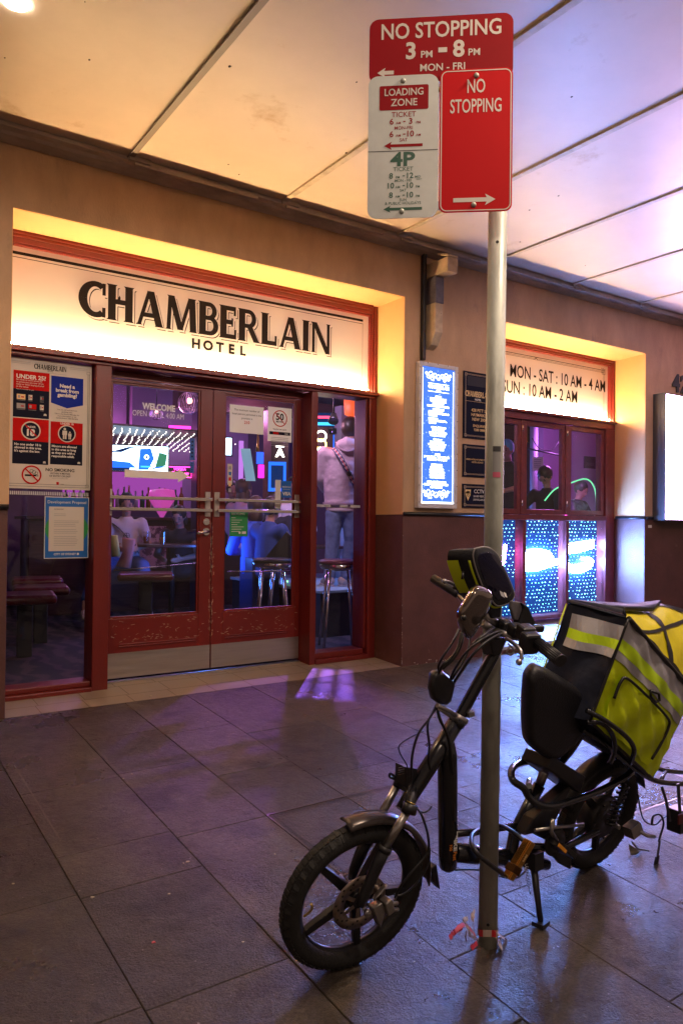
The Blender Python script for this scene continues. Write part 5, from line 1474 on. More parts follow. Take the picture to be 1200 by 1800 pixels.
def hair(o, c, A, s, m_, long=0, cap=False, thick=.106):
    b = MB(); c = Vector(c)
    b.ball(c + A[2] * .034 * s - A[1] * .016 * s, thick * s, 18, (.84, 1.0, 1.0), A)
    if long:
        b.ball(c - A[1] * .055 * s - A[2] * long * .5, .085 * s, 12, (1, .62, long / .13), A)
        for q in (-1, 1): b.ball(c + A[0] * q * .066 * s - A[1] * .01 - A[2] * long * .35, .035 * s, 10, (.7, 1.1, long / .06), A)
    me = b.use(m_).build('hair' if not cap else 'cap', o, local=True)
    dn = me.modifiers.new('d', 'DISPLACE'); t = bpy.data.textures.new('h', 'CLOUDS'); t.noise_scale = .03; dn.texture = t; dn.strength = .008 if not cap else 0
    return me
def hand_chains(w_, d, side, palm, curl=.35, r=.0085):
    # w_: wrist, d: pointing direction, side: thumb side, palm: palm normal
    d, side, palm = Vector(d).normalized(), Vector(side).normalized(), Vector(palm).normalized(); w_ = Vector(w_)
    ch = [[(*(w_ + side * o_ * .5), .016), (*(w_ + d * .035 + side * o_ * .8), .0135), (*(w_ + d * .072 + side * o_ * .9), .0115)] for o_ in (-.026, -.009, .009, .026)]
    for k, (o_, l) in enumerate(((-.026, .060), (-.009, .074), (.009, .080), (.026, .070))):
        k0 = w_ + d * .070 + side * o_ * .9; p = [(*k0, r * 1.1)]; dd = d.copy(); q = k0
        for j in range(3):
            dd = (dd + palm * curl * (j + 1) * .5).normalized(); q = q + dd * l / 3; p.append((*q, r * (1 - .1 * j)))
        ch.append(p)
    k0 = w_ + d * .03 + side * .022; k1 = k0 + (d * .5 + side * .8).normalized() * .035; k2 = k1 + (d * .9 + side * .3 + palm * curl).normalized() * .032
    ch.append([(*k0, .011), (*k1, .010), (*k2, .0085)])
    return ch

# standing person with the cross strap, seen from behind on the stage
loc = DP(600, 1034, 7.85); loc.z = .661
P = person_root('person standing on the stage, back turned, pink hooded top, striped strap, pale jeans', loc, -34.4)
hc = (.085, .03, 1.64); ex, A = head_extra(hc, 1.0, -4, -35)
el = (.31, .05, 1.33); wr = (.215, .045, 1.555)
chn = [[(0, 0, .93, (.13, .09)), (0, .0, 1.12, (.125, .085)), (.01, 0, 1.32, (.13, .085)), (.04, .01, 1.45, .07), (.07, .02, 1.53, .052), (.085, .028, 1.60, .05)],
       [(.01, 0, 1.36, .07), (.19, .0, 1.42, .055), (*el, .042), (*wr, .028)],
       [(.01, 0, 1.36, .07), (-.18, .0, 1.41, .055), (-.225, .06, 1.14, .042), (-.17, .20, 1.0, .03)],
       [(0, 0, .93, .08), (-.09, .0, .86, .085), (-.10, .02, .48, .055), (-.13, -.01, .09, .04), (-.14, .09, .04, .035)],
       [(0, 0, .93, .08), (.09, .0, .86, .085), (.10, .03, .48, .055), (.04, -.0, .09, .04), (.06, .09, .04, .035)]]
for h in hand_chains(wr, (-.35, .0, .93), (-.3, -.6, -.1), (-.6, .3, -.1), .3, .009)[:]: ex_ = chn.append(h)
skin('body', chn, m_skin, P, 2, .0055, ex)
hair(P, hc, A, 1.0, m_hairb, thick=.115)
hd = [[(0, 0, .89, (.195, .135)), (0, 0, 1.12, (.205, .140)), (.01, 0, 1.33, (.185, .125)), (.03, .0, 1.44, .10), (.05, .01, 1.50, .075)],
      [(.01, 0, 1.33, (.17, .12)), (.20, .0, 1.41, .075), (*el, .068), (.25, .045, 1.46, .05)],
      [(.01, 0, 1.33, (.17, .12)), (-.20, .0, 1.39, .078), (-.245, .06, 1.14, .066), (-.19, .17, 1.02, .05)]]
hb = MB(); hb.ball((.05, -.075, 1.475), .105, 16, (1.25, .75, .7)); hb.ball((.06, -.10, 1.42), .07, 12, (1.2, .8, 1.0)); hb.ball((0, -.005, .875), .1, 16, (1.98, 1.42, .55)); hb.ball((-.03, -.10, 1.36), .06, 10, (1.3, .6, 1.2))
hd_o = skin('hooded_top', hd, m_hood, P, 2, .010, hb)
t_ = bpy.data.textures.new('folds', 'CLOUDS'); t_.noise_scale = .07; dm = hd_o.modifiers.new('folds', 'DISPLACE'); dm.texture = t_; dm.strength = .016; dm.mid_level = .5
MB().use(m_tee).tube([(0, 0, .78), (0, 0, .80), (0, 0, .86)], [.165, .17, .16], 28, flat=1).build('undershirt', P, local=True).scale = (1, .72, 1)
jn = [[(0, 0, .80, (.15, .11)), (-.085, 0, .76, .095), (-.10, .01, .48, .075), (-.125, -.01, .14, .062), (-.128, -.01, .10, .066)], [(0, 0, .80, (.15, .11)), (.085, 0, .76, .095), (.095, .02, .48, .075), (.045, 0, .14, .062), (.045, 0, .10, .066)]]
jo = skin('jeans', jn, m_jean, P, 2, .010); t2 = bpy.data.textures.new('creases', 'CLOUDS'); t2.noise_scale = .06; dm = jo.modifiers.new('c', 'DISPLACE'); dm.texture = t2; dm.strength = .012
for x, y0, ang in ((-.135, .0, 20), (.05, .0, -65)):
    a = R(ang); dv = Vector((-math.sin(a), math.cos(a), 0)); c = Vector((x, y0, 0))
    s_ = skin('shoe', [[(*(c - dv * .05 + Vector((0, 0, .055))), .05), (*(c + dv * .03 + Vector((0, 0, .055))), .048), (*(c + dv * .12 + Vector((0, 0, .038))), .040), (*(c + dv * .19 + Vector((0, 0, .03))), .03)]], m_shoe, P, 2)
    MB().use(m_tee).prism([c + dv * t + Vector((dv.y, -dv.x, 0)) * w_ for t, w_ in ((-.09, -.035), (.05, -.045), (.18, -.042), (.225, 0), (.18, .042), (.05, .045), (-.09, .035))], (0, 0, .018)).build('sole', P, bevel=.006, local=True)
MB().use(mat('ribbed_hem', (.25, .19, .24), .9)).tube([(0, 0, .835), (0, 0, .85), (0, 0, .875)], [.19, .205, .205], 28).build('hem_band', P, local=True).scale = (1, .70, 1)
MB().use(mat('ribbed_hem', (.25, .19, .24), .9)).tube(smooth_path([(-.075, -.06, 1.50), (-.03, -.13, 1.43), (.05, -.158, 1.40), (.13, -.13, 1.43), (.17, -.05, 1.50)]), .011, 8).build('hood_seam', P, local=True)
# striped strap across the back
sp = [(-.10, -.115, 1.44), (-.04, -.168, 1.36), (.03, -.175, 1.24), (.10, -.172, 1.10), (.165, -.13, .97), (.19, -.07, .93)]
sp = smooth_path(sp, 6); b = MB(); ms = [mat('strap_navy', (.02, .03, .12), .6), mat('strap_red', (.5, .04, .05), .6), mat('strap_white', (.6, .58, .58), .6)]
for k in range(len(sp) - 1):
    t = (sp[k+1] - sp[k]).normalized(); w_ = t.cross(Vector((0, -1, 0))).normalized()
    for j, m_ in enumerate((ms[0], ms[2], ms[1], ms[2], ms[0])):
        a, c = -.0225 + j * .009, -.0225 + (j + 1) * .009; sh = .004 * (k % 2)
        if j in (1, 3) and k % 2: m_ = ms[0]
        b.use(m_).quad(sp[k] + w_ * a, sp[k+1] + w_ * a, sp[k+1] + w_ * c, sp[k] + w_ * c)
b.build('cross_strap', P, local=True)
b = MB().use(m_black); c = sp[15]; b.ball(c + Vector((0, -.006, 0)), .028, 10, (1, .4, 1.1)); b.build('strap_buckle', P, local=True)

def sitter(label, px, py, d, heading, top, hairm, face=True, long=0, cap=None, nod=10, turn=0, sleeves=True, arms='table', legs=None, scale=1.0, sleeve_len=.5):
    # (px, py) is the head centre
    h = DP(px, py, d); s = scale; base = Vector((h.x, h.y, h.z - .655))
    P = person_root(label, base, heading)
    hc = (0, .05, .655); ex, A = head_extra(hc, 1.0, nod, turn)
    if arms == 'table': L_ = [((.17, .0, .44), (.25, .10, .20), (.12, .30, .17)), ((-.17, .0, .44), (-.25, .10, .20), (-.12, .30, .17))]
    elif arms == 'face': L_ = [((.17, .0, .44), (.25, .10, .20), (.12, .30, .17)), ((-.17, .0, .44), (-.22, .16, .26), (-.07, .17, .50))]
    elif arms == 'reach': L_ = [((.17, .02, .44), (.30, .16, .24), (.38, .36, .10)), ((-.17, .02, .44), (-.25, .16, .20), (-.10, .38, .14))]
    else: L_ = [((.17, 0, .44), (.22, .02, .18), (.18, .14, .0)), ((-.17, 0, .44), (-.22, .02, .18), (-.18, .14, .0))]
    chn = [[(0, -.02, 0, (.13, .09)), (0, -.01, .2, (.12, .085)), (0, 0, .38, (.12, .085)), (0, .0, .46, .065), (0, .015, .52, .05), (0, .03, .60, .048)]]
    for sh, e_, w_ in L_:
        chn.append([(0, 0, .40, .06), (*sh, .052), (*e_, .04), (*w_, .027)])
        dv = (Vector(w_) - Vector(e_)).normalized(); chn += hand_chains(w_, dv, (0, 0, 1) if abs(dv.z) < .7 else (1, 0, 0), (-1 if sh[0] > 0 else 1, 0, -.2), .35, .009)
    if legs: chn += [[(0, -.02, 0, .13)] + [(*p[:3], p[3]) for p in lg] for lg in legs]
    skin('body', chn, m_skin, P, 2, .008, ex)
    if face: face_bits(P, hc, A)
    if cap: hair(P, hc, A, 1, cap, 0, True)
    else: hair(P, hc, A, 1, hairm, long)
    tc_ = [[(0, -.02, .0, (.165, .12)), (0, -.01, .2, (.155, .12)), (0, 0, .38, (.15, .115)), (0, .0, .47, .085)]]
    for sh, e_, w_ in L_:
        e2 = Vector(sh).lerp(Vector(e_), sleeve_len * 2 if sleeve_len <= .5 else 1); c_ = [(0, 0, .38, (.15, .115)), (*sh, .072), (*e2, .06)]
        if sleeve_len > .5: c_.append((*w_, .038))
        tc_.append(c_)
    skin('top', tc_, top, P, 2, .010)
    return P
Q = sitter('person in white t-shirt and dark cap seated at the table behind the left door', 222, 887, 8.6, 165, m_tee, m_hairb, nod=15, turn=0, cap=mat('navy_cap', (.02, .02, .05), .7), arms='table', sleeve_len=.3,
    legs=[[(-.10, -.02, -.02, .09), (-.16, .38, -.03, .065), (-.20, .50, -.36, .05), (-.22, .52, -.52, .035)], [(.10, -.02, -.02, .09), (.30, .34, -.03, .065), (.42, .50, -.36, .05), (.44, .56, -.50, .035)]])
skin('jeans', [[(0, -.02, 0, .14), (-.10, -.02, -.02, .10), (-.16, .38, -.03, .08), (-.20, .50, -.36, .062)], [(0, -.02, 0, .14), (.10, -.02, -.02, .10), (.30, .34, -.03, .08), (.42, .50, -.36, .062)]], mat('blue_denim', (.05, .10, .3), .8), Q, 2)
for x, y, z in ((-.22, .52, -.56), (.44, .56, -.54)): skin('shoe', [[(x, y - .05, z + .03, .045), (x, y + .04, z + .02, .045), (x, y + .14, z, .035)]], m_shoe, Q, 2)
MB().use(m_black).tube(smooth_path([(.15, .09, .44), (.06, .135, .36), (-.06, .14, .22), (-.14, .10, .10)]), .012, 6, flat=.4).build('shoulder_strap', Q, local=True)
b = MB(); f = Fr(b, (0, .142, .30), (-1, 0, 0), (0, 0, 1)); f.annulus(m_black, 0, 0, .035, .006, 1).line(m_black, -.03, 0, .03, 0, .006, 2).line(m_black, 0, -.03, 0, .03, .006, 2); b.build('chest_emblem', Q, local=True)
sitter('smiling person with dark bob and black top at the table behind the left door', 317, 908, 8.9, 140, m_blk, m_hairb, nod=25, long=.13, arms='table', sleeve_len=.12)
sitter('long haired person in profile, farthest of the group behind the right door', 424, 861, 8.8, -75, mat('mauve_top', (.35, .22, .28), .8), m_hairbr, nod=-5, long=.22, arms='down', sleeve_len=1)
sitter('person at the left edge of the right door, half hidden by the card sticker', 408, 862, 9.6, 160, m_blk, m_hairb, arms='down', sleeve_len=1)
sitter('brown haired person in a blue top with back to the street behind the right door', 450, 893, 8.0, -20, mat('bright_blue_top', (.04, .12, .6), .8), m_hairbr, face=False, long=.16, nod=10, arms='table', sleeve_len=1)
sitter('dark haired person looking right beside the blue top behind the right door', 473, 895, 7.8, -70, mat('dark_blue_top', (.02, .06, .25), .8), m_hairb, long=.06, nod=8, arms='table', sleeve_len=1)
sitter('person leaning in between two others just under the push bar of the right door', 487, 882, 8.7, 120, m_blk, m_hairb, nod=20, arms='table', sleeve_len=1)
sitter('person at the right edge of the right door in a pale top', 516, 859, 8.7, 150, m_tee, m_hairb, arms='down', sleeve_len=1)
# bar staff behind the side window
sitter('person in dark shirt leaning forward behind the middle pane of the side window', 962, 838, 9.3, 100, m_blk, m_hairb, nod=45, arms='reach', sleeve_len=.4)
sitter('person wearing a cap behind the window pane beside the sign pole', 893, 792, 9.2, 110, m_blk, m_hairb, nod=10, cap=mat('cyan_cap', (.1, .5, .6), .7), arms='reach', sleeve_len=.4)
sitter('person in dark clothes in the far background behind the right window pane', 1015, 862, 11.0, 190, m_charc, m_hairb, nod=25, arms='table', sleeve_len=1)
# tan coat draped over the stool
c = DP(243, 965, 8.05); b = MB().use(mat('tan_cloth', (.38, .20, .20), .85)); w0 = Vector((math.cos(R(-20)), math.sin(R(-20)), 0))
pts = [DP(x, y, 8.0) for x, y in ((216, 944), (238, 948), (233, 975), (229, 1000), (205, 995), (216, 972))]
b.pillow(pts, FW, .04, 3, .1); tag(b.build('draped_coat'), 'pinkish tan coat hanging from the seat of the white shirted drinker', 'coat')
b = MB().use(mat('lime_cloth', (.5, .55, .15), .8)); b.pillow([DP(x, y, 7.8) for x, y in ((196, 940), (206, 941), (211, 978), (197, 979))], FW, .03, 3, .1); tag(b.build('lime_bag'), 'lime and white bag beside the tan coat at the left edge of the left door', 'bag')
# ------------------------------------------------------------------ electric bike
m_frameb = mat('bike_black_paint', (.008, .009, .013), .25, coat=.3, noise=.2, nscale=20)
m_rub = mat('tyre_rubber', (.018, .018, .018), .72, noise=.25, nscale=30, bump=.2, bscale=150)
m_rim = mat('rim_black', (.025, .025, .03), .28, .5)
m_alu = mat('worn_alloy', (.42, .40, .38), .3, .95, noise=.25, nscale=25)
m_plas = mat('black_plastic', (.014, .014, .017), .38)
m_cable = mat('cable_black', (.012, .012, .014), .35)
m_disc = mat('brake_disc', (.34, .28, .24), .32, .95, noise=.25, nscale=40)
m_shell = mat('glossy_cowl', (.22, .18, .16), .12, .85, coat=1, noise=.2, nscale=8)
m_fend = mat('dusty_fender', (.09, .075, .07), .28, .5, noise=.4, nscale=14)
def Bp(x, y, o=0):                       # photo point on the slightly leaning plane of the bike, o metres away from the street side
    r = ray(x, y); t = (1.87 + o - .22 * CAM.z) / (r.y + .22 * r.z); return CAM + r * t
def Yt(x, y, Y):                          # the same leaning frame for a point given by its distance at ground level
    r = ray(x, y); t = (Y + .01 - .17 * CAM.z) / (r.y + .17 * r.z); return CAM + r * t
BK = thing('electric_bike', 'black electric delivery bike parked against the sign pole, with alloy wheels and a steel rack', 'bicycle', (1.9, 1.86, 0))
def bp(mb, name, parent=None, bevel=0, m=None): return mb.build(name, parent or BK, m, bevel)
lean = Vector((0, -.05, 1)).normalized()
def wheel(c, r, head, name, spokes=5, front=True):
    ax = Vector((-math.sin(R(head)), math.cos(R(head)), .22)).normalized()
    fwd = Vector((math.cos(R(head)), math.sin(R(head)), 0)); up = fwd.cross(ax).normalized(); up = -up if up.z < 0 else up
    wroot = thing('tmp', '', '') if False else None
    b = MB().use(m_rub); tw = .033
    prof = []
    for k in range(14):
        a = 2 * math.pi * k / 14; prof.append((r - .031 + .029 * math.cos(a) * (1.0 if math.cos(a) > 0 else 1.1), tw * math.sin(a)))
    b.ring(c, ax, prof, 72, ux=up); T = bp(b, name)
    # tread blocks as sub-part
    b = MB().use(m_rub)
    N = 76
    for k in range(N):
        for s in (-1, 0, 1):
            t = 2 * math.pi * (k + (.5 if s == 0 else 0)) / N; d = up * math.cos(t) + ax.cross(up) * math.sin(t); tn = ax.cross(d)
            if s == 0: b.obox(c + d * (r - .0015), tn * .0062, ax * .012, d * .0012)
            else: b.obox(c + d * (r - .0100) + ax * s * .0215, (tn + ax * s * .35 * (1 if k % 2 else -1)).normalized() * .0060, (ax - d * s * .8).normalized() * .009, (d + ax * s * .8).normalized() * .0012)
    bp(b, 'tread', T)
    b = MB().use(m_rim); ri = r - .064
    b.ring(c, ax, [(ri + .008, -.022), (ri + .012, -.018), (ri, -.010), (ri - .004, 0), (ri, .010), (ri + .012, .018), (ri + .008, .022), (ri + .016, 0)], 64, ux=up)
    b.ring(c, ax, [(0.001, -.03), (.030, -.03), (.034, 0), (.030, .03), (0.001, .03)], 24, ux=up)
    for k in range(spokes):
        t = 2 * math.pi * (k / spokes) + .45; d = up * math.cos(t) + ax.cross(up) * math.sin(t); tn = ax.cross(d)
        b.prism([c + d * .02 + tn * .016 - ax * .012, c + d * (ri + .004) + tn * .010 - ax * .010, c + d * (ri + .004) - tn * .010 - ax * .010, c + d * .02 - tn * .016 - ax * .012], ax * .022)
    bp(b, 'rim', T, .003)
    return T, ax, up, ri
FR = .238; FC = Vector((1.308, 1.822, gz(1.87) + FR * .977))
T1, ax1, up1, ri1 = wheel(FC, FR, -6, 'front_wheel')
near = -ax1
# brake disc, caliper, axle
b = MB().use(m_disc); dc = FC + near * .034; b.ring(dc, ax1, [(.052, -.001), (.088, -.001), (.088, .001), (.052, .001)], 48, ux=up1)
for k in range(6):
    t = 2*math.pi*k/6; d = up1*math.cos(t) + ax1.cross(up1)*math.sin(t); b.prism([dc + d*.02 + ax1.cross(d)*.006, dc + d*.056 + ax1.cross(d)*.006, dc + d*.056 - ax1.cross(d)*.006, dc + d*.02 - ax1.cross(d)*.006], ax1*.0015)
b.use(m_black)
for k in range(30):
    t = 2*math.pi*k/30; d = up1*math.cos(t) + ax1.cross(up1)*math.sin(t); rr = (.062, .071, .080)[k % 3]; b.cyl(dc + d*rr + near*.0014, dc + d*rr + near*.0008, .0038, 8)
bp(b, 'brake_disc')
ax_p = FC + near * .07
b = MB().use(m_alu); b.cyl(FC + near * .09, FC - near * .09, .006, 12); b.cyl(ax_p + near*.018, ax_p + near*.004, .011, 6); bp(b, 'axle')
b = MB().use(m_alu); cal = Yt(693, 1620, 1.78)
b.prism([Yt(x, y, 1.775) for x, y in ((656, 1598), (672, 1588), (678, 1600), (673, 1620), (670, 1632), (664, 1620))], (0, .03, 0)); b.obox(Yt(680, 1592, 1.78), (.012, 0, .004), (0, .018, 0), (-.006, 0, .02)); b.obox(Yt(667, 1568, 1.79), (.02, 0, .012), (0, .008, 0), (.004, 0, .006))
for x, y in ((689, 1589), (690, 1600)): b.cyl(Yt(x, y, 1.77), Yt(x + 10, y - 1, 1.77), .006, 10)
bp(b, 'brake_caliper', bevel=.003)
b = MB().use(mat('valve_brass', (.7, .45, .12), .3, .6)); b.tube(smooth_path([Yt(534, 1611, 1.84), Yt(541, 1606, 1.83), Yt(548, 1598, 1.81), Yt(547, 1590, 1.80)]), .0035, 8); bp(b, 'valve')
# fork
def fork(o, pts_low, pts_st, s):
    b = MB().use(m_plas); P = [Bp(*p, o) for p in pts_low]; b.tube(P, [.013, .016, .0185, .019], 16); b.ring(P[-1], P[-1]-P[-2], [(.017, -.012), (.021, -.012), (.021, .004), (.017, .004)], 20); bp(b, 'fork_lower')
    b = MB().use(m_alu); b.tube([Bp(*p, o) for p in pts_st], .0125, 16); bp(b, 'fork_stanchion')
fork(-.075, [(632, 1592), (640, 1575), (665, 1515), (677, 1490)], [(677, 1490), (716, 1425)], 1)
fork(.055, [(618, 1545), (622, 1529), (634, 1500), (646, 1475)], [(646, 1475), (672, 1428), (698, 1381)], -1)
b = MB().use(m_plas)
a_, c_ = Bp(719, 1421, -.075), Bp(702, 1376, .055)
b.cyl(a_ + Vector((-.003, 0, -.014)), a_ + Vector((.006, 0, .012)), .022, 18); b.cyl(c_ + Vector((-.003, 0, -.014)), c_ + Vector((.006, 0, .012)), .020, 18)
b.tube([a_, (a_ + c_)/2 + Vector((.03, 0, .01)), c_], .017, 12); bp(b, 'fork_crown')
b = MB().use(mat('gold_cap', (.55, .38, .12), .3, .8)); b.cyl(a_ + Vector((.006, 0, .0125)), a_ + Vector((.0075, 0, .0155)), .0145, 16); bp(b, 'fork_cap')
b = MB().use(m_plas); q_ = [Bp(x, y, .05) for x, y in ((695, 1341), (714, 1344), (714, 1372), (703, 1383), (694, 1374))]; b.prism(q_, (0, -.05, 0)); b.tube(smooth_path([Bp(695, 1366, .03), Bp(686, 1360, .03), Bp(685, 1366, .03), Bp(694, 1370, .03)]), .004, 8); bp(b, 'front_light_box', bevel=.004)
b = MB().use(m_black)
for k in range(4): b.obox(Bp(705, 1350 + k*4, -.002), (.012, 0, 0), (0, .002, 0), (0, 0, .0015))
bp(b, 'light_box_fins')
# fender
b = MB().use(m_fend)
def fend(c, r_, a0, a1, ax, up, w_=.036, n=30):
    fw_ = ax.cross(up)
    # angle measured from up towards +fw_ ; arch cross-section
    pr = [(r_, -w_), (r_ + .010, -w_*.7), (r_ + .014, 0), (r_ + .010, w_*.7), (r_, w_), (r_ - .003, w_*.92), (r_ + .010, 0), (r_ - .003, -w_*.92)]
    return pr, R(a0), R(a1)
s_ = 1 if ax1.cross(up1).x > 0 else -1
pr, a0, a1 = fend(FC, FR + .012, -14 if s_ > 0 else -92, 92 if s_ > 0 else 14, ax1, up1)
b.ring(FC, ax1, pr, 30, a0, a1, ux=up1); bp(b, 'front_fender')
b = MB().use(m_plas); e1 = [Yt(x, y, 1.86) for x, y in ((757, 1528), (768, 1520), (774, 1565), (762, 1552))]; b.prism(e1, (0, .03, 0)); bp(b, 'mud_flap', bevel=.004)
# frame
b = MB().use(m_frameb)
b.tube([Bp(706, 1425, -.01), Bp(722, 1398), Bp(752, 1350), Bp(800, 1272)], [.021, .024, .0255, .0255], 20)
b.tube([Bp(800, 1274), Bp(806, 1264)], .0275, 20)
bp(b, 'head_tube')
b = MB().use(m_frameb); b.tube([Bp(798, 1276), Bp(810, 1256), Bp(846, 1190), Bp(874, 1138)], .0185, 20); b.prism([Bp(860, 1122, -.02), Bp(893, 1122, -.02), Bp(880, 1150, -.02), Bp(868, 1155, -.02)], (0, .05, 0)); bp(b, 'steering_column', bevel=.004)
b = MB().use(m_alu); b.ring(Bp(808, 1262), Bp(812, 1254) - Bp(804, 1269), [(.019, -.009), (.0275, -.009), (.0275, .009), (.019, .009)], 24)
b.tube([Bp(800, 1258, -.03), Bp(790, 1250, -.03), Bp(768, 1240, -.03)], .007, 8); b.tube([Bp(803, 1266, -.02), Bp(790, 1258, -.02), Bp(772, 1246, -.02)], .006, 8); b.obox(Bp(826, 1256, -.02), (.011, 0, .002), (0, .008, 0), (-.002, 0, .007)); bp(b, 'folding_clamp')
b = MB().use(m_frameb); P = [Bp(786, 1302), Bp(786, 1330), Bp(787, 1500), Bp(787, 1522), Bp(787, 1529)]; b.tube(P, [.020, .031, .031, .029, .015], 28); o_bt = bp(b, 'battery_tube')
# battery tube print
b = MB(); mgd = mat('decal_cream', (.65, .6, .4), .4); mor = mat('decal_orange', (.75, .22, .02), .4)
fr_o = Bp(787, 1480) + Vector((-.010, -.0335, 0)); vv = Vector((0, -.05, 1)).normalized(); f = Fr(b, fr_o, -vv, Vector((1, -.12, 0)).normalized()) 
f.n = Vector((-.15, -1, 0)).normalized(); f.step = .0006
f.text(m_white, 'EBIKE', -.045, .004, .018, .012, 1, bold=.05).text(mor, '100', -.005, -.012, None, .010, 1, 'L', bold=.02).text(mor, 'Fast', .02, .004, None, .012, 1, 'L', bold=.02); 
# emblem: leaping animal outline reduced to a plain curved line mark
for k, (a, c, r_) in enumerate(((-.075, .002, .012), (-.092, .006, .008), (-.062, .012, .007))): f.annulus(mgd, a, c, r_, .0018, 1, 16, 20 + 40*k, 260 + 30*k)
f.line(mgd, -.104, .010, -.112, .004, .0016).line(mgd, -.112, .004, -.108, .016, .0016); bp(b, 'printed_decal', o_bt)
b = MB().use(m_frameb); b.tube([Bp(795, 1498), Bp(840, 1503), Bp(905, 1508), Bp(960, 1520)], [.030, .031, .029, .020], 20); b.tube([Bp(797, 1466), Bp(850, 1462), Bp(900, 1452), Bp(940, 1440)], .011, 12); bp(b, 'lower_frame')
b = MB().use(m_frameb); b.tube([Bp(948, 1380), Bp(905, 1462), Bp(898, 1500), Bp(885, 1512)], [.021, .022, .021, .02], 18); bp(b, 'seat_tube')
b = MB().use(m_alu); b.tube([Bp(966, 1334), Bp(946, 1384)], .0155, 16); b.obox(Bp(962, 1332), (.026, 0, .004), (0, .02, 0), (0, 0, .006)); bp(b, 'seat_post')
# tipped-up saddle
m_sad = mat('saddle_vinyl', (.010, .010, .014), .42, bump=.25, bscale=160)
sd = [(921, 1185), (929, 1171), (944, 1167), (985, 1190), (1018, 1212), (1030, 1226), (1031, 1240), (1031, 1262), (1018, 1290), (998, 1314), (975, 1332), (958, 1332), (938, 1318), (922, 1302), (918, 1270), (918, 1230)]
fd = Vector((.50, .86, 0)); b = MB().use(m_sad); P = smooth_path([Bp(*p, -.04) for p in sd + sd[:1]], 4)[:-1]; b.pillow(P, fd, .055, 6, .22)
sadd = bp(b, 'saddle')
# rear wheel with hub motor
RR = .222; RC = Bp(1046, 1452, .02); RC.y = 1.84; RC.z = gz(1.88) + RR * .977
T2, ax2, up2, ri2 = wheel(RC, RR, 0, 'rear_wheel', 5, False)
b = MB().use(m_plas); b.ring(RC, ax2, [(.001, -.045), (.07, -.045), (.088, -.03), (.088, .03), (.07, .045), (.001, .045)], 32, ux=up2)
for k in range(12): t = 2*math.pi*k/12; d = up2*math.cos(t)+ax2.cross(up2)*math.sin(t); b.cyl(RC + d*.076 - ax2*.046, RC + d*.076 - ax2*.040, .004, 6)
bp(b, 'hub_motor')
b = MB().use(m_plas)
s2 = 1 if ax2.cross(up2).x > 0 else -1
b.ring(RC, ax2, [(RR+.015, -.04), (RR+.026, -.03), (RR+.03, 0), (RR+.026, .03), (RR+.015, .04), (RR+.02, 0)], 30, R(-70), R(70), ux=up2); bp(b, 'rear_fender')
b = MB().use(m_frameb)
for o in (-.07, .07):
    b.tube([Bp(930, 1490, o*.6), Bp(990, 1490, o), Bp(1050, 1462, o)], [.014, .013, .012], 12)
bp(b, 'chain_stay')
for o in (-.085, .075):
    b = MB().use(m_plas); a_, c_ = Bp(1098, 1378, o), Bp(1072, 1452, o); 
    pth = []; d = c_ - a_; e1 = Vector((d.z, 0, -d.x)).normalized()
    for k in range(61): t = k/60; pth.append(a_ + d*t + e1*.018*math.cos(k*.98) + Vector((0, .018*math.sin(k*.98), 0)))
    b.tube(pth, .0042, 6, caps=False); b.cyl(a_, c_, .008, 10); bp(b, 'shock_spring')
# passenger hoops, rack
b = MB().use(m_frameb)
def loop(pts, r, o, k=5): b.tube(smooth_path([Bp(x, y, oo + o) for x, y, oo in pts], k), r, 12)
loop([(975, 1330, .08), (945, 1336, .06), (912, 1343, .02), (899, 1354, -.03), (901, 1372, -.07), (920, 1386, -.09), (928, 1400, -.10), (945, 1414, -.12), (970, 1418, -.13), (1005, 1408, -.12), (1055, 1390, -.10), (1100, 1365, -.08), (1112, 1352, -.06)], .012, 0)
loop([(930, 1382, -.06), (926, 1395, -.02), (930, 1372, .06)], .010, 0)
bp(b, 'hoop_guard')
rk = MB().use(m_frameb); b = rk
loop([(1022, 1283, -.10), (1060, 1305, -.12), (1100, 1340, -.12), (1150, 1372, -.12), (1205, 1378, -.12), (1260, 1372, -.12)], .010, 0)
loop([(1030, 1255, .10), (1080, 1300, .12), (1150, 1350, .12), (1230, 1360, .12)], .010, 0)
loop([(1030, 1270, -.14), (1058, 1272, -.16), (1076, 1292, -.17), (1080, 1320, -.16), (1072, 1342, -.13)], .0085, 0)
loop([(1030, 1249, -.14), (1065, 1268, -.18), (1100, 1295, -.20), (1114, 1318, -.20), (1108, 1342, -.16)], .0085, 0)
loop([(985, 1338, -.02), (1002, 1318, -.04), (1020, 1290, -.06), (1026, 1280, -.09)], .016, 0)
for x, y in ((1060, 1306), (1110, 1346), (1160, 1374)): b.tube([Bp(x, y, -.12), Bp(x + 10, y - 18, .12)], .008, 8)
bp(rk, 'rack')
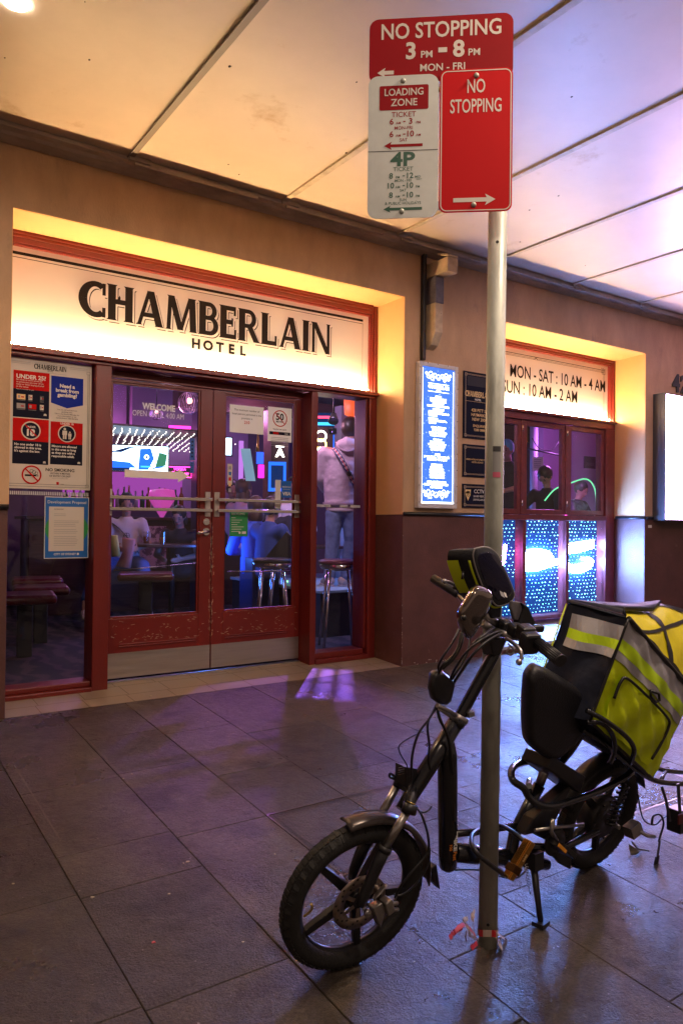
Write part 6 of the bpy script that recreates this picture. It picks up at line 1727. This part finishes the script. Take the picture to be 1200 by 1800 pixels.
# electronics box, chain guard, pedals, stand
b = MB().use(m_plas); b.prism([Bp(x, y, -.08) for x, y in ((972, 1330), (1030, 1366), (1020, 1395), (962, 1352))], (0, .12, 0)); bp(b, 'controller_case', bevel=.005)
b = MB().use(m_plas); b.prism([Bp(x, y, -.06) for x, y in ((985, 1395), (1010, 1375), (960, 1478), (940, 1465), (922, 1470), (938, 1440))], (0, .05, 0)); b.prism([Bp(x, y, -.07) for x, y in ((966, 1475), (985, 1478), (1005, 1510), (1004, 1530), (985, 1520), (968, 1500))], (0, .02, 0)); bp(b, 'chain_guard', bevel=.006)
b = MB().use(m_plas); b.ring(Bp(975, 1480, -.09), (0, 1, .05), [(.001, -.004), (.05, -.004), (.05, .004), (.001, .004)], 28); b.use(m_alu); b.tube([Bp(972, 1440, -.10), Bp(968, 1462, -.11), Bp(978, 1478, -.11)], .008, 8); b.tube([Bp(940, 1460, -.1), Bp(975, 1455, -.1), Bp(1025, 1450, -.1)], .006, 8); bp(b, 'crank')
b = MB().use(m_plas); b.obox(Bp(988, 1492, -.14), Vector((.028, 0, -.024)), Vector((0, .035, 0)), Vector((.006, 0, .007))); b.use(mat('amber_reflector', (.7, .28, .02), .25)); b.obox(Bp(988, 1492, -.177), Vector((.020, 0, -.017)), Vector((0, .002, 0)), Vector((.004, 0, .005))); bp(b, 'pedal', bevel=.002)
b = MB().use(m_plas); b.obox(Bp(925, 1447, .14), Vector((.03, 0, .008)), Vector((0, .035, 0)), Vector((-.003, 0, .009))); bp(b, 'pedal', bevel=.002)
gp = G(950, 1630); gp.z += .004
b = MB().use(m_plas); s0 = Bp(936, 1510, -.06); b.tube([s0, s0.lerp(gp, .5), gp + Vector((0, 0, .01))], [.013, .011, .009], 12); b.obox(gp + Vector((0, 0, .008)), (.022, .004, 0), (-.004, .02, 0), (0, 0, .007)); b.obox(s0, (.022, 0, 0), (0, .03, 0), (0, 0, .03)); 
pth = []; a_, c_ = Bp(925, 1520, -.10), Bp(929, 1560, -.12); d = c_ - a_
for k in range(49): t = k/48; pth.append(a_ + d*t + Vector((.0055*math.cos(k*1.05), .0055*math.sin(k*1.05), 0)))
b.use(m_alu); b.tube(pth, .0014, 5, caps=False); b.tube([c_, Bp(932, 1572, -.12)], .0015, 6); bp(b, 'kickstand')
# handlebar assembly
hb0, hbN, hbF = Bp(878, 1112), Yt(937, 1124, 1.66), Yt(806, 1045, 2.12)
b = MB().use(m_alu); b.tube(smooth_path([hbF, Yt(828, 1070, 2.02), Yt(852, 1098, 1.93), hb0, Yt(905, 1120, 1.76), hbN, Yt(985, 1161, 1.54)]), .011, 14); b.tube([Yt(850, 1078, 1.86), Yt(876, 1102, 1.85)], .016, 14); b.tube([Yt(846, 1094, 1.84), Yt(870, 1112, 1.84)], .013, 12); bp(b, 'handlebar')
b = MB().use(mat('ribbed_grip', (.02, .02, .024), .32))
g0, g1 = Yt(940, 1126, 1.655), Yt(984, 1161, 1.535); b.tube([g0, g1], .0165, 20)
d = (g1 - g0).normalized(); e1 = d.cross(Vector((0, 0, 1))).normalized(); e2 = d.cross(e1)
for k in range(18): t = 2*math.pi*k/18; o = e1*math.cos(t)*.0168 + e2*math.sin(t)*.0168; b.tube([g0 + o, g1 + o], .0018, 5)
b.cyl(g1, g1 + d*.005, .0185, 20); bp(b, 'grip')
f0 = Yt(798, 1040, 2.14); b = MB().use(MATS['ribbed_grip']); b.tube([hbF, f0, f0 + (f0 - hbF).normalized()*.10], .0165, 16); bp(b, 'grip')
b = MB().use(m_alu); b.tube(smooth_path([Yt(889, 1122, 1.70), Yt(905, 1133, 1.66), Yt(915, 1146, 1.63), Yt(916, 1160, 1.62)]), [.006]*18 + [.005], 8); b.ball(Yt(912, 1164, 1.62), .010, 12); bp(b, 'brake_lever')
b = MB().use(m_alu); b.tube(smooth_path([Yt(806, 1035, 2.08), Yt(798, 1028, 2.08), Yt(788, 1023, 2.08), Yt(782, 1022, 2.08)]), .006, 8); b.ball(Yt(781, 1022, 2.08), .009, 10); bp(b, 'brake_lever')
b = MB().use(m_plas)
for c_, h_ in ((Yt(923, 1112, 1.69), .030), (Yt(906, 1108, 1.75), .026), (Yt(888, 1100, 1.82), .024)): b.obox(c_, d*.022, e1*h_*.8, e2*h_*.75)
b.obox(Yt(930, 1130, 1.66), d*.018, e1*.028, e2*.032); b.obox(Yt(945, 1105, 1.70), d*.01, e1*.02, e2*.012); bp(b, 'switch_cluster', bevel=.008)
b = MB().use(m_plas); b.obox(Yt(812, 1030, 2.06), (.022, .0, -.012), (0, .02, 0), (.010, 0, .020)); b.obox(Yt(818, 1038, 2.04), (.016, 0, -.01), (0, .02, 0), (.008, 0, .02)); bp(b, 'switch_cluster', bevel=.006)
b = MB().use(mat('grey_holder', (.16, .15, .17), .45)); b.prism([Yt(x, y, 1.80) for x, y in ((900, 1056), (918, 1059), (922, 1068), (914, 1092), (904, 1090), (897, 1068))], (0, .012, 0)); b.use(m_plas); b.prism([Yt(x, y, 1.79) for x, y in ((917, 1059), (928, 1066), (942, 1095), (938, 1110), (908, 1108), (914, 1092), (922, 1070))], (0, .03, 0)); bp(b, 'display_holder', bevel=.004)
b = MB().use(m_alu); b.tube(smooth_path([Yt(893, 1132, 1.7), Yt(903, 1143, 1.7), Yt(898, 1151, 1.7), Yt(890, 1147, 1.7), Yt(896, 1137, 1.7)]), .003, 6); bp(b, 'key_ring')
# headlamp cowl
cw = [(836, 1027), (850, 1031), (862, 1040), (864, 1053), (858, 1070), (850, 1086), (838, 1108), (829, 1121), (821, 1123), (812, 1112), (804, 1096), (803, 1080), (808, 1064), (818, 1048), (828, 1034)]
b = MB().use(m_shell); P = smooth_path([Yt(*p, 1.75) for p in cw + cw[:1]], 4)[:-1]; b.pillow(P, Vector((.55, .83, -.1)), .045, 6, .45); cowl = bp(b, 'headlamp_cowl')
b = MB().use(m_black); b.ball(Yt(815, 1086, 1.71), .008, 10); bp(b, 'cowl_screw', cowl)
# horn / relay box on the column
hx = [(756, 1184), (762, 1178), (775, 1178), (796, 1195), (797, 1202), (790, 1232), (783, 1238), (772, 1238), (757, 1228), (753, 1212)]
b = MB().use(m_plas); b.pillow([Yt(*p, 1.84) for p in hx], Vector((.4, .9, 0)), .03, 4, .25); bp(b, 'connector_box')
# cables
b = MB().use(m_cable)
def cab(pts, r=.0038): b.tube(smooth_path([Yt(x, y, Y) for x, y, Y in pts], 6), r, 8)
cab([(806, 1106, 1.82), (795, 1130, 1.80), (778, 1155, 1.80), (770, 1172, 1.82), (773, 1184, 1.82)])
cab([(810, 1112, 1.82), (806, 1135, 1.80), (795, 1155, 1.79), (778, 1170, 1.80), (772, 1182, 1.82)], .005)
cab([(813, 1113, 1.82), (812, 1130, 1.79), (800, 1155, 1.78), (778, 1176, 1.80)])
cab([(826, 1120, 1.84), (820, 1150, 1.81), (800, 1185, 1.80), (793, 1196, 1.83)])
cab([(880, 1108, 1.80), (850, 1122, 1.77), (820, 1146, 1.77), (800, 1175, 1.79), (791, 1195, 1.82)])
cab([(884, 1112, 1.80), (855, 1128, 1.76), (830, 1152, 1.76), (812, 1178, 1.79), (794, 1206, 1.83), (793, 1215, 1.84)], .0045)
cab([(868, 1104, 1.82), (848, 1118, 1.78), (830, 1135, 1.78)], .006)
cab([(767, 1238, 1.83), (755, 1262, 1.80), (735, 1290, 1.78), (724, 1330, 1.78), (722, 1375, 1.79), (714, 1400, 1.77), (705, 1440, 1.77), (680, 1470, 1.78), (660, 1510, 1.77)])
cab([(770, 1240, 1.83), (752, 1270, 1.80), (754, 1310, 1.79), (753, 1340, 1.80), (758, 1360, 1.82)])
cab([(769, 1240, 1.83), (772, 1262, 1.80), (788, 1300, 1.79), (795, 1360, 1.80)], .005)
cab([(745, 1285, 1.80), (722, 1296, 1.78), (702, 1310, 1.78), (703, 1325, 1.78), (716, 1350, 1.79), (716, 1390, 1.78)], .002)
cab([(728, 1415, 1.79), (740, 1432, 1.76), (752, 1470, 1.74), (750, 1500, 1.74), (722, 1535, 1.74), (703, 1560, 1.75), (694, 1578, 1.76)])
cab([(755, 1490, 1.74), (752, 1520, 1.73), (730, 1555, 1.74), (705, 1574, 1.75), (692, 1572, 1.76)], .003)
cab([(728, 1418, 1.79), (742, 1428, 1.76), (752, 1425, 1.76), (758, 1418, 1.77)], .003)
cab([(800, 1530, 1.80), (840, 1530, 1.80), (900, 1545, 1.80), (925, 1530, 1.82)], .003)
cab([(1120, 1395, 1.8), (1130, 1440, 1.78), (1150, 1450, 1.78), (1163, 1440, 1.78), (1180, 1430, 1.78)], .003)
cab([(1145, 1450, 1.75), (1148, 1435, 1.75), (1160, 1433, 1.75), (1166, 1448, 1.75), (1160, 1470, 1.75), (1157, 1480, 1.75)], .004)
bp(b, 'cables')
# rear odds and ends: straps, lamp, axle nuts
b = MB().use(m_cable); 
def strap(pts, w_=.011): 
    P = [Yt(x, y, Y) for x, y, Y in pts]
    for p, q in zip(P[:-1], P[1:]): b.prism([p + Vector((-w_, 0, 0)), p + Vector((w_, 0, 0)), q + Vector((w_, 0, 0)), q + Vector((-w_, 0, 0))], (0, .003, 0))
strap([(1160, 1478, 1.74), (1156, 1505, 1.74)], .005); bp(b, 'hanging_strap'); b = MB().use(m_cable); strap([(1156, 1505, 1.74), (1151, 1530, 1.74), (1147, 1558, 1.74)], .014); bp(b, 'hanging_strap'); b = MB().use(m_cable)
strap([(1163, 1383, 1.70), (1172, 1412, 1.70), (1178, 1445, 1.70)], .007); bp(b, 'hanging_strap'); b = MB().use(m_cable); strap([(1192, 1378, 1.70), (1196, 1440, 1.70)], .009)
bp(b, 'hanging_strap')
b = MB().use(m_plas); b.obox(Yt(1192, 1440, 1.72), (.035, 0, .0), (0, .03, 0), (0, 0, .045)); b.use(mat('tail_red', (.06, .004, .004), .3)); b.obox(Yt(1196, 1440, 1.685), (.02, 0, 0), (0, .003, 0), (0, 0, .02)); bp(b, 'tail_lamp', bevel=.006)
b = MB().use(m_alu); b.cyl(RC - ax2*.10, RC + ax2*.10, .008, 10); b.tube([Yt(1120, 1460, 1.75), Yt(1138, 1470, 1.72), (Yt(1150, 1471, 1.72))], .007, 8); b.obox(Yt(1112, 1458, 1.76), (.03, 0, .008), (0, .02, 0), (-.01, 0, .022)); b.tube([Yt(1110, 1480, 1.75), Yt(1120, 1492, 1.74), Yt(1140, 1496, 1.74)], .004, 6); bp(b, 'axle', bevel=.001)

# ---- phone pouch on the bars
m_pou = mat('pouch_fabric', (.02, .022, .03), .6, bump=.3, bscale=200); m_lime = mat('lime_trim', (.62, .72, .02), .45)
PH = thing('phone_pouch', 'black and lime zipped phone pouch with clear window strapped on the bike handlebar', 'pouch', Yt(850, 1040, 1.84))
po = [(830, 966), (845, 963), (858, 966), (869, 976), (878, 994), (888, 1015), (898, 1040), (899, 1050), (892, 1060), (876, 1066), (866, 1064), (856, 1050), (846, 1036), (836, 1012), (829, 990), (827, 976)]
nn_ = Vector((.30, -.90, .32)).normalized()
P = smooth_path([Yt(*p, 1.82) for p in po + po[:1]], 3)[:-1]
b = MB().use(m_pou); b.pillow(P, nn_, .012, 3, .05); bp_ = b.build('lid', PH)
b = MB().use(m_pou); off = Vector((-.042, .055, -.004)); k_ = len(P); i0 = 0
b.v += [tuple(p) for p in P] + [tuple(p + off) for p in P]; b.smooth = True
for j in range(k_): b.face((j, (j+1) % k_, k_ + (j+1) % k_, k_ + j))
b.smooth = False; b.face(range(k_, 2*k_)); b.build('pouch_body', PH)
b = MB().use(m_lime); 
Q1 = [p + off*.55 for p in P]; Q2 = [p + off*1.04 for p in P]; cc = sum(Q1, Vector())/len(Q1)
Q1 = [cc + (p - cc)*1.015 for p in Q1]; cc = sum(Q2, Vector())/len(Q2); Q2 = [cc + (p - cc)*1.015 for p in Q2]
rng = list(range(-13, -5))
for j in rng: b.quad(Q1[j], Q1[j+1], Q2[j+1], Q2[j])
b.build('lime_side', PH)
cc = sum(P, Vector())/len(P); b = MB().use(mat('grey_piping', (.32, .30, .30), .5)); b.tube([cc + (p - cc)*1.0 + nn_*.008 for p in P], .0025, 6, closed=True); b.build('piping', PH)
b = MB().use(m_lime); b.tube([cc + (p - cc)*1.01 - nn_*.006 for p in P[24:44]], .004, 6); b.build('lower_trim', PH)
b = MB().use(mat('clear_window_film', (.008, .008, .03), .06, coat=1)); b.pillow([cc + (p - cc)*.82 + nn_*.012 for p in P], nn_, .002, 2, .05); b.build('window_film', PH)
b = MB(); f = Fr(b, Yt(880, 1047, 1.79) + nn_*.004, (RX - nn_*RX.dot(nn_)).normalized(), None or (UX - nn_*UX.dot(nn_)).normalized()); f.n = nn_; f.rect(m_grey, -.022, -.010, .0, .006, 8).rect(m_white, .004, -.004, .018, .010, 8); b.build('film_label', PH)
b = MB().use(m_plas); b.tube([Yt(813, 1005, 1.83), Yt(813, 1012, 1.82), Yt(812, 1018, 1.82)], .004, 8); b.build('zip_pull', PH)
b = MB().use(m_pou); b.prism([Yt(x, y, 1.83) for x, y in ((860, 1065), (882, 1066), (880, 1085), (866, 1088))], (0, .03, 0)); b.build('bar_strap', PH, bevel=.004)

# ---- padlock and shackle round the pole
PL = thing('brass_padlock', 'long brass padlock with black shackle chaining the bike to the sign pole', 'padlock', Yt(912, 1510, 1.66))
m_brass = mat('polished_brass', (.75, .40, .10), .18, 1)
c0, c1 = Yt(931, 1479, 1.64), Yt(892, 1545, 1.64); d = (c1 - c0); L_ = d.length; d.normalize(); e1 = Vector((d.z, 0, -d.x)).normalized()
ctr = (c0 + c1)/2; b = MB().use(m_brass); b.obox(ctr, d*L_/2, e1*.0155, Vector((0, .012, 0))); b.obox(ctr, d*L_*.5, e1*.011, Vector((0, .0155, 0))); b.build('lock_body', PL, bevel=.002)
b = MB().use(mat('dark_brass', (.10, .045, .015), .35, .8)); b.obox(ctr + d*L_*.24, d*.012, e1*.018, Vector((0, .0165, 0))); b.build('lock_collar', PL, bevel=.002)
b = MB(); f = Fr(b, ctr - d*.012 - Vector((0, .0158, 0)), d, e1); f.n = Vector((0, -1, 0)); f.text(m_gold, '8868', -.012, -.003, .012, .007, 1, bold=.02); b.build('number_stamp', PL)
b = MB().use(m_cable); b.tube(smooth_path([Yt(884, 1537, 1.655), Yt(866, 1524, 1.65), Yt(846, 1508, 1.655), Yt(832, 1492, 1.68), Yt(828, 1474, 1.74), Yt(836, 1462, 1.80), Yt(856, 1456, 1.81), Yt(880, 1452, 1.77), Yt(902, 1464, 1.70), Yt(922, 1480, 1.655)], 6), .0072, 12); b.build('shackle', PL)

# ---- delivery bag on the rack
m_hiv = mat('hi_vis_lime', (.68, .84, .010), .42, noise=.12, nscale=9, bump=.8, bscale=9, stain=((.34, .40, .04), 7, .62, .1))
m_hiv2 = mat('hi_vis_yellow_top', (.75, .65, .012), .38, noise=.15, nscale=12, bump=.5, bscale=14)
m_refl = mat('reflective_tape', (.5, .49, .52), .4, .3, noise=.1, nscale=20, bump=.2, bscale=25)
m_nvy = mat('navy_bag_fabric', (.010, .013, .028), .55, spec=.3, noise=.2, nscale=12, bump=.5, bscale=16)
BG = thing('delivery_bag', 'large lime and black insulated delivery bag with grey reflective bands tilted on the bike rack', 'bag', Yt(1147, 1365, 1.68))
YB0 = 1.68
TL, BL, BR_ = Yt(1103, 1088, YB0), Yt(1036, 1268, YB0), Yt(1147, 1370, YB0)
ex_ = (BR_ - BL); ey_ = TL - BL; TRr = TL + ex_ * 1.12; BR_ = BL + ex_; dp = Vector((.0, .19, .0))
def bag_pt(u_, v_, w_=0):
    a = BL.lerp(BR_, u_); c = TL.lerp(TRr, u_); p = a.lerp(c, v_)
    bulge = -.022 * math.sin(math.pi * min(max(u_, 0), 1)) * math.sin(math.pi * min(max(v_, 0), 1))
    return p + dp * w_ + Vector((0, bulge * (1 - w_ * 2), 0))
def patch(b, m, u0, u1, v0, v1, lift=0, nu=14, nv=14, w_=0, wob=.0):
    b.use(m); i = len(b.v); sm, b.smooth = b.smooth, True
    for a in range(nu + 1):
        for c in range(nv + 1):
            u_ = u0 + (u1-u0)*a/nu; v_ = v0 + (v1-v0)*c/nv; p = bag_pt(u_, v_, w_)
            p = p + Vector((0, -lift + wob*math.sin(u_*23 + v_*9)*math.sin(v_*17 + u_*5), 0)); b.v.append(tuple(p))
    for a in range(nu):
        for c in range(nv): k = i + a*(nv+1) + c; b.face((k, k + nv + 1, k + nv + 2, k + 1))
    b.smooth = sm
b = MB(); patch(b, m_hiv, 0, 1, 0, 1, nu=30, nv=30, wob=.006); b.build('front_face', BG)
b = MB(); patch(b, m_refl, 0, 1, .62, .70, .004, 30, 6, 0, .006); patch(b, m_refl, 0, 1, .82, .98, .004, 30, 8, 0, .006); b.build('reflective_band', BG)
b = MB(); patch(b, mat('band_lime', (.55, .80, .02), .3), 0, 1, .70, .82, .005, 30, 6, 0, .006); b.build('lime_band', BG)
# side (dark), top, far and right faces
b = MB().use(m_nvy)
s1, s2, s3, s4 = bag_pt(0, 0), bag_pt(0, 1), bag_pt(0, 1) + Vector((-.03, .22, .03)), bag_pt(0, 0) + Vector((-.03, .22, .0))
i = len(b.v); N = 12; b.smooth = True
for a in range(N + 1):
    for c in range(N + 1):
        u_, v_ = a/N, c/N; p = s1.lerp(s4, u_).lerp(s2.lerp(s3, u_), v_) + Vector((.012*math.sin(u_*9 + v_*4) * math.sin(v_*7), 0, .0)); b.v.append(tuple(p))
for a in range(N):
    for c in range(N): k = i + a*(N+1) + c; b.face((k, k+1, k+N+2, k+N+1))
b.build('side_face', BG)
def sp(u_, v_, l=.003): return s1.lerp(s4, u_).lerp(s2.lerp(s3, u_), v_) + Vector((-l - .012, -.002, 0)) + Vector((.012*math.sin(u_*9 + v_*4) * math.sin(v_*7) + .008, 0, 0))
b = MB()
for m_, v0, v1 in ((m_refl, .62, .70), (MATS['band_lime'], .70, .79), (m_refl, .79, .93)):
    b.use(m_)
    for k in range(10): b.quad(sp(k/10*.86, v0), sp((k+1)/10*.86, v0), sp((k+1)/10*.86, v1), sp(k/10*.86, v1))
b.build('side_band', BG)
r1, r2 = bag_pt(1, 0), bag_pt(1, 1); b = MB().use(m_nvy); dr = Vector((.05, .24, .02))
b.quad(r1, r1 + dr, r2 + dr, r2); b.quad(s4, r1 + dr, r1, s1); b.quad(s4, s3, r2 + dr, r1 + dr); b.quad(s3, Yt(1110, 1070, YB0 + .2), Yt(1160, 1062, YB0 + .2), Yt(1205, 1074, YB0 + .2), Yt(1250, 1100, YB0 + .2), r2 + dr); b.build('back_faces', BG)
# top lid: rumpled, slanting up to a ridge behind
RIDGE = [s3, Yt(1110, 1070, YB0 + .2), Yt(1160, 1062, YB0 + .2), Yt(1205, 1074, YB0 + .2), Yt(1250, 1100, YB0 + .2)]
def lid(u_, w_, l=0):
    a = bag_pt(u_, 1); k = min(int(u_ * 4), 3); c = RIDGE[k].lerp(RIDGE[k + 1], u_ * 4 - k); p = a.lerp(c, w_)
    h = .022 * math.sin(math.pi * w_) + .005*math.sin(u_*21 + w_*7)*math.sin(w_*13)
    return p + Vector((0, -h - l, h * .6 + l))
def lidp(b, m, u0, u1, w0, w1, l=0, nu=20, nv=8, skew=0):
    b.use(m); i = len(b.v); b.smooth = True
    for a in range(nu + 1):
        for c in range(nv + 1):
            w_ = w0 + (w1-w0)*c/nv; u_ = u0 + (u1-u0)*a/nu + skew*w_; b.v.append(tuple(lid(min(max(u_, 0), 1), w_, l)))
    for a in range(nu):
        for c in range(nv): k = i + a*(nv+1) + c; b.face((k, k + nv + 1, k + nv + 2, k + 1))
b = MB(); lidp(b, m_hiv2, 0, 1, 0, 1); b.build('lid', BG)
b = MB()
for u0, sk in ((.10, .75), (.60, -.38), (.88, -.05)): lidp(b, m_black, u0, u0 + .055, .0, 1, .003, 2, 12, sk)
lidp(b, m_black, 0, 1, .0, .06, .004); lidp(b, m_black, 0, 1, .94, 1, .004); b.build('lid_webbing', BG)
# piping
b = MB().use(m_black)
b.tube([bag_pt(k/16, 1) + Vector((0, -.003, .002)) for k in range(17)], .009, 8); b.tube([bag_pt(0, k/12) + Vector((0, -.002, 0)) for k in range(13)], .0045, 8); b.tube([bag_pt(k/16, 0) for k in range(17)], .006, 8)
b.build('piping', BG)
b = MB().use(m_lime); b.tube([s4 + Vector((-.004, .003, 0)), s3 + Vector((-.004, .003, 0))], .003, 6); b.build('edge_trim', BG)
# pocket
b = MB(); patch(b, m_hiv, .10, .80, .05, .52, .014, 30, 24, 0, .010); b.build('pocket', BG)
b = MB().use(m_black); pk = [(.10, .30), (.10, .47), (.16, .535), (.45, .54), (.72, .545), (.80, .50), (.81, .30), (.80, .12)]
b.tube(smooth_path([bag_pt(a, c) + Vector((0, -.017, 0)) for a, c in pk], 5), .0052, 8); b.build('pocket_zip', BG)
b = MB().use(m_black); b.tube([bag_pt(a, c) + Vector((0, -.02, 0)) for a, c in ((.40, .60), (.50, .645), (.535, .60), (.50, .555), (.42, .56))], .005, 8, closed=True); b.build('webbing_loop', BG)
# dark flap folded over the rear left top corner
b = MB().use(m_nvy); fl = [s2 + Vector((-.01, 0, .004)), s3 + Vector((-.008, 0, .010)), RIDGE[1] + Vector((0, 0, .012)), RIDGE[2] + Vector((.01, 0, .010)), lid(.38, .80, .014), lid(.12, .55, .014), lid(.0, .2, .014)]
b.pillow(fl, Vector((0, -.3, 1)), .008, 2, .05); b.build('folded_flap', BG)

# ---- striped tape knotted round the pole foot
TP = thing('tape_remnant', 'torn red and white barrier tape knotted round the foot of the sign pole', 'tape', (1.765, 1.72, .002))
mtr = mat('tape_red', (.6, .03, .04), .4); mtw = mat('tape_white', (.6, .48, .42), .4); mtp = mat('tape_pink', (.8, .15, .22), .4)
b = MB(); q = random.Random(6)
for k in range(22):
    a, c = 2*math.pi*k/22, 2*math.pi*(k+1)/22; rr = .0325
    b.use(mtr if k % 5 < 2 else mtw); zz = .035 + .006*math.sin(a*2)
    b.quad(*[(1.765 + rr*math.cos(t), 1.72 + rr*math.sin(t), z) for t, z in ((a, zz), (c, zz), (c, zz + .022), (a, zz + .022))])
b.build('wrapped_band', TP)
b = MB()
for pts, m_ in (([(838, 1650), (825, 1632), (812, 1627), (800, 1638)], mtp), ([(838, 1655), (830, 1620), (834, 1600)], mtw), ([(836, 1650), (815, 1622), (822, 1615)], mtw), ([(838, 1658), (828, 1668), (832, 1662)], mtr), ([(872, 1640), (885, 1660), (890, 1672)], mtw), ([(870, 1645), (880, 1668), (878, 1676)], mtw), ([(834, 1652), (820, 1640), (818, 1655)], mtw), ([(812, 1630), (797, 1640), (790, 1650)], mtr)):
    P = [Yt(x, y, 1.68 + q.uniform(-.02, .02)) for x, y in pts]
    for p in P: p.z = max(p.z, .006)
    P = smooth_path(P, 4); b.use(m_)
    for p, r_ in zip(P[:-1], P[1:]): w_ = Vector((q.uniform(-.4, .4), .5, .5)).normalized() * .007; b.quad(p - w_, r_ - w_, r_ + w_, p + w_)
b.build('loose_ends', TP)
# dry leaf by the rear wheel
p = G(1113, 1500); b = MB().use(mat('dry_leaf', (.05, .045, .02), .7)); b.prism([(p.x + x, p.y + y, p.z + z) for x, y, z in ((-.035, -.01, .004), (-.012, -.02, .002), (.02, -.022, .012), (.04, -.005, .003), (.01, .004, .018), (-.005, .02, .03), (-.018, .006, .012))], (0, 0, .0015)); tag(b.build('dry_leaf'), 'dark curled dry leaf on the paving under the rear of the bike', 'leaf')
